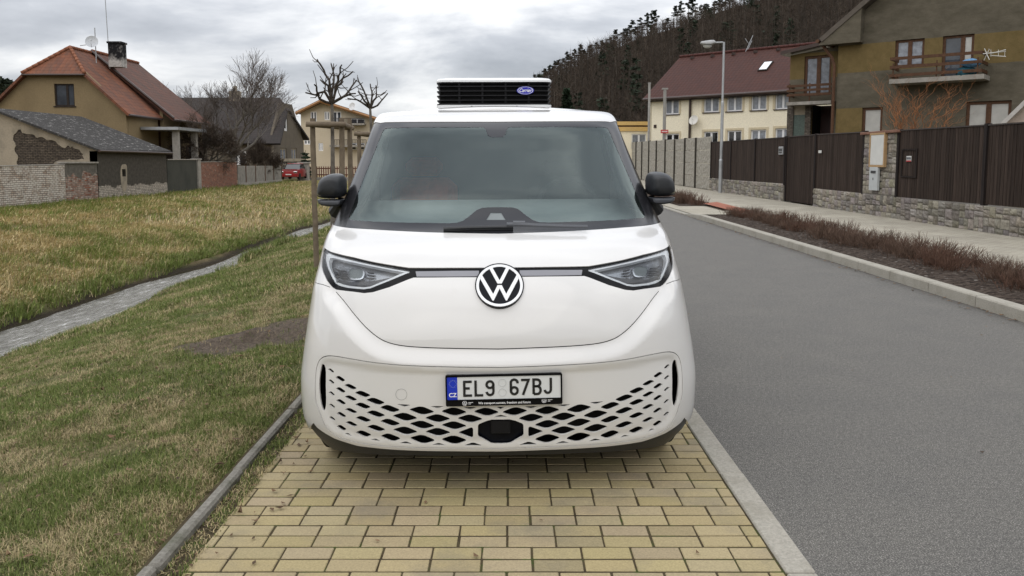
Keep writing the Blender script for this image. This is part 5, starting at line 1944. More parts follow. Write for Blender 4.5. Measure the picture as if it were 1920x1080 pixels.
def red_car():
    Y = 76.5
    c = on_y(552, 331, Y)
    root = empty('parked_car', (c[0], Y, c[2] - .25))
    tag(root, 'red hatchback parked behind the far fence', 'car')
    w = .86
    z = c[2] - .25
    secs = [(-2.0, .30, .55), (-1.95, .25, .78), (-1.0, .25, .95), (-.35, .25, 1.0), (1.9, .25, 1.0), (2.0, .3, .7)]
    # front faces the camera (-y)
    def sec(y, z0, z1, ww): return [(c[0] - ww, Y + y, z + z0), (c[0] + ww, Y + y, z + z0), (c[0] + ww * 1.02, Y + y, z + (z0 + z1) * .55), (c[0] + ww * .9, Y + y, z + z1), (c[0] - ww * .9, Y + y, z + z1), (c[0] - ww * 1.02, Y + y, z + (z0 + z1) * .55)]
    vs, fs = [], []
    for s_ in secs: vs += sec(s_[0], s_[1], s_[2], w if -1.9 < s_[0] < 1.9 else w * .92)
    for i in range(len(secs) - 1):
        for k in range(6): fs.append((i * 6 + k, i * 6 + (k + 1) % 6, (i + 1) * 6 + (k + 1) % 6, (i + 1) * 6 + k))
    fs.append((5, 4, 3, 2, 1, 0)); fs.append(tuple(30 + k for k in range(6)))
    b = mesh_obj('body', vs, fs, mat_paint('car_red', (.26, .012, .014), .3), root); smooth_angle(b, 40)
    mb = MB(); P_ = []
    for (y, zz, ww) in ((-.95, .95, .76), (1.75, 1.0, .76)): P_ += [(c[0] - ww, Y + y, z + zz), (c[0] + ww, Y + y, z + zz)]
    mb.hexa([(c[0] - .58, Y - .1, z + 1.42), (c[0] + .58, Y - .1, z + 1.42), (c[0] + .58, Y + 1.3, z + 1.42), (c[0] - .58, Y + 1.3, z + 1.42), P_[0], P_[1], P_[3], P_[2]])
    mb.build('cabin_glass', M['pane_dark'], root)
    mb = MB(); mb.hexa([(c[0] - .56, Y - .05, z + 1.47), (c[0] + .56, Y - .05, z + 1.47), (c[0] + .56, Y + 1.25, z + 1.47), (c[0] - .56, Y + 1.25, z + 1.47)] + [(c[0] - .6, Y - .15, z + 1.423), (c[0] + .6, Y - .15, z + 1.423), (c[0] + .6, Y + 1.35, z + 1.423), (c[0] - .6, Y + 1.35, z + 1.423)])
    mb.build('roof', bpy.data.materials['car_red'], root)
    for sx in (-1, 1):
        mb = MB(); mb.box((c[0] + sx * .62 - .17, Y - 2.03, z + .60), (c[0] + sx * .62 + .17, Y - 1.9, z + .76), bev=.03); mb.build('headlight', M['chrome'], root)
        for yy in (-1.3, 1.3):
            mb = MB(); mb.tube([(c[0] + sx * .66, Y + yy, z + .3), (c[0] + sx * .87, Y + yy, z + .3)], .3, 16); mb.build('wheel', M['rubber'], root)
    mb = MB(); mb.box((c[0] - .26, Y - 2.04, z + .42), (c[0] + .26, Y - 1.99, z + .52)); mb.build('number_plate', M['plate_white'], root)
    adopt(root)


red_car()
# ------------------------------------------------------------------ trees and plants
M['bark_dark'] = mat_plain('dark_bark', (.045, .036, .028), .9, .35, 9, bump=.6, bscale=40)
M['bark_grey'] = mat_plain('grey_bark', (.10, .088, .072), .9, .35, 9, bump=.6, bscale=40)
M['twig'] = mat_plain('grey_twigs', (.105, .088, .078), .9, .3, 5)
M['twig_brown'] = mat_plain('brown_twigs', (.060, .045, .034), .9, .3, 5)
M['stake'] = mat_plain('weathered_stake', (.145, .115, .082), .9, .35, 7, bump=.5, bscale=40)


class Segs:
    def __init__(s): s.a, s.b, s.ra, s.rb = [], [], [], []

    def add(s, a, b, ra, rb): s.a.append(a); s.b.append(b); s.ra.append(ra); s.rb.append(rb)

    def mesh(s, name, mat, parent=None, n=5, smooth=True):
        A, B = np.array(s.a, float), np.array(s.b, float); ra, rb = np.array(s.ra), np.array(s.rb)
        t = B - A; t /= np.maximum(np.linalg.norm(t, axis=1, keepdims=True), 1e-9)
        up = np.where(np.abs(t[:, 2:3]) < .9, np.array([[0, 0, 1.]]), np.array([[1., 0, 0]]))
        u = np.cross(t, up); u /= np.linalg.norm(u, axis=1, keepdims=True); w = np.cross(t, u)
        an = 2 * np.pi * np.arange(n) / n
        dirs = u[:, None] * np.cos(an)[None, :, None] + w[:, None] * np.sin(an)[None, :, None]
        V = np.concatenate([A[:, None] + dirs * ra[:, None, None], B[:, None] + dirs * rb[:, None, None]], 1).reshape(-1, 3)
        m = len(A); k = np.arange(n)
        q = np.stack([k, (k + 1) % n, (k + 1) % n + n, k + n], -1)
        Fq = (np.arange(m)[:, None, None] * 2 * n + q[None]).reshape(-1, 4)
        caps = [tuple(i * 2 * n + n + k) for i in range(m) for k in [np.arange(n)]] if n > 3 and m < 3000 else []
        return mesh_obj(name, V, [tuple(f) for f in Fq] + caps, mat, parent, smooth=smooth)


def grow(sg, tw, rs, p, d, L, r, lvl, up=.25, spread=.6, shrink=.72, nseg=4, kids=3, thin=.012):
    """recursive bare branch; thin branches go to tw"""
    p = Vector(p); d = Vector(d).normalized()
    for i in range(nseg):
        d = (d + Vector((rs.gauss(0, .16), rs.gauss(0, .16), rs.gauss(0, .12) + up * .12))).normalized()
        q = p + d * (L / nseg)
        r2 = max(r * (1 - .45 / nseg), .0085)
        (sg if r > thin else tw).add(tuple(p), tuple(q), r, r2)
        if lvl > 0 and i > 0 or (lvl > 0 and i == 0 and lvl < 3):
            for _ in range(kids if i == nseg - 1 else rs.choice((0, 1, 1, 2))):
                ax = Vector((rs.gauss(0, 1), rs.gauss(0, 1), rs.gauss(0, .6))).normalized()
                nd = (d + ax * spread * rs.uniform(.6, 1.5) + Vector((0, 0, up * .5))).normalized()
                grow(sg, tw, rs, q, nd, L * shrink * rs.uniform(.65, 1.1), r2 * rs.uniform(.5, .7), lvl - 1, up, spread, shrink, nseg, kids, thin)
        p, r = q, r2


def bare_tree(name, label, base, h, r0, seed, limbs, lvl=4, group=None, up=.3, spread=.6, mt='bark_grey', mtw='twig', thin=.03, trunk_h=.22, L0=.34):
    rs = random.Random(seed)
    root = empty(name, base); tag(root, label, 'tree', group)
    sg, tw = Segs(), Segs()
    b = Vector(base); top = b + Vector((rs.uniform(-.2, .2), 0, h * trunk_h))
    sg.add(tuple(b - Vector((0, 0, .2))), tuple(b.lerp(top, .5)), r0 * 1.2, r0); sg.add(tuple(b.lerp(top, .5)), tuple(top), r0, r0 * .9)
    for i in range(limbs):
        an = 2 * math.pi * i / limbs + rs.uniform(-.4, .4)
        d = Vector((math.cos(an), math.sin(an) * .8, rs.uniform(.35, 1.3)))
        grow(sg, tw, rs, top, d, h * L0 * rs.uniform(.8, 1.15), r0 * .55, lvl, up, spread, thin=thin)
    d = Vector((0, 0, 1)); grow(sg, tw, rs, top, d, h * L0, r0 * .7, lvl, up, spread, thin=thin)
    sg.mesh('trunk', M[mt], root, 6)
    tw.mesh('crown', M[mtw], root, 3, False)
    adopt(root)
    return root


b = on_y(437, 312, 64)
bare_tree('bare_tree', 'large bare spreading tree behind the red brick wall and screen fence', (b[0], 64, -.3), 9.6, .22, 5, 5, 4, up=.30, spread=.55)
b = on_y(372, 300, 57)
bare_tree('bare_tree', 'low dense thicket-like bare tree beside the orange-roofed house', (b[0] + .3, 57, -.3), 5.0, .16, 9, 6, 4, up=.05, spread=.75, mtw='twig_brown', trunk_h=.25, L0=.32)
b = on_y(345, 300, 55.5)
bare_tree('bare_shrub', 'tangled brown shrub in front of the orange-roofed house porch', (b[0], 55.5, -.3), 3.6, .08, 12, 6, 4, up=.1, spread=.8, mtw='twig_brown', mt='bark_dark', trunk_h=.1, L0=.32)['category'] = 'shrub'
b = on_y(486, 300, 68)
bare_tree('bare_shrub', 'brown leafless shrub left of the dim grey house door', (b[0], 68, -.3), 4.4, .08, 15, 6, 4, up=.2, spread=.7, mtw='twig_brown', mt='bark_dark', trunk_h=.1, L0=.3)['category'] = 'shrub'


def pollard(label, Y, trunk, limbs, seed, r0):
    """trunk and main limbs traced on the photo at distance Y; stubby side shoots are random"""
    rs = random.Random(seed)
    pt = lambda q, dy=0.0: Vector(on_y(q[0], q[1], Y + dy))
    bx = pt(trunk[0]); gz = float(ground_z(bx.x, Y))
    root = empty('pollarded_tree', (bx.x, Y, gz)); tag(root, label, 'tree')
    sg = Segs()
    pts = [Vector((bx.x, Y, gz - .1))] + [pt(q) for q in trunk[1:]]
    for i in range(len(pts) - 1):
        a = r0 * (1 - .45 * i / (len(pts) - 1)); c = r0 * (1 - .45 * (i + 1) / (len(pts) - 1))
        sg.add(tuple(pts[i]), tuple(pts[i + 1]), a, c)
    cr = Segs()
    for L in limbs:
        dy = rs.uniform(-.45, .45)
        P_ = [pts[-1] if k == 0 else pt(q, dy * k / (len(L) - 1)) for k, q in enumerate(L)]
        # smooth and add shoots
        Q = [P_[0]]
        for a, c in zip(P_[:-1], P_[1:]):
            n = max(2, int((c - a).length / .09))
            for k in range(1, n + 1): Q.append(a.lerp(c, k / n) + Vector((rs.gauss(0, .010), rs.gauss(0, .02), rs.gauss(0, .010))))
        N = len(Q)
        for k in range(N - 1):
            ra = r0 * .55 * (1 - .62 * k / N); rb = r0 * .55 * (1 - .62 * (k + 1) / N)
            cr.add(tuple(Q[k]), tuple(Q[k + 1]), ra, rb)
            if k > 1 and rs.random() < .8:
                d = (Q[k + 1] - Q[k]).normalized()
                sd_ = Vector((rs.gauss(0, 1), rs.gauss(0, 1), rs.gauss(.35, .7))).normalized()
                nd = (d * .5 + sd_).normalized(); ln = rs.uniform(.10, .32)
                q1 = Q[k] + nd * ln * .55; q2 = q1 + (nd + Vector((rs.gauss(0, .25), 0, .35))).normalized() * ln * .5
                cr.add(tuple(Q[k]), tuple(q1), rb * .7, rb * .52); cr.add(tuple(q1), tuple(q2), rb * .52, rb * .40)
                if rs.random() < .45:
                    q3 = q1 + Vector((rs.gauss(0, .6), rs.gauss(0, .6), .5)).normalized() * ln * .35
                    cr.add(tuple(q1), tuple(q3), rb * .45, rb * .36)
    sg.mesh('trunk', M['bark_grey'], root, 10)
    cr.mesh('crown', M['bark_dark'], root, 6)
    adopt(root)


pollard('near pollarded tree with knobby dark branches inside the stake frame', 14.5,
        [(624, 480), (624, 330), (623.5, 255), (622.5, 194)],
        [[(622, 194), (622, 172), (611, 140), (601, 122), (592, 109)], [(622, 194), (608, 172), (590, 177), (572, 175)], [(622, 190), (634, 160), (645, 148), (662, 135)],
         [(622, 194), (640, 184), (655, 172), (668, 150)], [(622, 190), (625, 160), (625, 140), (621, 120)], [(622, 190), (634, 150), (637, 135), (642, 121)],
         [(622, 194), (600, 186), (596, 170), (590, 158)], [(622, 192), (650, 178), (668, 176)], [(622, 190), (615, 160), (600, 150)]], 3, .047)
pollard('farther pollarded tree, its crown just left of the van roof', 19.0,
        [(697, 480), (697, 300), (696, 240), (694, 203)],
        [[(694, 203), (686, 180), (676, 160), (670, 144)], [(694, 203), (676, 190), (653, 184)], [(694, 203), (698, 180), (693, 157)], [(694, 203), (704, 183), (706, 162)],
         [(694, 203), (712, 194), (726, 175)], [(694, 203), (684, 190), (672, 172)]], 4, .05)


def stake_frame(label, posts, bars):
    """posts: (photo column, row of top, distance); bars join two posts"""
    root = None
    tops = []
    P_ = []
    for (px_, py_, Y) in posts:
        t_ = Vector(on_y(px_, py_, Y)); P_.append(t_)
    c = sum(P_, Vector()) / len(P_)
    root = empty('tree_stakes', (c.x, c.y, float(ground_z(c.x, c.y)))); tag(root, label, 'tree stakes', 'wooden tree stakes beside the van')
    for t_, (px_, py_, Y) in zip(P_, posts):
        mb = MB(); g = float(ground_z(t_.x, t_.y)) - .15
        rs = random.Random(px_)
        pts = [Vector((t_.x + rs.uniform(-.02, .02), t_.y, g))] + [Vector((t_.x, t_.y, g + (t_.z - g) * k / 6)) + Vector((rs.gauss(0, .003), 0, 0)) for k in range(1, 7)]
        mb.tube(pts, [.047] * 6 + [.043], 12); smooth_angle(mb.build('stake', M['stake'], root), 50)
    for (i, j, dz, dy) in bars:
        a, c = P_[i].copy(), P_[j].copy(); a.z -= dz; c.z = a.z
        a.y += dy; c.y += dy
        d = (c - a).normalized() * .09
        mb = MB(); mb.tube([a - d, a.lerp(c, .5), c + d], .046, 12); smooth_angle(mb.build('crossbar', M['stake'], root), 50)
    adopt(root)


stake_frame('wooden stake frame around the near pollarded tree', [(586, 222, 13.9), (640, 221, 14.0), (655, 222, 15.3)], [(0, 1, .10, -.09), (1, 2, .10, .0), (0, 2, .10, .08)])
stake_frame('farther wooden stake frame half hidden by the van pillar', [(673, 246, 18.5), (712, 246, 18.6), (697, 247, 19.9)], [(0, 1, .06, -.09), (0, 2, .06, .08)])


# ---- needle trees
def needle_cloud(n, c, r, size, rs):
    """n needle sprays in a flattened blob; returns (n,3,3) triangles"""
    d = rs.normal(size=(n, 3)); d /= np.linalg.norm(d, axis=1, keepdims=True)
    p = np.array(c) + d * np.array(r) * rs.uniform(.3, 1, (n, 1)) ** .6
    a = rs.normal(size=(n, 3)); a[:, 2] *= .5; a /= np.linalg.norm(a, axis=1, keepdims=True)
    b = rs.normal(size=(n, 3)); b -= a * (a * b).sum(1, keepdims=True); b /= np.linalg.norm(b, axis=1, keepdims=True)
    s = size * rs.uniform(.6, 1.4, (n, 1))
    return np.stack([p - a * s, p + a * s * .6 + b * s * .45, p + a * s * .6 - b * s * .45], 1)


def tri_obj(name, T, mat, parent):
    V = T.reshape(-1, 3)
    return mesh_obj(name, V, np.arange(len(V)).reshape(-1, 3), mat, parent)


M['needles'] = mat_plain('pine_needles', (.022, .030, .018), .85, .5, .6)
M['needles_dark'] = mat_plain('spruce_needles', (.016, .027, .014), .85, .5, .8)


def make_pine(seed, h, label, bare=.45, wide=.16):
    rs = np.random.default_rng(seed)
    root = empty('pine_tree', (0, 0, 0)); tag(root, label, 'tree', 'pines on the hill ridge')
    sg = Segs(); bend = rs.normal(0, .02 * h, 2)
    pos = lambda t: np.array([bend[0] * t * t, bend[1] * t * t, h * t])
    for k in range(8): sg.add(pos(k / 8), pos((k + 1) / 8), .17 * (1 - .85 * k / 8), .17 * (1 - .85 * (k + 1) / 8))
    T = []
    nb = 15
    for k in range(nb):
        t = bare + (1 - bare) * (k + rs.uniform(0, 1)) / nb
        L = h * wide * (1.1 - .75 * (t - bare) / (1 - bare)) * rs.uniform(.5, 1.25)
        an = rs.uniform(0, 2 * np.pi)
        d = np.array([np.cos(an), np.sin(an), rs.uniform(-.05, .35)])
        a = pos(min(t, .98)); e = a + d * L
        sg.add(a, e, .05, .02)
        for q in (.55, 1.0):
            T.append(needle_cloud(34, a + d * L * q, (L * .38 + .2, L * .38 + .2, .26), .34, rs))
    T.append(needle_cloud(40, pos(1.0), (.5, .5, .4), .3, rs))
    sg.mesh('trunk', M['bark_dark'], root, 5)
    tri_obj('crown', np.concatenate(T), M['needles'], root)
    return root


# ---- hill behind the houses
RIDGE = [(660, 301), (740, 290), (820, 262), (900, 236), (950, 212), (1000, 183), (1047, 149), (1080, 125), (1120, 101), (1160, 88), (1197, 70), (1240, 60), (1273, 47), (1313, 33), (1347, 20), (1393, 7), (1423, -2),
         (1500, -32), (1600, -68), (1750, -120), (2000, -190), (2300, -240), (2700, -280)]
YH0, YH1 = 118.0, 250.0


def hill_pt(px_, t):
    """point on the hill: photo column of the ridge below which it lies, t=0 foot .. 1 ridge"""
    zr = on_y(px_, np.interp(px_, *zip(*RIDGE)), YH1)[2]
    Y = YH0 + (YH1 - YH0) * t
    X = (px_ - CX) / F * YH1 * .998
    X = X * (Y / YH1) + 0.0
    z = -.3 + (zr + .3) * (t ** .92)
    z += (fbm(X * .06 + 5, Y * .06) - .5) * 5 * math.sin(math.pi * min(t, 1)) if t < 1 else 0
    if t > 1: z = zr - (t - 1) * 60
    return np.array([X, Y, z])


hv, hf = [], []
cols = np.concatenate([np.arange(660, 1500, 12), np.arange(1500, 2720, 30)])
ts = list(np.linspace(0, 1, 26)) + [1.05, 1.3, 2.0]
for c_ in cols:
    for t_ in ts: hv.append(hill_pt(c_, t_))
nt = len(ts)
for i in range(len(cols) - 1):
    for j in range(nt - 1):
        a = i * nt + j; hf.append((a, a + nt, a + nt + 1, a + 1))
t = NT('hill_leaf_litter')
f = t.noise(.12, 6, .7, t.pos(1, (1, .5, 1))); f2 = t.noise(.9, 5, .7)
c = t.ramp(f, (.3, (.035, .028, .021)), (.55, (.062, .047, .034)), (.75, (.075, .05, .032)))
c = t.mix(1.0, c, t.ramp(f2, (.3, (.55,) * 3), (.7, (1.5,) * 3)), 'MULTIPLY')
tag(mesh_obj('hill', hv, hf, t.done(c, 1.0, t.bump(f2, .8, .8), .05), smooth=True), kind='structure')


def build_forest():
    rs = random.Random(21); nrs = np.random.default_rng(5)
    sg, sgl = Segs(), Segs()
    T = []
    TG = []
    for i in range(2600):
        c_ = rs.uniform(1000, 1600) if i < 2250 else rs.uniform(1600, 2300)
        t_ = rs.random() ** .9 * .95
        p = hill_pt(c_, t_)
        h = rs.uniform(6, 11.5) * (1 - .72 * t_ ** 3)
        lean = np.array([rs.gauss(0, .4), rs.gauss(0, .4), 0])
        q = p + np.array([0, 0, h]) + lean
        r = rs.uniform(.05, .11)
        tgt = sgl if rs.random() < .16 else sg
        tgt.add(p - np.array([0, 0, .5]), (p + q) / 2, r, r * .75); tgt.add((p + q) / 2, q, r * .75, r * .25)
        if rs.random() < .025 and t_ < .9:
            for k in range(5):
                T.append(needle_cloud(22, p + (q - p) * (.5 + .11 * k), (1.7 - .26 * k, 1.7 - .26 * k, .5), .5, nrs))
        else:
            n = 44
            d = nrs.normal(size=(n, 3)); d[:, 2] = np.abs(d[:, 2]) * 1.3 + .2; d /= np.linalg.norm(d, axis=1, keepdims=True)
            s0 = p + (q - p) * nrs.uniform(.35, .95, (n, 1)); L = nrs.uniform(.8, 2.3, (n, 1))
            e = s0 + d * L
            w = nrs.normal(size=(n, 3)); w /= np.linalg.norm(w, axis=1, keepdims=True)
            TG.append(np.stack([s0 - w * .035, s0 + w * .035, e], 1))
    # undergrowth clumps
    for i in range(2600):
        p = hill_pt(rs.uniform(1000, 2000), rs.random())
        n = 16
        d = nrs.normal(size=(n, 3)); d[:, 2] = np.abs(d[:, 2]) + .3; d /= np.linalg.norm(d, axis=1, keepdims=True)
        s0 = p + nrs.normal(size=(n, 3)) * np.array([1, 1, .2]); e = s0 + d * nrs.uniform(.6, 2.0, (n, 1))
        w = nrs.normal(size=(n, 3)) * .06
        TG.append(np.stack([s0 - w, s0 + w, e], 1))
    root = empty('forest', (60, 180, 0)); tag(root, 'leafless brown forest with pale trunks covering the hillside', 'forest', kind='stuff')
    a = sg.mesh('dark_trunks', mat_plain('forest_bark', (.05, .042, .034), .95, .4, .5), root, 4)
    b_ = sgl.mesh('pale_trunks', mat_plain('forest_bark_pale', (.078, .065, .053), .95, .2, .5, spec=.05), root, 4)
    c_ = tri_obj('twigs', np.concatenate(TG), mat_plain('forest_twigs', (.058, .045, .035), .95, .2, .25, spec=.05), root)
    d_ = tri_obj('needles', np.concatenate(T), M['needles'], root)
    for o in (a, b_, c_, d_): o['kind'] = 'stuff'
    adopt(root)


build_forest()


def place_pines():
    pl = 'dark pine on the hill ridge, bare stem below and ragged crown against the sky'
    protos = [make_pine(31, 9.5, pl), make_pine(32, 11, pl, .4, .19), make_pine(33, 8.5, pl, .3, .2), make_pine(34, 12, pl, .55, .14)]
    spots = [(1003, 142), (1020, 131), (1030, 125), (1038, 117), (1048, 115), (1060, 100), (1070, 107), (1076, 95), (1087, 86), (1094, 97), (1107, 86), (1117, 82), (1126, 97), (1143, 72), (1154, 58),
             (1165, 56), (1172, 72), (1180, 41), (1188, 52), (1198, 36), (1209, 28), (1217, 24), (1226, 22), (1246, 70), (1263, 14), (1270, 6), (1284, -2), (1292, 0), (1306, 12), (1318, 15), (1332, 4), (1340, -2),
             (1352, -8), (1366, 0), (1378, -14), (1392, -16), (1410, -22), (1425, -30)]
    used = [False] * 4
    H = [9.5, 11, 8.5, 12]
    rs = random.Random(3)
    for i, (x, top) in enumerate(spots):
        g = np.interp(x, *zip(*RIDGE))
        p = hill_pt(x, 1.0)
        hgt = max(4.0, (g - top) / F * YH1 + .5)
        k = rs.randrange(4)
        if not used[k]: o = protos[k]; used[k] = True
        else: o = copy_tree(protos[k])
        o.location = (p[0], p[1], p[2] - .4)
        s_ = hgt / H[k]
        w_ = max(s_, .75) * rs.uniform(.85, 1.15)
        o.scale = (w_, w_, s_)
        o.rotation_euler = (0, 0, rs.uniform(0, 6.28))
    for k in range(4):
        if not used[k]:
            p = hill_pt(1440 + k * 14, 1.0); protos[k].location = p


place_pines()


def spruce(name, label, base, h, w, mat, seed, tiers=14, n=60, size=.35):
    rs = np.random.default_rng(seed)
    root = empty(name, tuple(base)); tag(root, label, 'tree')
    sg = Segs(); b_ = np.array(base, float)
    sg.add(b_, b_ + np.array([0, 0, h]), h * .02, .02)
    T = []
    for k in range(tiers):
        t_ = k / tiers; z = h * (.06 + .92 * t_); rr = w * (1 - t_) ** .85 + .12
        for q in range(7):
            an = rs.uniform(0, 6.28); L = rr * rs.uniform(.55, 1.15)
            c = b_ + np.array([np.cos(an) * L * .6, np.sin(an) * L * .6, z - L * .2])
            T.append(needle_cloud(n // 5, c, (L * .5, L * .5, h * .035), size, rs))
    sg.mesh('trunk', M['bark_dark'], root, 6); tri_obj('crown', np.concatenate(T), mat, root)
    adopt(root)
    return root


b = on_y(1062, 262, 112); tp = on_y(1062, 158, 112)
spruce('spruce_tree', 'broad dark green spruce at the foot of the hill, right of the roof unit', (b[0], 112, -.3), tp[2] + .3, 2.6, M['needles_dark'], 3, 16, 90, .4)
b = on_y(573, 306, 79); tp = on_y(573, 289, 79)
spruce('conifer_bush', 'small green conifer bush behind the grey fence pillar', (b[0], 79, .2), tp[2] - .2 + .4, 1.0, M['needles_dark'], 4, 7, 60, .18)['category'] = 'bush'
b = on_y(12, 200, 88)
root = empty('evergreen_tree', (b[0], 88, -.3)); tag(root, 'dark evergreen crown showing behind the left eave of the ochre house', 'tree')
rs_ = np.random.default_rng(8); T = []
zt_ = on_y(15, 150, 88)[2]
for k in range(26):
    c = (b[0] + rs_.normal(0, 1.6), 88 + rs_.normal(0, 1.4), zt_ - abs(rs_.normal(0, 1.5)) - .3)
    T.append(needle_cloud(60, c, (.9, .9, .4), .32, rs_))
sg = Segs(); sg.add((b[0], 88, -.3), (b[0] + .2, 88, zt_ - 1), .25, .1)
for k in range(6): sg.add((b[0] + .1, 88, zt_ - 3 + k * .3), (b[0] + rs_.normal(0, 1.6), 88 + rs_.normal(0, 1), zt_ - 1 + rs_.normal(0, .4)), .07, .03)
sg.mesh('trunk', M['bark_dark'], root, 6); tri_obj('crown', np.concatenate(T), M['needles'], root); adopt(root)


def corkscrew():
    Y = 25.0
    b_ = on_y(1705, 262, Y)
    root = empty('corkscrew_willow', (b_[0], Y, .1)); tag(root, 'leafless orange-brown corkscrew willow behind the plank fence', 'shrub')
    rs = random.Random(6); sg = Segs()
    top = on_y(1705, 172, Y)[2]; base = Vector((b_[0], Y, on_y(1705, 262, Y)[2] - .6))
    def stem(p, d, L, r, lvl):
        n = int(L / .055); a1, a2 = rs.uniform(0, 6), rs.uniform(0, 6)
        for k in range(n):
            wv = Vector((math.sin(k * .75 + a1) * .55, math.cos(k * .62 + a2) * .5, math.sin(k * .5) * .2))
            q = p + (d + wv).normalized() * .06
            sg.add(tuple(p), tuple(q), r * (1 - .7 * k / n), r * (1 - .7 * (k + 1) / n)); p = q
            if lvl and rs.random() < .22:
                nd = (d + Vector((rs.gauss(0, .7), rs.gauss(0, .6), rs.uniform(-.1, .6)))).normalized()
                stem(p, nd, L * rs.uniform(.3, .6), r * .55, lvl - 1)
    for k in range(15):
        d = Vector((rs.gauss(0, .48), rs.gauss(0, .4), 1)).normalized()
        stem(base.copy(), d, (top - base.z) * rs.uniform(.7, 1.2), .0115, 2)
    for k in range(3):
        stem(base + Vector((.7, 0, 0)), Vector((rs.uniform(.2, .7), 0, 1)).normalized(), (top - base.z) * .7, .011, 1)
    sg.mesh('branches', mat_plain('orange_twigs', (.27, .115, .048), .8, .4, 8), root, 4)
    adopt(root)


corkscrew()


# ---- shrub clumps in the bed beside the kerb
def make_clump(seed):
    rs = random.Random(seed)
    sg = Segs(); mbc = []
    for k in range(95):
        an = rs.uniform(0, 6.28); r_ = abs(rs.gauss(0, .14))
        p = Vector((math.cos(an) * r_, math.sin(an) * r_, -.02))
        d = Vector((math.cos(an) * rs.uniform(0, .75), math.sin(an) * rs.uniform(0, .75), 1)).normalized()
        L = rs.uniform(.14, .40) * (1.15 - r_)
        n = 3; r0 = rs.uniform(.003, .0052)
        for i in range(n):
            d = (d + Vector((rs.gauss(0, .14), rs.gauss(0, .14), rs.gauss(.02, .08)))).normalized()
            q = p + d * L / n
            sg.add(tuple(p), tuple(q), r0 * (1 - .25 * i), r0 * (1 - .25 * (i + 1)))
            if i:
                for _ in range(2):
                    e = p + (d + Vector((rs.gauss(0, .5), rs.gauss(0, .5), .25))).normalized() * L * rs.uniform(.2, .4)
                    sg.add(tuple(p), tuple(e), r0 * .6, r0 * .25)
            p = q
    return sg


M['barberry'] = mat_plain('barberry_stems', (.105, .060, .042), .85, .4, 9)
M['barberry_b'] = mat_plain('barberry_stems_dull', (.105, .068, .049), .85, .4, 9)
clumps = []
for s_ in range(5):
    o = make_clump(100 + s_).mesh('low_shrub', M['barberry'] if s_ % 2 else M['barberry_b'], None, 3, False)
    tag(o, 'low leafless reddish-brown shrub clump in the mulched bed behind the kerb', 'shrub', 'shrub clumps in the bed behind the kerb')
    clumps.append(o)
rs_ = random.Random(4); used = set()
y = 4.2
while y < 21.7:
    for x in (5.80, 6.32):
        xx = x + rs_.gauss(0, .10) + .06; yy = y + rs_.gauss(0, .13) + (.2 if abs(x - 6.0) < .1 else 0)
        k = rs_.randrange(5)
        if k in used:
            o = clumps[k].copy(); COL.objects.link(o)
        else:
            o = clumps[k]; used.add(k)
        o.location = (xx, yy, .115); s_ = rs_.uniform(.72, 1.15); o.scale = (s_, s_, s_ * rs_.uniform(.65, .9)); o.rotation_euler = (0, 0, rs_.uniform(0, 6.28))
    y += .46
for i in range(16):
    o = clumps[i % 5].copy(); COL.objects.link(o)
    o.location = (rs_.uniform(5.75, 6.6), rs_.uniform(27.6, 33), .05); s_ = rs_.uniform(1.0, 1.5); o.scale = (s_, s_, s_ * .9); o.rotation_euler = (0, 0, rs_.uniform(0, 6))
    tag(o, 'reddish-brown shrub clump in the small far bed beside the van mirror', 'shrub', 'shrub clumps in the far bed')


# unseen ridge added behind the viewer to darken the van's reflections and light
hv, hf = [], []
na = 60
prof_h = [(60, -.4), (75, 3), (95, 9), (125, 17), (170, 25), (230, 27)]
for i in range(na + 1):
    az = R(95) + R(170) * i / na
    k = .75 + .7 * float(fbm(i * .22, 3.3)); 
    for (rr, z) in prof_h:
        hv.append((math.sin(az) * rr, math.cos(az) * rr, z * k + (fbm(i * .9, rr * .05) - .5) * 5 * (z > 0)))
    if i:
        for q in range(len(prof_h) - 1):
            a = (i - 1) * len(prof_h) + q; hf.append((a, a + 1, a + 1 + len(prof_h), a + len(prof_h)))
tag(mesh_obj('added_hills', hv, [f[::-1] for f in hf], bpy.data.materials['hill_leaf_litter'], smooth=True), kind='structure')


# fallen leaves on turf, setts and along the gutter (uncountable)
def build_leaves():
    V, Fc, C = [], [], []
    n = 0
    for (cnt, x0, x1, y0, y1, sz) in ((420, -6.2, -1.45, 2.4, 10, .022), (70, -1.35, -1.0, 2.4, 6, .018), (25, -1.2, 1.0, 2.6, 6, .014), (260, 4.70, 4.99, 5, 24, .022), (30, 1.3, 4.6, 4, 16, .012)):
        for k in range(cnt):
            x = rng.uniform(x0, x1); y = rng.uniform(y0, y1)
            if x0 == 4.70: x = 4.99 - abs(rng.normal(0, .09))
            z = float(ground_z(x, y)) + .022 if x < -1.42 else .004
            a = rng.uniform(0, 6.28); s_ = sz * rng.uniform(.5, 1.5)
            tl = rng.normal(0, .35, 2)
            for (u, w) in ((-1, 0), (-.1, -.45), (1, 0), (.1, .45)):
                dx = (u * math.cos(a) - w * math.sin(a)) * s_; dy = (u * math.sin(a) + w * math.cos(a)) * s_
                V.append((x + dx, y + dy, z + abs(dx * tl[0] + dy * tl[1]) + .001))
            c = np.array([.10, .062, .035]) * rng.uniform(.5, 1.9)
            C += [c] * 4; Fc.append((n, n + 1, n + 2, n + 3)); n += 4
    o = mesh_obj('fallen_leaves', V, Fc, mat_attr('dead_leaf', .9, .2, 80, .002), colors=np.array(C))
    tag(o, 'scattered dead brown leaves on the turf and along the kerb', 'leaves', kind='stuff')


build_leaves()
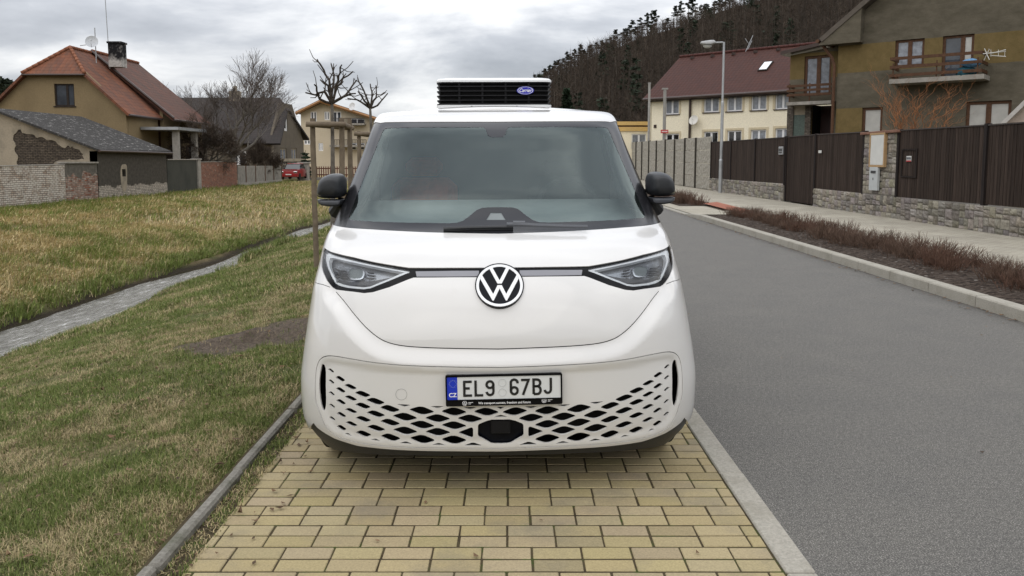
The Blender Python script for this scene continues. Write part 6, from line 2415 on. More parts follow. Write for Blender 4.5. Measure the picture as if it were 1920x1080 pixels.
# ------------------------------------------------------------------ the van
VAN_Y, VAN_X, YAW, ROLL = 3.66, -.050, R(1.6), R(-.30)
MV = np.array(Matrix.Translation((VAN_X, VAN_Y, 0)) @ Matrix.Rotation(YAW, 4, 'Z') @ Matrix.Rotation(ROLL, 4, 'Y'))
MVI = np.linalg.inv(MV)
loc2w = lambda P: np.asarray(P) @ MV[:3, :3].T + MV[:3, 3]

# side profile on the centre line: v, y, z, half width, corner depth
KN = np.array([
    (-.06, .16, .10, .915, .62), (.0, .10, .165, .962, .62), (.1, .055, .24, 1.0, .61), (.2, .02, .33, 1.012, .60), (.35, .0, .48, 1.010, .59), (.5, .0, .63, .990, .58), (.62, .012, .75, .972, .58),
    (.74, .045, .87, .956, .58), (.86, .095, .98, .945, .58), (.97, .17, 1.07, .941, .58), (1.05, .25, 1.13, .939, .57), (1.13, .35, 1.175, .937, .56), (1.22, .46, 1.21, .934, .55),
    (1.55, .72, 1.415, .870, .48), (1.87, .97, 1.61, .815, .40), (2.17, 1.22, 1.80, .768, .32), (2.28, 1.33, 1.85, .762, .32), (2.40, 1.47, 1.885, .745, .32), (2.5, 1.60, 1.90, .69, .34)])


def pchip(x, y, q):
    h = np.diff(x); d = np.diff(y) / h
    m = np.zeros_like(y)
    for i in range(1, len(x) - 1):
        if d[i - 1] * d[i] > 0:
            w1, w2 = 2 * h[i] + h[i - 1], h[i] + 2 * h[i - 1]
            m[i] = (w1 + w2) / (w1 / d[i - 1] + w2 / d[i])
    m[0], m[-1] = d[0], d[-1]
    k = np.clip(np.searchsorted(x, q) - 1, 0, len(x) - 2)
    t = (q - x[k]) / h[k]
    return (y[k] * (1 + 2 * t) * (1 - t) ** 2 + h[k] * m[k] * t * (1 - t) ** 2 + y[k + 1] * t * t * (3 - 2 * t) + h[k] * m[k + 1] * t * t * (t - 1))


VT = np.linspace(KN[0, 0], KN[-1, 0], 3000)
PT = [pchip(KN[:, 0], KN[:, i], VT) for i in range(1, 5)]
_k = np.ones(61) / 61
for i in range(4):      # soften the knots
    pad = np.concatenate([2 * PT[i][0] - PT[i][30:0:-1], PT[i], 2 * PT[i][-1] - PT[i][-2:-32:-1]])
    PT[i] = np.convolve(pad, _k, 'valid')
prof = lambda v, i: np.interp(v, VT, PT[i])
NEXP, AL = 2.6, 1.35
_th = np.linspace(0, np.pi / 2, 4001)
_sx, _sy = np.sin(_th) ** (2 / NEXP), 1 - np.cos(_th) ** (2 / NEXP)
_al = np.concatenate([[0], np.cumsum(np.hypot(np.diff(_sx), .58 * np.diff(_sy)))]); _al /= _al[-1]


def base_S(Q):
    U, v = Q[:, 0], Q[:, 1]
    y0, z, W, D = (prof(v, i) for i in range(4))
    au = np.abs(U)
    t = np.minimum(au / AL, 1)
    x = W * np.interp(t, _al, _sx)
    y = y0 + D * np.interp(t, _al, _sy) + np.maximum(au - AL, 0)
    return np.stack([np.sign(U) * x, y, z], -1)


def numN(Sf, Q, e=.004):
    a = np.array([[e, 0]]); b = np.array([[0, e]])
    n = np.cross(Sf(Q + a) - Sf(Q - a), Sf(Q + b) - Sf(Q - b))
    return n / np.maximum(np.linalg.norm(n, axis=1, keepdims=True), 1e-12)


_gu, _gv = np.meshgrid(np.linspace(-1.135, .2, 150), np.linspace(-.05, 2.45, 190))
_G = np.stack([_gu.ravel(), _gv.ravel()], -1)


def make_p2uv(Sf):
    gp = project(loc2w(Sf(_G)))

    def f(pts):
        pts = np.asarray(pts, float)
        d = ((pts[:, None, :] - gp[None]) ** 2).sum(2)
        Q = _G[d.argmin(1)].copy()
        pr = lambda q: project(loc2w(Sf(q)))
        for _ in range(14):
            r = pts - pr(Q); e = 1e-4
            ju = (pr(Q + [[e, 0]]) - pr(Q - [[e, 0]])) / (2 * e); jv = (pr(Q + [[0, e]]) - pr(Q - [[0, e]])) / (2 * e)
            a, b, c_, d_ = ju[:, 0], jv[:, 0], ju[:, 1], jv[:, 1]
            det = a * d_ - b * c_; det = np.where(np.abs(det) < 1e3, np.sign(det + 1e-9) * 1e3, det)
            st = np.stack([(d_ * r[:, 0] - b * r[:, 1]) / det, (-c_ * r[:, 0] + a * r[:, 1]) / det], -1)
            Q = Q + np.clip(st, -.03, .03)
            Q[:, 0] = np.clip(Q[:, 0], -1.14, .75); Q[:, 1] = np.clip(Q[:, 1], -.05, 2.45)
        return Q
    return f


p2b = make_p2uv(base_S)
mir = lambda L: np.asarray(L) * [-1, 1]


def mirror_loop(half):
    """half outline from the centre line round the left side back to the centre line -> closed loop"""
    h = np.asarray(half, float).copy()
    h[0, 0] = 0; h[-1, 0] = 0
    return np.vstack([h, mir(h)[::-1][1:-1]])


SEAM_PX = [(628, 545), (645.5, 565), (663.7, 588.5), (684.4, 612), (705, 630), (726, 641.6), (757, 648.6), (806, 652), (870, 653.6), (938, 654.5)]
SEAM = p2b(catmull(SEAM_PX, 5)); SEAM[-1, 0] = 0
GR_PX = [(938, 688.5), (850, 687.5), (760, 684.5), (700, 679), (660, 672.5), (626, 667), (611, 667.2), (602, 671.5), (596.5, 679), (592.5, 695), (590.8, 729), (592.5, 752), (597, 766),
         (606, 791), (618, 808), (634, 818.5), (660, 827.5), (700, 834.5), (760, 839), (850, 840.8), (938, 841.5)]
GR_D = catmull(GR_PX, 3)
GRILLE = mirror_loop(p2b(GR_D))
_sA, _sB = SEAM[:-1], SEAM[1:]
SA = np.vstack([_sA, mir(_sA)]); SB = np.vstack([_sB, mir(_sB)])
HOODP = np.vstack([SEAM, mir(SEAM)[::-1][1:], [[-SEAM[0, 0], 2.6], [SEAM[0, 0], 2.6]]])
GA, GB = GRILLE, np.roll(GRILLE, -1, 0)


def disp(Q):
    h = np.zeros(len(Q))
    U, v = Q[:, 0], Q[:, 1]
    m = (v < 1.05) & (np.abs(U) < AL * 1.1)
    if m.any():
        q = Q[m]
        d = dist_loops(q, SA, SB)
        out = ~inside(q, [HOODP])
        hh = np.where(out, .024 * sstep(d / .085), 0.0) - np.where(out, 0, .0)
        f = (1 - sstep((np.abs(q[:, 0]) - .72 * AL) / (.3 * AL))) * (1 - sstep((q[:, 1] - .80) / .2))
        dg = dist_loops(q, GA, GB); ing = inside(q, [GRILLE])
        hh = hh * f - np.where(ing, .014 * sstep(dg / .05), -.0)
        h[m] = hh
    return h


def S(Q):
    Q = np.asarray(Q, float)
    P_ = base_S(Q)
    return P_ + numN(base_S, Q) * disp(Q)[:, None]


def smap(off=0.0):
    def f(Q):
        Q = np.asarray(Q, float)
        N = numN(S, Q)
        return S(Q) + N * off, N
    return f


p2 = make_p2uv(S)
for _i in range(2):
    GRILLE = mirror_loop(p2(GR_D)); GA, GB = GRILLE, np.roll(GRILLE, -1, 0)


def U_of_y(y, v):
    y0, D = prof(v, 0), prof(v, 3)
    r = (y - y0) / D
    return np.where(r >= 1, AL + y - y0 - D, AL * np.interp(np.clip(r, 0, 1), _sy, _al))


v_of_z = lambda z: np.interp(z, PT[1], VT)
YEND = 4.58
van = empty('delivery_van', (VAN_X, VAN_Y, 0))
van.rotation_mode = 'XYZ'
van.rotation_euler = (0, ROLL, YAW)
van.matrix_world = Matrix(MV.tolist())
tag(van, 'white electric delivery van with roof cooling unit parked on yellow setts', 'van')

# --- outlines traced on the left half
BOT_PX = [(938, 846.5), (850, 846), (738, 843), (671, 836), (627, 822), (606, 810), (594, 801), (588, 793)]
BOT = p2(np.array(BOT_PX, float)); BOT[0, 0] = 0
arch = []
for a in np.linspace(R(200), R(-20), 22):
    yy, zz = .80 - .40 * math.cos(math.pi - a) * -1 * -1, .36 + .40 * math.sin(a)
    yy = .80 + .40 * math.cos(a)
    v_ = float(v_of_z(zz)); arch.append((-float(U_of_y(yy, v_)), v_))
arch_r = []
for a in np.linspace(R(200), R(-20), 22):
    yy, zz = 3.79 + .40 * math.cos(a), .36 + .40 * math.sin(a)
    v_ = float(v_of_z(zz)); arch_r.append((-float(U_of_y(yy, v_)), v_))
print('BOT end', BOT[-1], 'arch0', arch[0])
vs_ = float(v_of_z(.22))
uend = lambda v: float(-U_of_y(YEND, v))
half = [tuple(p) for p in BOT] + arch + arch_r + [(uend(vs_), vs_)]
half += [(uend(v), v) for v in np.arange(.3, 2.5, .1)] + [(uend(2.5), 2.5), (0, 2.5)]
OUT = mirror_loop(half)

W_BOT = [(938, 437.5), (860, 436.3), (800, 434.7), (700, 429.5), (648, 425.8)]
W_TOP = [(713, 231.5), (722, 230.2), (800, 229.4), (938, 229.2)]
wb, wt = p2(np.array(W_BOT, float)), p2(np.array(W_TOP, float))
lft = p2(resample([(648, 425.8), (713, 231.5)], 12, closed=False))
WIND = mirror_loop(np.vstack([wb, lft[1:-1], wt]))
ub = lambda y, z: (-float(U_of_y(y, float(v_of_z(z)))), float(v_of_z(z)))
gb = p2(np.array([(641, 424.6), (634, 423)], float))
gt = p2(np.array([(704, 230)], float))
print('glass corner', wb[-1], lft[-1], gb, gt)
GREEN = np.vstack([wb + [0, -.004], [ub(1.15, 1.235)], [ub(2.15, 1.255)], [ub(2.15, 1.755)], [ub(1.75, 1.775)], gt + [0, .01], wt + [0, .008]])
GREEN = mirror_loop(GREEN)

# --- headlights and light band, left half
HL_TOP = [(938, 501.5), (850, 501.8), (766.7, 501.8), (735, 497), (704, 491.7), (662.5, 482), (631, 475), (620.8, 472), (609, 464.5)]
HL_BOT = [(603.5, 470), (601.5, 481), (602.5, 499), (609, 517.7), (616, 530), (623, 538.5), (630, 543), (662.5, 547), (683, 549.7), (699, 548), (730, 538.5), (766.7, 523.5), (776, 520.5), (850, 520), (938, 519.5)]
LAMP_ALL = mirror_loop(p2(np.array(HL_TOP + HL_BOT, float)))
DRL_O = p2(np.array([(767, 506.5), (735, 501), (704, 495), (662.5, 486), (640, 480.5), (625, 476.5), (614, 472), (608.5, 474), (607, 482), (609.5, 494), (615, 507), (620, 518), (628, 531.5), (638, 536), (652, 539), (681, 541.5), (694, 539.5), (725, 527), (756, 514), (767.5, 509.5)], float))
DRL_I = p2(np.array([(758, 508), (735, 504), (704, 498), (662.5, 489.5), (640, 485), (622, 481), (616, 481), (613, 488), (614.5, 497), (619, 507), (624, 517), (631, 527.5), (640, 531.5), (653, 534.5), (680, 537), (692, 535.2), (723, 523), (748, 511.5)], float))
PRJ = chaikin(p2(np.array([(647, 499.5), (680, 499.5), (681, 512), (676, 521.5), (652, 521.5), (647.5, 512)], float)), 2, .2)
PRJ_I = chaikin(p2(np.array([(651, 500.8), (677, 500.8), (678, 512), (673.5, 519.5), (655, 519.5), (651, 511)], float)), 2, .22)

# body shell
ribs = []


def ribbon(line, w=.0042, cut0=.006, cut1=0.0):
    P_ = np.asarray(line, float)
    L = np.concatenate([[0], np.cumsum(np.linalg.norm(np.diff(P_, axis=0), axis=1))])
    q = np.arange(cut0, L[-1] - cut1 + 1e-6, .02)
    P_ = np.stack([np.interp(q, L, P_[:, 0]), np.interp(q, L, P_[:, 1])], -1)
    t = np.gradient(P_, axis=0); t /= np.linalg.norm(t, axis=1, keepdims=True)
    n = np.stack([-t[:, 1], t[:, 0]], -1) * w / 2
    return np.vstack([P_ + n, (P_ - n)[::-1]])


seam_full = np.vstack([SEAM, mir(SEAM)[::-1][1:]])
R1 = ribbon(seam_full, .0042, .012, .012)
FS = p2(catmull([(622.5, 540), (606.7, 534), (596, 531.6)], 5))
FS = np.vstack([FS, [(FS[-1, 0] - .12, FS[-1, 1] + .004), (-U_of_y(.62, FS[-1, 1]), FS[-1, 1] + .004)]])
R2 = ribbon(FS, .003, .012, 0)
DOORL = np.array([ub(1.22, z) for z in np.arange(.30, 1.20, .05)])
R3 = ribbon(DOORL, .005)
DOORB = np.array([ub(2.25, z) for z in np.arange(.30, 1.46, .05)])
R4 = ribbon(DOORB, .005)
holes = [LAMP_ALL, GRILLE, GREEN, R1, R2, mir(R2), R3, mir(R3), R4, mir(R4)]


def body_grid(lo, hi):
    a = np.stack(np.meshgrid(np.arange(-1.9, 1.9, .026), np.arange(1.0, 2.5, .026)), -1).reshape(-1, 2)
    c = np.stack(np.meshgrid(np.arange(-1.9, 1.9, .0165), np.arange(.0, .992, .0165)), -1).reshape(-1, 2)
    s = np.arange(1.95, 5.6, .14)
    b = np.stack(np.meshgrid(np.concatenate([-s, s]), np.arange(.1, 2.5, .1)), -1).reshape(-1, 2)
    return np.vstack([a, b, c])


patch_obj('body', M['paint'], van, smap(), OUT, holes, grid=.017, grid_fn=body_grid, step=.02, depth=.014)
for (nm, rb) in (('panel_gap', R1), ('panel_gap', R2), ('panel_gap', mir(R2)), ('panel_gap', R3), ('panel_gap', mir(R3)), ('panel_gap', R4), ('panel_gap', mir(R4))):
    c_ = rb.mean(0)
    n = len(rb) // 2
    mid = (rb[:n] + rb[:n - 1:-1][:n]) / 2
    wide = ribbon(mid, .012, 0, 0)
    patch_obj(nm, M['void'], van, smap(-.013), wide, grid=.1, step=.03)
# rear and roof closure
mb = MB()
vv = np.concatenate([[vs_], np.arange(.3, 2.5, .1), [2.5]])
for k, v_ in enumerate(vv):
    l = S(np.array([[uend(v_), v_]]))[0]; r_ = S(np.array([[-uend(v_), v_]]))[0]
    for q in range(9):
        t_ = q / 8; p = l * (1 - t_) + r_ * t_
        mb.v.append((p[0], p[1] + .13 * (1 - abs(2 * t_ - 1) ** 4), p[2])); mb.c.append((1, 1, 1)); mb.u.append((0, 0))
    if k:
        for q in range(8): a = (k - 1) * 9 + q; mb.f.append((a, a + 9, a + 10, a + 1))
mb.build('tailgate', M['paint'], van, smooth=True)
mb = MB()
us = np.concatenate([np.linspace(0, AL, 14), np.linspace(AL, -uend(2.5), 12)[1:]])
L_ = S(np.stack([-us, us * 0 + 2.5], -1)); R_ = S(np.stack([us, us * 0 + 2.5], -1))
for k in range(len(us)):
    for q in range(11):
        t_ = q / 10; p = L_[k] * (1 - t_) + R_[k] * t_
        cr = .028 * (1 - (2 * t_ - 1) ** 2) * min(1, k / 8)
        mb.v.append((p[0], p[1], p[2] + cr)); mb.c.append((1, 1, 1)); mb.u.append((0, 0))
    if k:
        for q in range(10): a = (k - 1) * 11 + q; mb.f.append((a, a + 1, a + 12, a + 11))
mb.build('roof', M['paint'], van, smooth=True)

# windscreen
GL_PX = [(938, 388), (905, 389), (895, 392.5), (880, 405), (868, 413.5), (857, 417.3), (840, 418.2), (760, 417), (665, 412.8), (656, 411), (653.5, 407), (655, 400)]
GL_T = [(717.5, 246), (721, 241.5), (728, 240), (800, 238.6), (907, 238.3), (911, 243), (914, 252), (918, 256), (925, 257), (938, 257)]
gl = np.vstack([p2(np.array(GL_PX, float)), p2(resample([(655, 400), (717.5, 246)], 14, closed=False))[1:-1], p2(np.array(GL_T, float))])
GLASS = mirror_loop(gl)
cam_win = p2(np.array([(923, 399), (943, 399), (951, 412), (915, 412)], float) - [3, 0])
patch_obj('windscreen_border', M['frit'], van, smap(-.001), WIND, [GLASS, cam_win], grid=.05, step=.03)
patch_obj('windscreen', M['glass'], van, smap(-.002), GLASS, grid=.05, step=.03)
patch_obj('camera_window', M['projector'], van, smap(-.003), cam_win, grid=.05)
SIDEW = np.array([ub(1.30, 1.27), ub(2.05, 1.285), ub(2.05, 1.725), ub(1.80, 1.735), ub(1.62, 1.67)])
patch_obj('pillar_trim', M['pillar'], van, smap(-.003), GREEN, [WIND, SIDEW, mir(SIDEW)], grid=.06, step=.03)
for s_ in (SIDEW, mir(SIDEW)): patch_obj('side_window', M['side_glass'], van, smap(-.005), s_, grid=.1)

# front lamps
patch_obj('lamp_surround', M['black_gloss'], van, smap(-.006), LAMP_ALL, [DRL_O, mir(DRL_O)], grid=.05, step=.02)
BAR = p2(np.array([(779, 508.3), (850, 507.2), (898, 507.0), (898, 517.5), (850, 518), (781, 518)], float))
fins_px = [(620, 497, 645, 503), (621, 503, 645, 507), (623, 508, 646, 511), (625, 513, 647, 515), (684, 503, 700, 504.5), (684, 509, 702, 510), (683, 515, 698, 515.5)]
for sgn in (1, -1):
    g = (lambda q: q) if sgn == 1 else mir
    hl = empty('headlight'); hl.parent = van
    patch_obj('housing', M['lamp_inner'], hl, smap(-.045), g(DRL_O), grid=.05, step=.02)
    patch_obj('light_guide', M['drl'], hl, smap(-.012), g(DRL_O), [g(DRL_I)], grid=.05, step=.02, depth=.02)
    patch_obj('projector_bezel', M['chrome'], hl, smap(-.016), g(PRJ), [g(PRJ_I)], grid=.05, step=.02, depth=.03)
    patch_obj('projector', M['projector'], hl, smap(-.022), g(PRJ_I), grid=.05)
    wedge = p2(np.array([(619, 517), (640, 527), (690, 531), (735, 512.5), (700, 520), (650, 524)], float))
    patch_obj('reflector', M['lamp_dark'], hl, smap(-.03), g(wedge), grid=.05, step=.03)
    for (x0, y0, x1, y1) in fins_px:
        ln = p2(catmull([(x0, y0), ((x0 + x1) / 2, (y0 + y1) / 2 + 1.2), (x1, y1)], 4))
        patch_obj('fin', M['lamp_dark'], hl, smap(-.026), g(ribbon(ln, .0045, 0)), grid=.1, step=.02, depth=.012)
    patch_obj('lens', M['lens'], hl, smap(-.004), g(DRL_O), grid=.04, step=.02)
    patch_obj('light_bar', M['lightbar'], van, smap(-.002), g(BAR), grid=.05, step=.03, depth=.005)

# lower grille, its openings cut right through
ZO = lambda x, y: (560 + x / 4.5, 640 + y / 4.5)
cols_ = [(272, (247, 340, 440, 545, 652), 21, 15), (350, (316, 411, 512, 620, 730), 34, 20), (436, (383, 480, 587, 698), 50, 23), (538, (445, 545, 658, 780), 63, 27), (647, (507, 614, 735), 75, 30),
         (769, (570, 686, 811), 80, 32), (896, (640, 757), 101, 36), (1038, (587, 707, 827), 102, 36), (1172, (652, 768), 102, 36), (1311, (595, 712, 832), 102, 36), (1447, (654,), 102, 35), (1584, (596,), 102, 35)]
ops = []
for ci, (x, ys_, hw, hh) in enumerate(cols_):
    tilt = {0: .55, 1: .45, 2: .45, 3: .3, 4: .3}.get(ci, .25 if ci < 8 else .08)
    for yi, y in enumerate(ys_):
        xx = x + 4 * yi * (ci < 9) * .7
        sk = .22 if ci < 6 else .04
        q = [(xx - hw, y - hh * tilt), (xx - hw * sk, y - hh), (xx + hw, y + hh * tilt), (xx + hw * sk, y + hh)]
        q = [ZO(*p) for p in q]
        q = np.array(q); q = q.mean(0) + (q - q.mean(0)) * (1.36 if hw < 40 else 1.19)
        ops.append(chaikin(q, 3, .17))
for tri in ([(828, 530), (942, 537), (890, 552)], [(1112, 548), (1226, 549), (1168, 565)], [(1390, 556), (1503, 556), (1446, 573)], [(388, 779), (416, 774), (450, 801)], [(608, 829), (652, 822), (688, 843)],
            [(850, 859), (905, 845), (957, 867)], [(1125, 874), (1182, 858), (1242, 878)], [(1396, 880), (1470, 854), (1548, 880)], [(1348, 772), (1455, 731), (1468, 742), (1468, 806), (1456, 814)]):
    q = np.array([ZO(*p) for p in tri]); q = q.mean(0) + (q - q.mean(0)) * 1.14
    ops.append(chaikin(q, 2, .13))
openings = []
for q in ops:
    u = p2(q); openings += [u, mir(u)]
ctri1 = p2(np.array([ZO(*p) for p in [(1645, 641), (1665, 632), (1710, 621)]], float)); ctri1 = mirror_loop(np.vstack([[[0, ctri1[0, 1]]], ctri1[:1], ctri1[1:2], [[0, ctri1[2, 1]]]]))
ctri2 = p2(np.array([ZO(*p) for p in [(1668, 554), (1710, 573)]], float)); ctri2 = mirror_loop(np.vstack([[[0, ctri2[0, 1]]], ctri2[:1], [[0, ctri2[1, 1]]]]))
rad = p2(np.array([ZO(*p) for p in [(1710, 660), (1630, 661), (1580, 674), (1523, 698), (1513, 712), (1512, 795), (1524, 812), (1620, 858), (1650, 863), (1710, 864)]], float))
RADAR = mirror_loop(rad)
SLOT = chaikin(p2(np.array([(602.5, 684), (606, 682.3), (609.3, 686), (611.2, 702), (611.5, 740), (610.6, 764), (608, 771), (605, 768), (601, 755), (599, 735), (598.8, 705)], float)), 1)
ctr = GRILLE.mean(0)
_nr = np.roll(GRILLE, -1, 0) - np.roll(GRILLE, 1, 0); _nr = np.stack([-_nr[:, 1], _nr[:, 0]], -1); _nr /= np.linalg.norm(_nr, axis=1, keepdims=True)
area_ = np.sum(GRILLE[:, 0] * np.roll(GRILLE[:, 1], -1) - np.roll(GRILLE[:, 0], -1) * GRILLE[:, 1])
G_IN = GRILLE + _nr * .0035 * np.sign(area_)
gh = openings + [ctri1, ctri2, RADAR, SLOT, mir(SLOT)]
cx_ = p2(np.array([(752.5, 739.5)], float))[0]
cap_ring = []
gr = patch_obj('lower_grille', M['grille_paint'], van, smap(-.001), G_IN, gh, grid=.02, step=.012, depth=.009)
# tow-eye cover outline
an = np.linspace(0, 2 * np.pi, 41)[:-1]
ring_o = cx_ + np.stack([np.cos(an) * .0275, np.sin(an) * .0265], -1); ring_i = cx_ + np.stack([np.cos(an) * .0262, np.sin(an) * .0252], -1)
patch_obj('tow_cover_rim', mat_plain('cover_gap', (.22, .22, .21), .6), gr, smap(.0006), ring_o, [ring_i], grid=.1, step=.01)
patch_obj('grille_backing', M['void'], van, smap(-.075), GRILLE, grid=.08, step=.05)
patch_obj('radar_panel', M['emblem_dark'], gr, smap(-.024), mirror_loop(np.vstack([rad[:1], (rad[1:-1] - [0, rad[:, 1].mean()]) * 1.03 + [0, rad[:, 1].mean()], rad[-1:]])), grid=.1)
a_, b_ = p2(np.array([(920, 789), (940, 789)], float)), p2(np.array([(922, 813)], float))
mbx = MB(); q0 = S(np.array([[0, (a_[0, 1] + b_[0, 1]) / 2]]))[0]
mbx.box((-.045, q0[1] + .004, q0[2] - .032), (.045, q0[1] + .02, q0[2] + .032), bev=.004); mbx.build('radar_sensor', M['slat_black'], gr)
patch_obj('slot_duct', M['void'], gr, smap(-.06), SLOT, grid=.1); patch_obj('slot_duct', M['void'], gr, smap(-.06), mir(SLOT), grid=.1)

# dark sill below the bumper
sk = [tuple(p) for p in BOT] + [arch[0]] + [(arch[0][0], .0), (-.95, -.02), (-.7, .02), (-.4, .045), (0, .05)]
patch_obj('bumper_skirt', M['black_plastic'], van, smap(-.012), mirror_loop(sk), grid=.06, step=.03)
mb = MB(); mb.box((-.58, .42, .19), (.58, 4.5, .62)); mb.box((-.42, .13, .21), (.42, .42, .24)); mb.box((-.60, .40, .145), (.60, 4.4, .19)); mb.box((-.70, .28, .212), (-.42, .42, .24)); mb.box((.42, .28, .212), (.70, .42, .24)); mb.box((-.85, 1.28, .16), (.85, 3.32, .5)); mb.build('underbody', M['void'], van)
for yw in (.80, 3.79):
    for sx in (-1, 1):
        vs2, fs2 = [], []
        for k in range(17):
            a = R(-20) + R(220) * k / 16
            for xx in (.60, .965): vs2.append((sx * xx, yw + .41 * math.cos(a), .36 + .41 * math.sin(a)))
            if k: i = 2 * k; fs2.append((i - 2, i - 1, i + 1, i))
        mesh_obj('wheel_arch_liner', vs2, fs2, M['void'], van)
        wh = empty('wheel'); wh.parent = van
        prof_t = [(.60, .20), (.71 - .02, .345), (.705, .357), (.74, .362), (.90, .362), (.935, .355), (.95, .335), (.955, .25), (.94, .215)]
        vs2, fs2 = [], []; n = 40
        for (xx, rr) in prof_t:
            for k in range(n):
                a = 2 * math.pi * k / n; vs2.append((sx * (xx if xx > .6 else .70), yw + rr * math.cos(a), .362 + rr * math.sin(a)))
        for i in range(len(prof_t) - 1):
            for k in range(n): fs2.append((i * n + k, i * n + (k + 1) % n, (i + 1) * n + (k + 1) % n, (i + 1) * n + k))
        smooth_angle(mesh_obj('tyre', vs2, fs2, M['rubber'], wh), 40)
        mb = MB()
        mb.tube([(sx * .70, yw, .362), (sx * .90, yw, .362)], .225, 32)
        for k in range(5):
            a = 2 * math.pi * k / 5
            mb.tube([(sx * .925, yw + .04 * math.cos(a), .362 + .04 * math.sin(a)), (sx * .935, yw + .2 * math.cos(a), .362 + .2 * math.sin(a))], [.035, .028], 8)
        mb.build('rim', M['rim'], wh)

# emblem
ec = S(p2(np.array([(940.2, 536.2)], float)))[0]
ez = numN(S, np.array([[0, float(p2(np.array([(940.2, 536.2)], float))[0, 1])]]), .03)[0]
ez = np.array([0, ez[1], ez[2]]); ez /= np.linalg.norm(ez)
exv = np.array([1., 0, 0]); eyv = np.cross(ez, exv)
if eyv[2] < 0: eyv = -eyv
RE = .1085     # outer radius of the white ring
ec = np.array([.0, ec[1], ec[2]])


def emb(p, h): return ec + exv * p[0] * RE + eyv * p[1] * RE + ez * h


def emb_poly(mb, loops, h, th):
    def mf(Q):
        Q = np.asarray(Q); return np.array([emb(p, h) for p in Q]), np.tile(ez, (len(Q), 1))
    v_, f_, n_, u_ = patch(mf, loops[0], loops[1:], grid=9, step=.3, depth=th)
    mb.add(v_, f_)


circ = lambda r, n=72: np.stack([np.cos(np.linspace(0, 2 * np.pi, n + 1)[:-1]), np.sin(np.linspace(0, 2 * np.pi, n + 1)[:-1])], -1) * r
em = empty('emblem'); em.parent = van
mb = MB(); emb_poly(mb, [circ(1.05) + [0, .022]], .006, .03); mb.build('disc', M['emblem_dark'], em)
mb = MB(); emb_poly(mb, [circ(1.0), circ(.885)], .010, .006); mb.build('ring', M['white_emblem'], em)
n_ = lambda x, y: ((x - 592) / 428, (561 - y) / 421)
Vp = [n_(*p) for p in [(410, 233), (466, 209), (594, 466), (718, 209), (774, 233), (632, 530), (555, 530)]]
Wp = [n_(*p) for p in [(240, 436), (272, 356), (474, 738), (555, 562), (632, 562), (712, 738), (912, 356), (944, 436), (725, 866), (702, 866), (593, 626), (482, 866), (461, 866)]]
for nm, pl in (('upper_letter', Vp), ('lower_letter', Wp)):
    mb = MB(); emb_poly(mb, [np.array(pl)], .0105, .006); mb.build(nm, M['white_emblem'], em)

# lettering helpers -------------------------------------------------
def text_mesh(s, size, mat, parent, place, name='lettering', bold=0.0, sx=1.0, shear=0.0, align='CENTER', depth=.0012):
    """place(x, y) -> (point, normal)"""
    cu = bpy.data.curves.new(name, 'FONT'); cu.body = s; cu.size = size; cu.align_x = align; cu.offset = bold; cu.shear = shear; cu.resolution_u = 4
    ob = bpy.data.objects.new(name, cu); COL.objects.link(ob)
    dg = bpy.context.evaluated_depsgraph_get()
    me = bpy.data.meshes.new_from_object(ob.evaluated_get(dg))
    COL.objects.unlink(ob); bpy.data.objects.remove(ob); bpy.data.curves.remove(cu)
    V = [place(v.co.x * sx, v.co.y) for v in me.vertices]; Fc = [tuple(p.vertices) for p in me.polygons]
    bpy.data.meshes.remove(me)
    return mesh_obj(name, V, Fc, mat, parent)


def strokes(lines, w, place, mat, parent, name='lettering', lift=0.0):
    """letters drawn as flat ribbons of width w along polylines, mitred"""
    vs, fs = [], []
    for ln in lines:
        closed = len(ln) > 2 and ln[0] == ln[-1]
        P_ = np.array(ln[:-1] if closed else ln, float); n = len(P_); b = len(vs)
        for i in range(n):
            pv = P_[(i - 1) % n] if (closed or i > 0) else None; nx = P_[(i + 1) % n] if (closed or i < n - 1) else None
            t1 = (P_[i] - pv) if pv is not None else None; t2 = (nx - P_[i]) if nx is not None else None
            if t1 is not None: t1 = t1 / np.linalg.norm(t1)
            if t2 is not None: t2 = t2 / np.linalg.norm(t2)
            if t1 is None: t1 = t2
            if t2 is None: t2 = t1
            m = t1 + t2; m = m / np.linalg.norm(m); nn = np.array([-m[1], m[0]])
            k = w / 2 / max(.35, float(np.dot(nn, [-t1[1], t1[0]])))
            vs += [place(*(P_[i] + nn * k)), place(*(P_[i] - nn * k))]
        for i in range(n if closed else n - 1):
            j = (i + 1) % n; fs.append((b + 2 * i, b + 2 * i + 1, b + 2 * j + 1, b + 2 * j))
    return mesh_obj(name, vs, fs, mat, parent)


def arc(cx, cy, rx, ry, a0, a1, n=10): return [(cx + rx * math.cos(R(a0 + (a1 - a0) * i / n)), cy + ry * math.sin(R(a0 + (a1 - a0) * i / n))) for i in range(n + 1)]


# number plate: frame corners traced, lies 22 mm proud of the panel
pcx = p2(np.array([(945, 728.5)], float))[0]
pc = S(pcx[None])[0] + np.array([0, -.020, 0])
PW, PH = .532, .144
ppx = 1.0
pn = empty('number_plate'); pn.parent = van
rl = R(.55)
ty = .03
pu = np.array([math.cos(rl), 0, math.sin(rl)]); pvv = np.array([-math.sin(rl), ty, math.cos(rl)]); pvv /= np.linalg.norm(pvv); pw_ = np.cross(pu, pvv)
if pw_[1] > 0: pw_ = -pw_
pl_pt = lambda h: (lambda x, y: pc + pu * x + pvv * y + pw_ * h)


def rrect(x0, x1, y0, y1, r, n=5):
    o = []
    for (cx, cy, a) in ((x1 - r, y1 - r, 0), (x0 + r, y1 - r, 90), (x0 + r, y0 + r, 180), (x1 - r, y0 + r, 270)): o += arc(cx, cy, r, r, a, a + 90, n)
    return np.array(o)


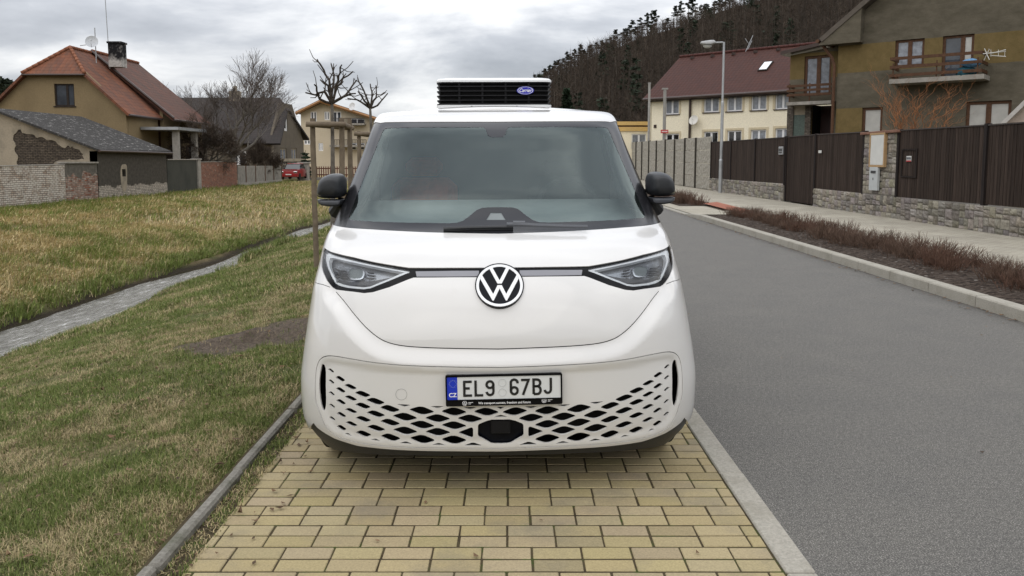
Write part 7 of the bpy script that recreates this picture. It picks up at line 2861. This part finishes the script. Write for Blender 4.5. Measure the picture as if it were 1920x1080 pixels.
def pl_poly(loops, h, th, mat, name, parent=pn):
    f = pl_pt(h)
    mf = lambda Q: (np.array([f(p[0], p[1]) for p in Q]), np.tile(pw_, (len(Q), 1)))
    v_, f_, n2, u2 = patch(mf, loops[0], loops[1:], grid=9, step=.5, depth=th)
    return mesh_obj(name, v_, f_, mat, parent)


pl_poly([rrect(-PW / 2, PW / 2, -PH / 2, PH / 2, .008)], .0, .02, M['black_gloss'], 'frame')
Y0p, Y1p = -PH / 2 + .031, PH / 2 - .0085
X0p, X1p = -PW / 2 + .007, PW / 2 - .008
pl_poly([rrect(X0p - .004, X1p + .004, Y0p - .004, Y1p + .004, .006), rrect(X0p, X1p, Y0p, Y1p, .004)], .005, .006, M['black_gloss'], 'frame_lip')
plate = pl_poly([rrect(X0p, X1p, Y0p, Y1p, .004)], .0015, .001, M['plate_white'], 'plate')
bw = .047
pl_poly([np.array([(X0p, Y0p), (X0p + bw, Y0p), (X0p + bw, Y1p), (X0p, Y1p)])], .0022, .0005, M['plate_blue'], 'blue_field', plate)
# letters: zoom coordinates of the plate picture -> plate metres
sxz = PW / (1490 - 90)
zp = lambda x, y: (((x - 790) * sxz), ((308 - y) * sxz * 1.0))
tx = lambda pts: [zp(*p) for p in pts]
lw = 30 * sxz
T_, B_ = 186, 380
let = []
let.append([(405, 200), (315, 200), (315, 367), (407, 367)]); let.append([(315, 280), (380, 280)])
let.append([(450, 186), (450, 367), (540, 367)])
let.append(arc(622, 240, 40, 40, 0, 360, 24)[:-1] + [(662, 240)])
let.append([(662, 240), (662, 325)] + arc(622, 325, 40, 41, 0, 178, 12)[1:])
let.append(arc(912, 320, 40, 42, 0, 360, 24)[:-1] + [(952, 320)])
let.append([(952, 232)] + arc(912, 222, 40, 36, 0, -180, 12) + [(872, 320)])
let.append([(995, 192), (1084, 192), (1016, 374)])
let.append([(1144, 366), (1144, 190), (1180, 190)] + arc(1186, 231, 38, 41, -90, 90, 10)[1:] + [(1144, 272)])
let.append([(1144, 272), (1186, 272)] + arc(1188, 319, 40, 47, -90, 90, 10) + [(1144, 366)])
let.append([(1351, 172), (1351, 312)] + arc(1314, 312, 37, 42, 0, 172, 12)[1:])
strokes([tx(l) for l in let], lw, pl_pt(.0032), M['text_black'], plate, 'lettering')
cz_c = zp(180, 358)
f_ = pl_pt(.0034)
text_mesh('CZ', .026, M['text_white'], plate, lambda x, y: f_(x + cz_c[0] - .002, y + cz_c[1] - .0085), 'country_code', .0006)
st = MB()
for k in range(12):
    a = 2 * math.pi * k / 12; c0 = zp(180, 222); r_ = 42 * sxz
    pts5 = [(c0[0] + r_ * math.cos(a) + .0026 * (1 if q % 2 == 0 else .42) * math.sin(math.pi * q / 5), c0[1] + r_ * math.sin(a) + .0026 * (1 if q % 2 == 0 else .42) * math.cos(math.pi * q / 5)) for q in range(10)]
    st.add([f_(*p) for p in pts5], [tuple(range(10))])
st.build('stars', M['star'], plate)
for yy in (222, 338):
    c0 = zp(770, yy); r_ = 47 * sxz
    pl_poly([circ(r_, 36) + c0, circ(r_ * .93, 36) + c0], .0030, .001, mat_plain('seal_edge', (.50, .51, .50), .4, .02) if yy == 222 else bpy.data.materials['seal_edge'], 'seal', plate)
f3 = pl_pt(.0008)
c0 = zp(793, 474)
text_mesh('We transport success, freedom and future', .0148, M['text_white'], pn, lambda x, y: f3(x + c0[0], y + c0[1] - .001), 'slogan', .00025, .93)
for xx, yy in ((316, 462), (1268, 449)):
    c0 = np.array(zp(xx, yy)); r_ = 29 * sxz
    mb = MB()
    def addl(loops):
        mf = lambda Q: (np.array([f3(c0[0] + p[0] * r_, c0[1] + p[1] * r_) for p in Q]), np.tile(pw_, (len(Q), 1)))
        v_, f2_, n2, u2 = patch(mf, loops[0], loops[1:], grid=9, step=.4); mb.add(v_, f2_)
    addl([circ(1, 28), circ(.86, 28)]); addl([np.array(Vp)]); addl([np.array(Wp)])
    mb.build('small_emblem', M['text_white'], pn)
    mb = MB()
    for (dx, w_, dy) in ((44, 56, -8), (44, 30, 8)):
        p0 = np.array(zp(xx + dx, yy + dy + 3)); q0 = np.array(zp(xx + dx + w_, yy + dy - 3))
        mb.add([f3(p0[0], p0[1]), f3(q0[0], p0[1]), f3(q0[0], q0[1]), f3(p0[0], q0[1])], [(0, 1, 2, 3)])
    mb.build('small_print', M['text_white'], pn)

# wiper
wp = empty('wiper'); wp.parent = van
def on_s(pxs, off): 
    q = np.asarray(pxs, float); mm = q[:, 0] > 938
    q2 = q.copy(); 
    u = p2x(q)
    return smap(off)(u)[0]


_gu2, _gv2 = np.meshgrid(np.linspace(-.7, .7, 120), np.linspace(1.0, 1.5, 60))
_G0 = _G
_G = np.stack([_gu2.ravel(), _gv2.ravel()], -1); p2x = make_p2uv(S)
BL = on_s([(832, 433.5), (870, 431.8), (920, 430.8), (962, 430.5)], .016)
mb = MB(); mb.tube([tuple(p) for p in BL], .009, 6); mb.tube([tuple(p - np.array([0, .0, .012])) for p in BL], .006, 4); mb.build('blade', M['black_plastic'], wp)
AR = on_s([(950, 429.5), (975, 430), (1010, 432), (1060, 433.8), (1100, 434.6)], .03)
mb = MB(); mb.tube([tuple(p) for p in AR], [.011, .012, .011, .010, .010], 6)
HBP = on_s([(962, 428.6), (984, 428.8)], .034); mb.tube([tuple(p) for p in HBP], .012, 8); mb.build('arm', M['mirror_grey'], wp)

# mirrors: domed shells lofted from the traced outline
MP = np.array([(597, 372), (596, 362), (597, 350), (600, 340), (606, 332.5), (615, 327.5), (626, 325), (637, 325.8), (643, 329), (647, 336), (648, 348), (647.5, 372)], float)
ML = np.array([(597.5, 373.5), (647.5, 373.5), (645, 381), (638, 384.5), (620, 384.5), (606, 382.5), (599, 379)], float)


def van_pt(px_, py_, yl):
    """van-space point on the plane y=yl seen at a photo point"""
    o = MVI[:3, :3] @ C0 + MVI[:3, 3]; d = MVI[:3, :3] @ ray(px_, py_)
    return o + d * ((yl - o[1]) / d[1])


YM = 1.02
def loft(outline, ys_scales, name, mat, parent, flip):
    P_ = np.array([van_pt(x, y, YM) for x, y in outline]); c = P_.mean(0); n = len(P_)
    vs, fs = [], []
    for (dy, s_) in ys_scales:
        for p in P_:
            q = c + (p - c) * s_; vs.append((q[0] * flip, q[1] + dy, q[2]))
    for i in range(len(ys_scales) - 1):
        for k in range(n): fs.append((i * n + k, i * n + (k + 1) % n, (i + 1) * n + (k + 1) % n, (i + 1) * n + k))
    fs.append(tuple(range(n))[::-1]); fs.append(tuple((len(ys_scales) - 1) * n + k for k in range(n)))
    if flip < 0: fs = [f[::-1] for f in fs]
    return smooth_angle(mesh_obj(name, vs, fs, mat, parent), 50)


dome = [(-.115, .35), (-.112, .52), (-.10, .70), (-.078, .85), (-.045, .955), (0, 1.0), (.05, 1.0), (.07, .96)]
MPs = chaikin(MP, 2, .25)
for flip in (1, -1):
    m_ = empty('door_mirror'); m_.parent = van
    loft(MPs, dome, 'housing', M['mirror_black'], m_, flip)
    low = [(-.085, .55), (-.082, .80), (-.06, .95), (0, 1.0), (.05, 1.0), (.06, .96)]
    loft(ML, low, 'lower_cover', M['mirror_grey'], m_, flip)
    STR = np.array([(598, 381), (606, 384), (620, 386.3), (638, 386), (646, 382.5), (646, 384), (638, 387.8), (620, 388), (605, 385.8)], float)
    loft(STR - [0, 1.5], [(-.07, .8), (-.05, .95), (0, 1), (.05, 1)], 'base', M['black_plastic'], m_, flip)
    IND = np.array([(594.8, 362.5), (598, 361.5), (603, 364.5), (605.5, 367), (598, 366.8), (594.8, 365.5)], float)
    P_ = np.array([van_pt(x, y, YM - .085) for x, y in IND]); mb = MB()
    n = len(P_)
    mb.add([(p[0] * flip, p[1], p[2]) for p in P_] + [(p[0] * flip, p[1] + .06, p[2]) for p in P_], [tuple(range(n)), tuple(range(n, 2 * n))[::-1]] + [(k, (k + 1) % n, n + (k + 1) % n, n + k) for k in range(n)])
    mb.build('indicator', M['chrome'], m_)
    a = van_pt(640, 380, YM); mb = MB()
    mb.tube([(a[0] * flip, YM + .03, a[2]), (flip * -.94, YM + .10, a[2] - .06)], [.035, .045], 10); mb.build('bracket', M['black_plastic'], m_)

# roof cooling unit
yr_ = 1.95
tl, br = van_pt(817, 150, yr_), van_pt(1035, 206, yr_)
ux0, ux1, uz0, uz1 = tl[0], br[0], br[2], van_pt(925, 146.5, yr_)[2]
ru = empty('cooling_unit'); ru.parent = van
zA, zB = van_pt(925, 153.5, yr_)[2], van_pt(925, 196.5, yr_)[2]
def unit_ring(z, ins, y1=3.0):
    r = .06; y0 = yr_
    x0, x1 = ux0 + ins, ux1 - ins; yy0, yy1 = y0 + ins, y1 - ins
    o = []
    for (cx, cy, a) in ((x1 - r, yy0 + r, -90), (x1 - r, yy1 - r, 0), (x0 + r, yy1 - r, 90), (x0 + r, yy0 + r, 180)): o += [(p[0], p[1], z) for p in arc(cx, cy, r, r, a, a + 90, 6)]
    return o


def rings(rs_, name, mat, parent, cap=True):
    n = len(rs_[0]); vs = [p for r in rs_ for p in r]; fs = []
    for i in range(len(rs_) - 1):
        for k in range(n): fs.append((i * n + k, i * n + (k + 1) % n, (i + 1) * n + (k + 1) % n, (i + 1) * n + k))
    if cap: fs += [tuple(range(n))[::-1], tuple((len(rs_) - 1) * n + k for k in range(n))]
    return smooth_angle(mesh_obj(name, vs, fs, mat, parent), 40)


rings([unit_ring(zA, 0), unit_ring(zA + .012, .0), unit_ring(zA + .024, .012), unit_ring(zA + .030, .04)], 'top_cover', M['fridge_white'], ru)
rings([unit_ring(uz0 - .015, .03), unit_ring(uz0 + .004, .010), unit_ring(uz0 + .012, .002), unit_ring(zB, .0)], 'base_tray', M['fridge_white'], ru)
rings([unit_ring(zB - .002, .022), unit_ring(zA + .002, .022)], 'grille_core', M['void'], ru)
nsl = 5
for k in range(nsl + 1):
    z = zB + (zA - zB) * (k + .0) / nsl
    z = min(max(z, zB + .005), zA - .006)
    rings([unit_ring(z - .004, .008), unit_ring(z - .001, .002), unit_ring(z + .004, .003), unit_ring(z + .006, .012)], 'slat', M['slat_black'], ru)
for k in range(1, 5):
    mb = MB(); x = ux0 + (ux1 - ux0) * k / 5; mb.box((x - .006, yr_ + .008, zB), (x + .006, yr_ + .02, zA)); mb.build('rib', M['slat_black'], ru)
bc = van_pt(985, 169.8, yr_)
el = lambda r, n=40: np.stack([np.cos(np.linspace(0, 2 * np.pi, n + 1)[:-1]) * .0585 * r, np.sin(np.linspace(0, 2 * np.pi, n + 1)[:-1]) * .0275 * r], -1)
def bpoly(loops, y, mat, name, parent, th=.004):
    mf = lambda Q: (np.array([(bc[0] + p[0], y, bc[2] + p[1]) for p in Q]), np.tile([0, -1., 0], (len(Q), 1)))
    v_, f2_, n2, u2 = patch(mf, loops[0], loops[1:], grid=9, step=.3, depth=th)
    return mesh_obj(name, v_, f2_, mat, parent)


bd = bpoly([el(1.0)], yr_ - .006, M['badge_blue'], 'badge', ru, .014)
bpoly([el(.90), el(.84)], yr_ - .0075, M['text_white'], 'badge_ring', bd, .001)
text_mesh('Carrier', .034, M['text_white'], bd, lambda x, y: (bc[0] + x - .002, yr_ - .0075, bc[2] + y - .0105), 'badge_lettering', .0004, .82, .35)
for px_ in (884.5, 969):
    p = van_pt(px_, 200.5, yr_); mb = MB(); mb.tube([(p[0], yr_ - .004, p[2]), (p[0], yr_ + .01, p[2])], .008, 10); mb.build('screw', M['screw'], ru)
for px_, d in ((848, 1), (916, -1)):
    p = van_pt(px_, 145, yr_); mb = MB(); mb.hexa([(p[0] - .03, yr_ + .25, p[2] + .004), (p[0] + .03, yr_ + .25, p[2] + .004), (p[0] + .03, yr_ + .5, p[2] + .012), (p[0] - .03, yr_ + .5, p[2] + .012), (p[0] - .03, yr_ + .25, p[2] - .03), (p[0] + .03, yr_ + .25, p[2] - .03), (p[0] + .03, yr_ + .5, p[2] - .03), (p[0] - .03, yr_ + .5, p[2] - .03)])
    mb.build('fan_guard', M['black_plastic'], ru)

# cabin
mb = MB()
mb.hexa([(-.78, .66, 1.19), (.78, .66, 1.19), (.80, 1.42, 1.335), (-.80, 1.42, 1.335), (-.78, .66, .9), (.78, .66, .9), (.80, 1.46, .75), (-.80, 1.46, .75)])
mb.build('dashboard', M['interior'], van)
mb = MB(); mb.box((-.86, 2.42, .5), (.86, 2.46, 1.84)); mb.build('bulkhead', M['interior_dark'], van)
mb = MB(); mb.box((-.86, .6, .52), (.86, 2.42, .56)); mb.build('cabin_floor', M['interior_dark'], van)
for x0 in (-.50, .47):
    se = empty('seat'); se.parent = van
    mt = M['seat_orange'] if x0 < 0 else M['interior_dark']
    mb = MB(); mb.box((x0 - .25, 1.75, .7), (x0 + .25, 2.2, .9), bev=.05); mb.build('cushion', mt, se)
    mb = MB(); mb.box((x0 - .23, 2.06, .85), (x0 + .23, 2.20, 1.46), bev=.07); mb.build('backrest', mt, se)
    mb = MB(); mb.box((x0 - .13, 2.07, 1.47), (x0 + .13, 2.17, 1.60), bev=.045); mb.build('headrest', mt, se)
sw = [(.46 + .185 * math.cos(2 * math.pi * k / 28), 1.55 + .10 * math.sin(2 * math.pi * k / 28), 1.30 + .155 * math.sin(2 * math.pi * k / 28)) for k in range(29)]
mb = MB(); mb.tube(sw, .016, 8, cap=False); mb.tube([(.30, 1.55, 1.30), (.62, 1.55, 1.30)], .02, 8); mb.build('steering_wheel', M['interior_dark'], van)
hp = van_pt(936, 250, 1.42)
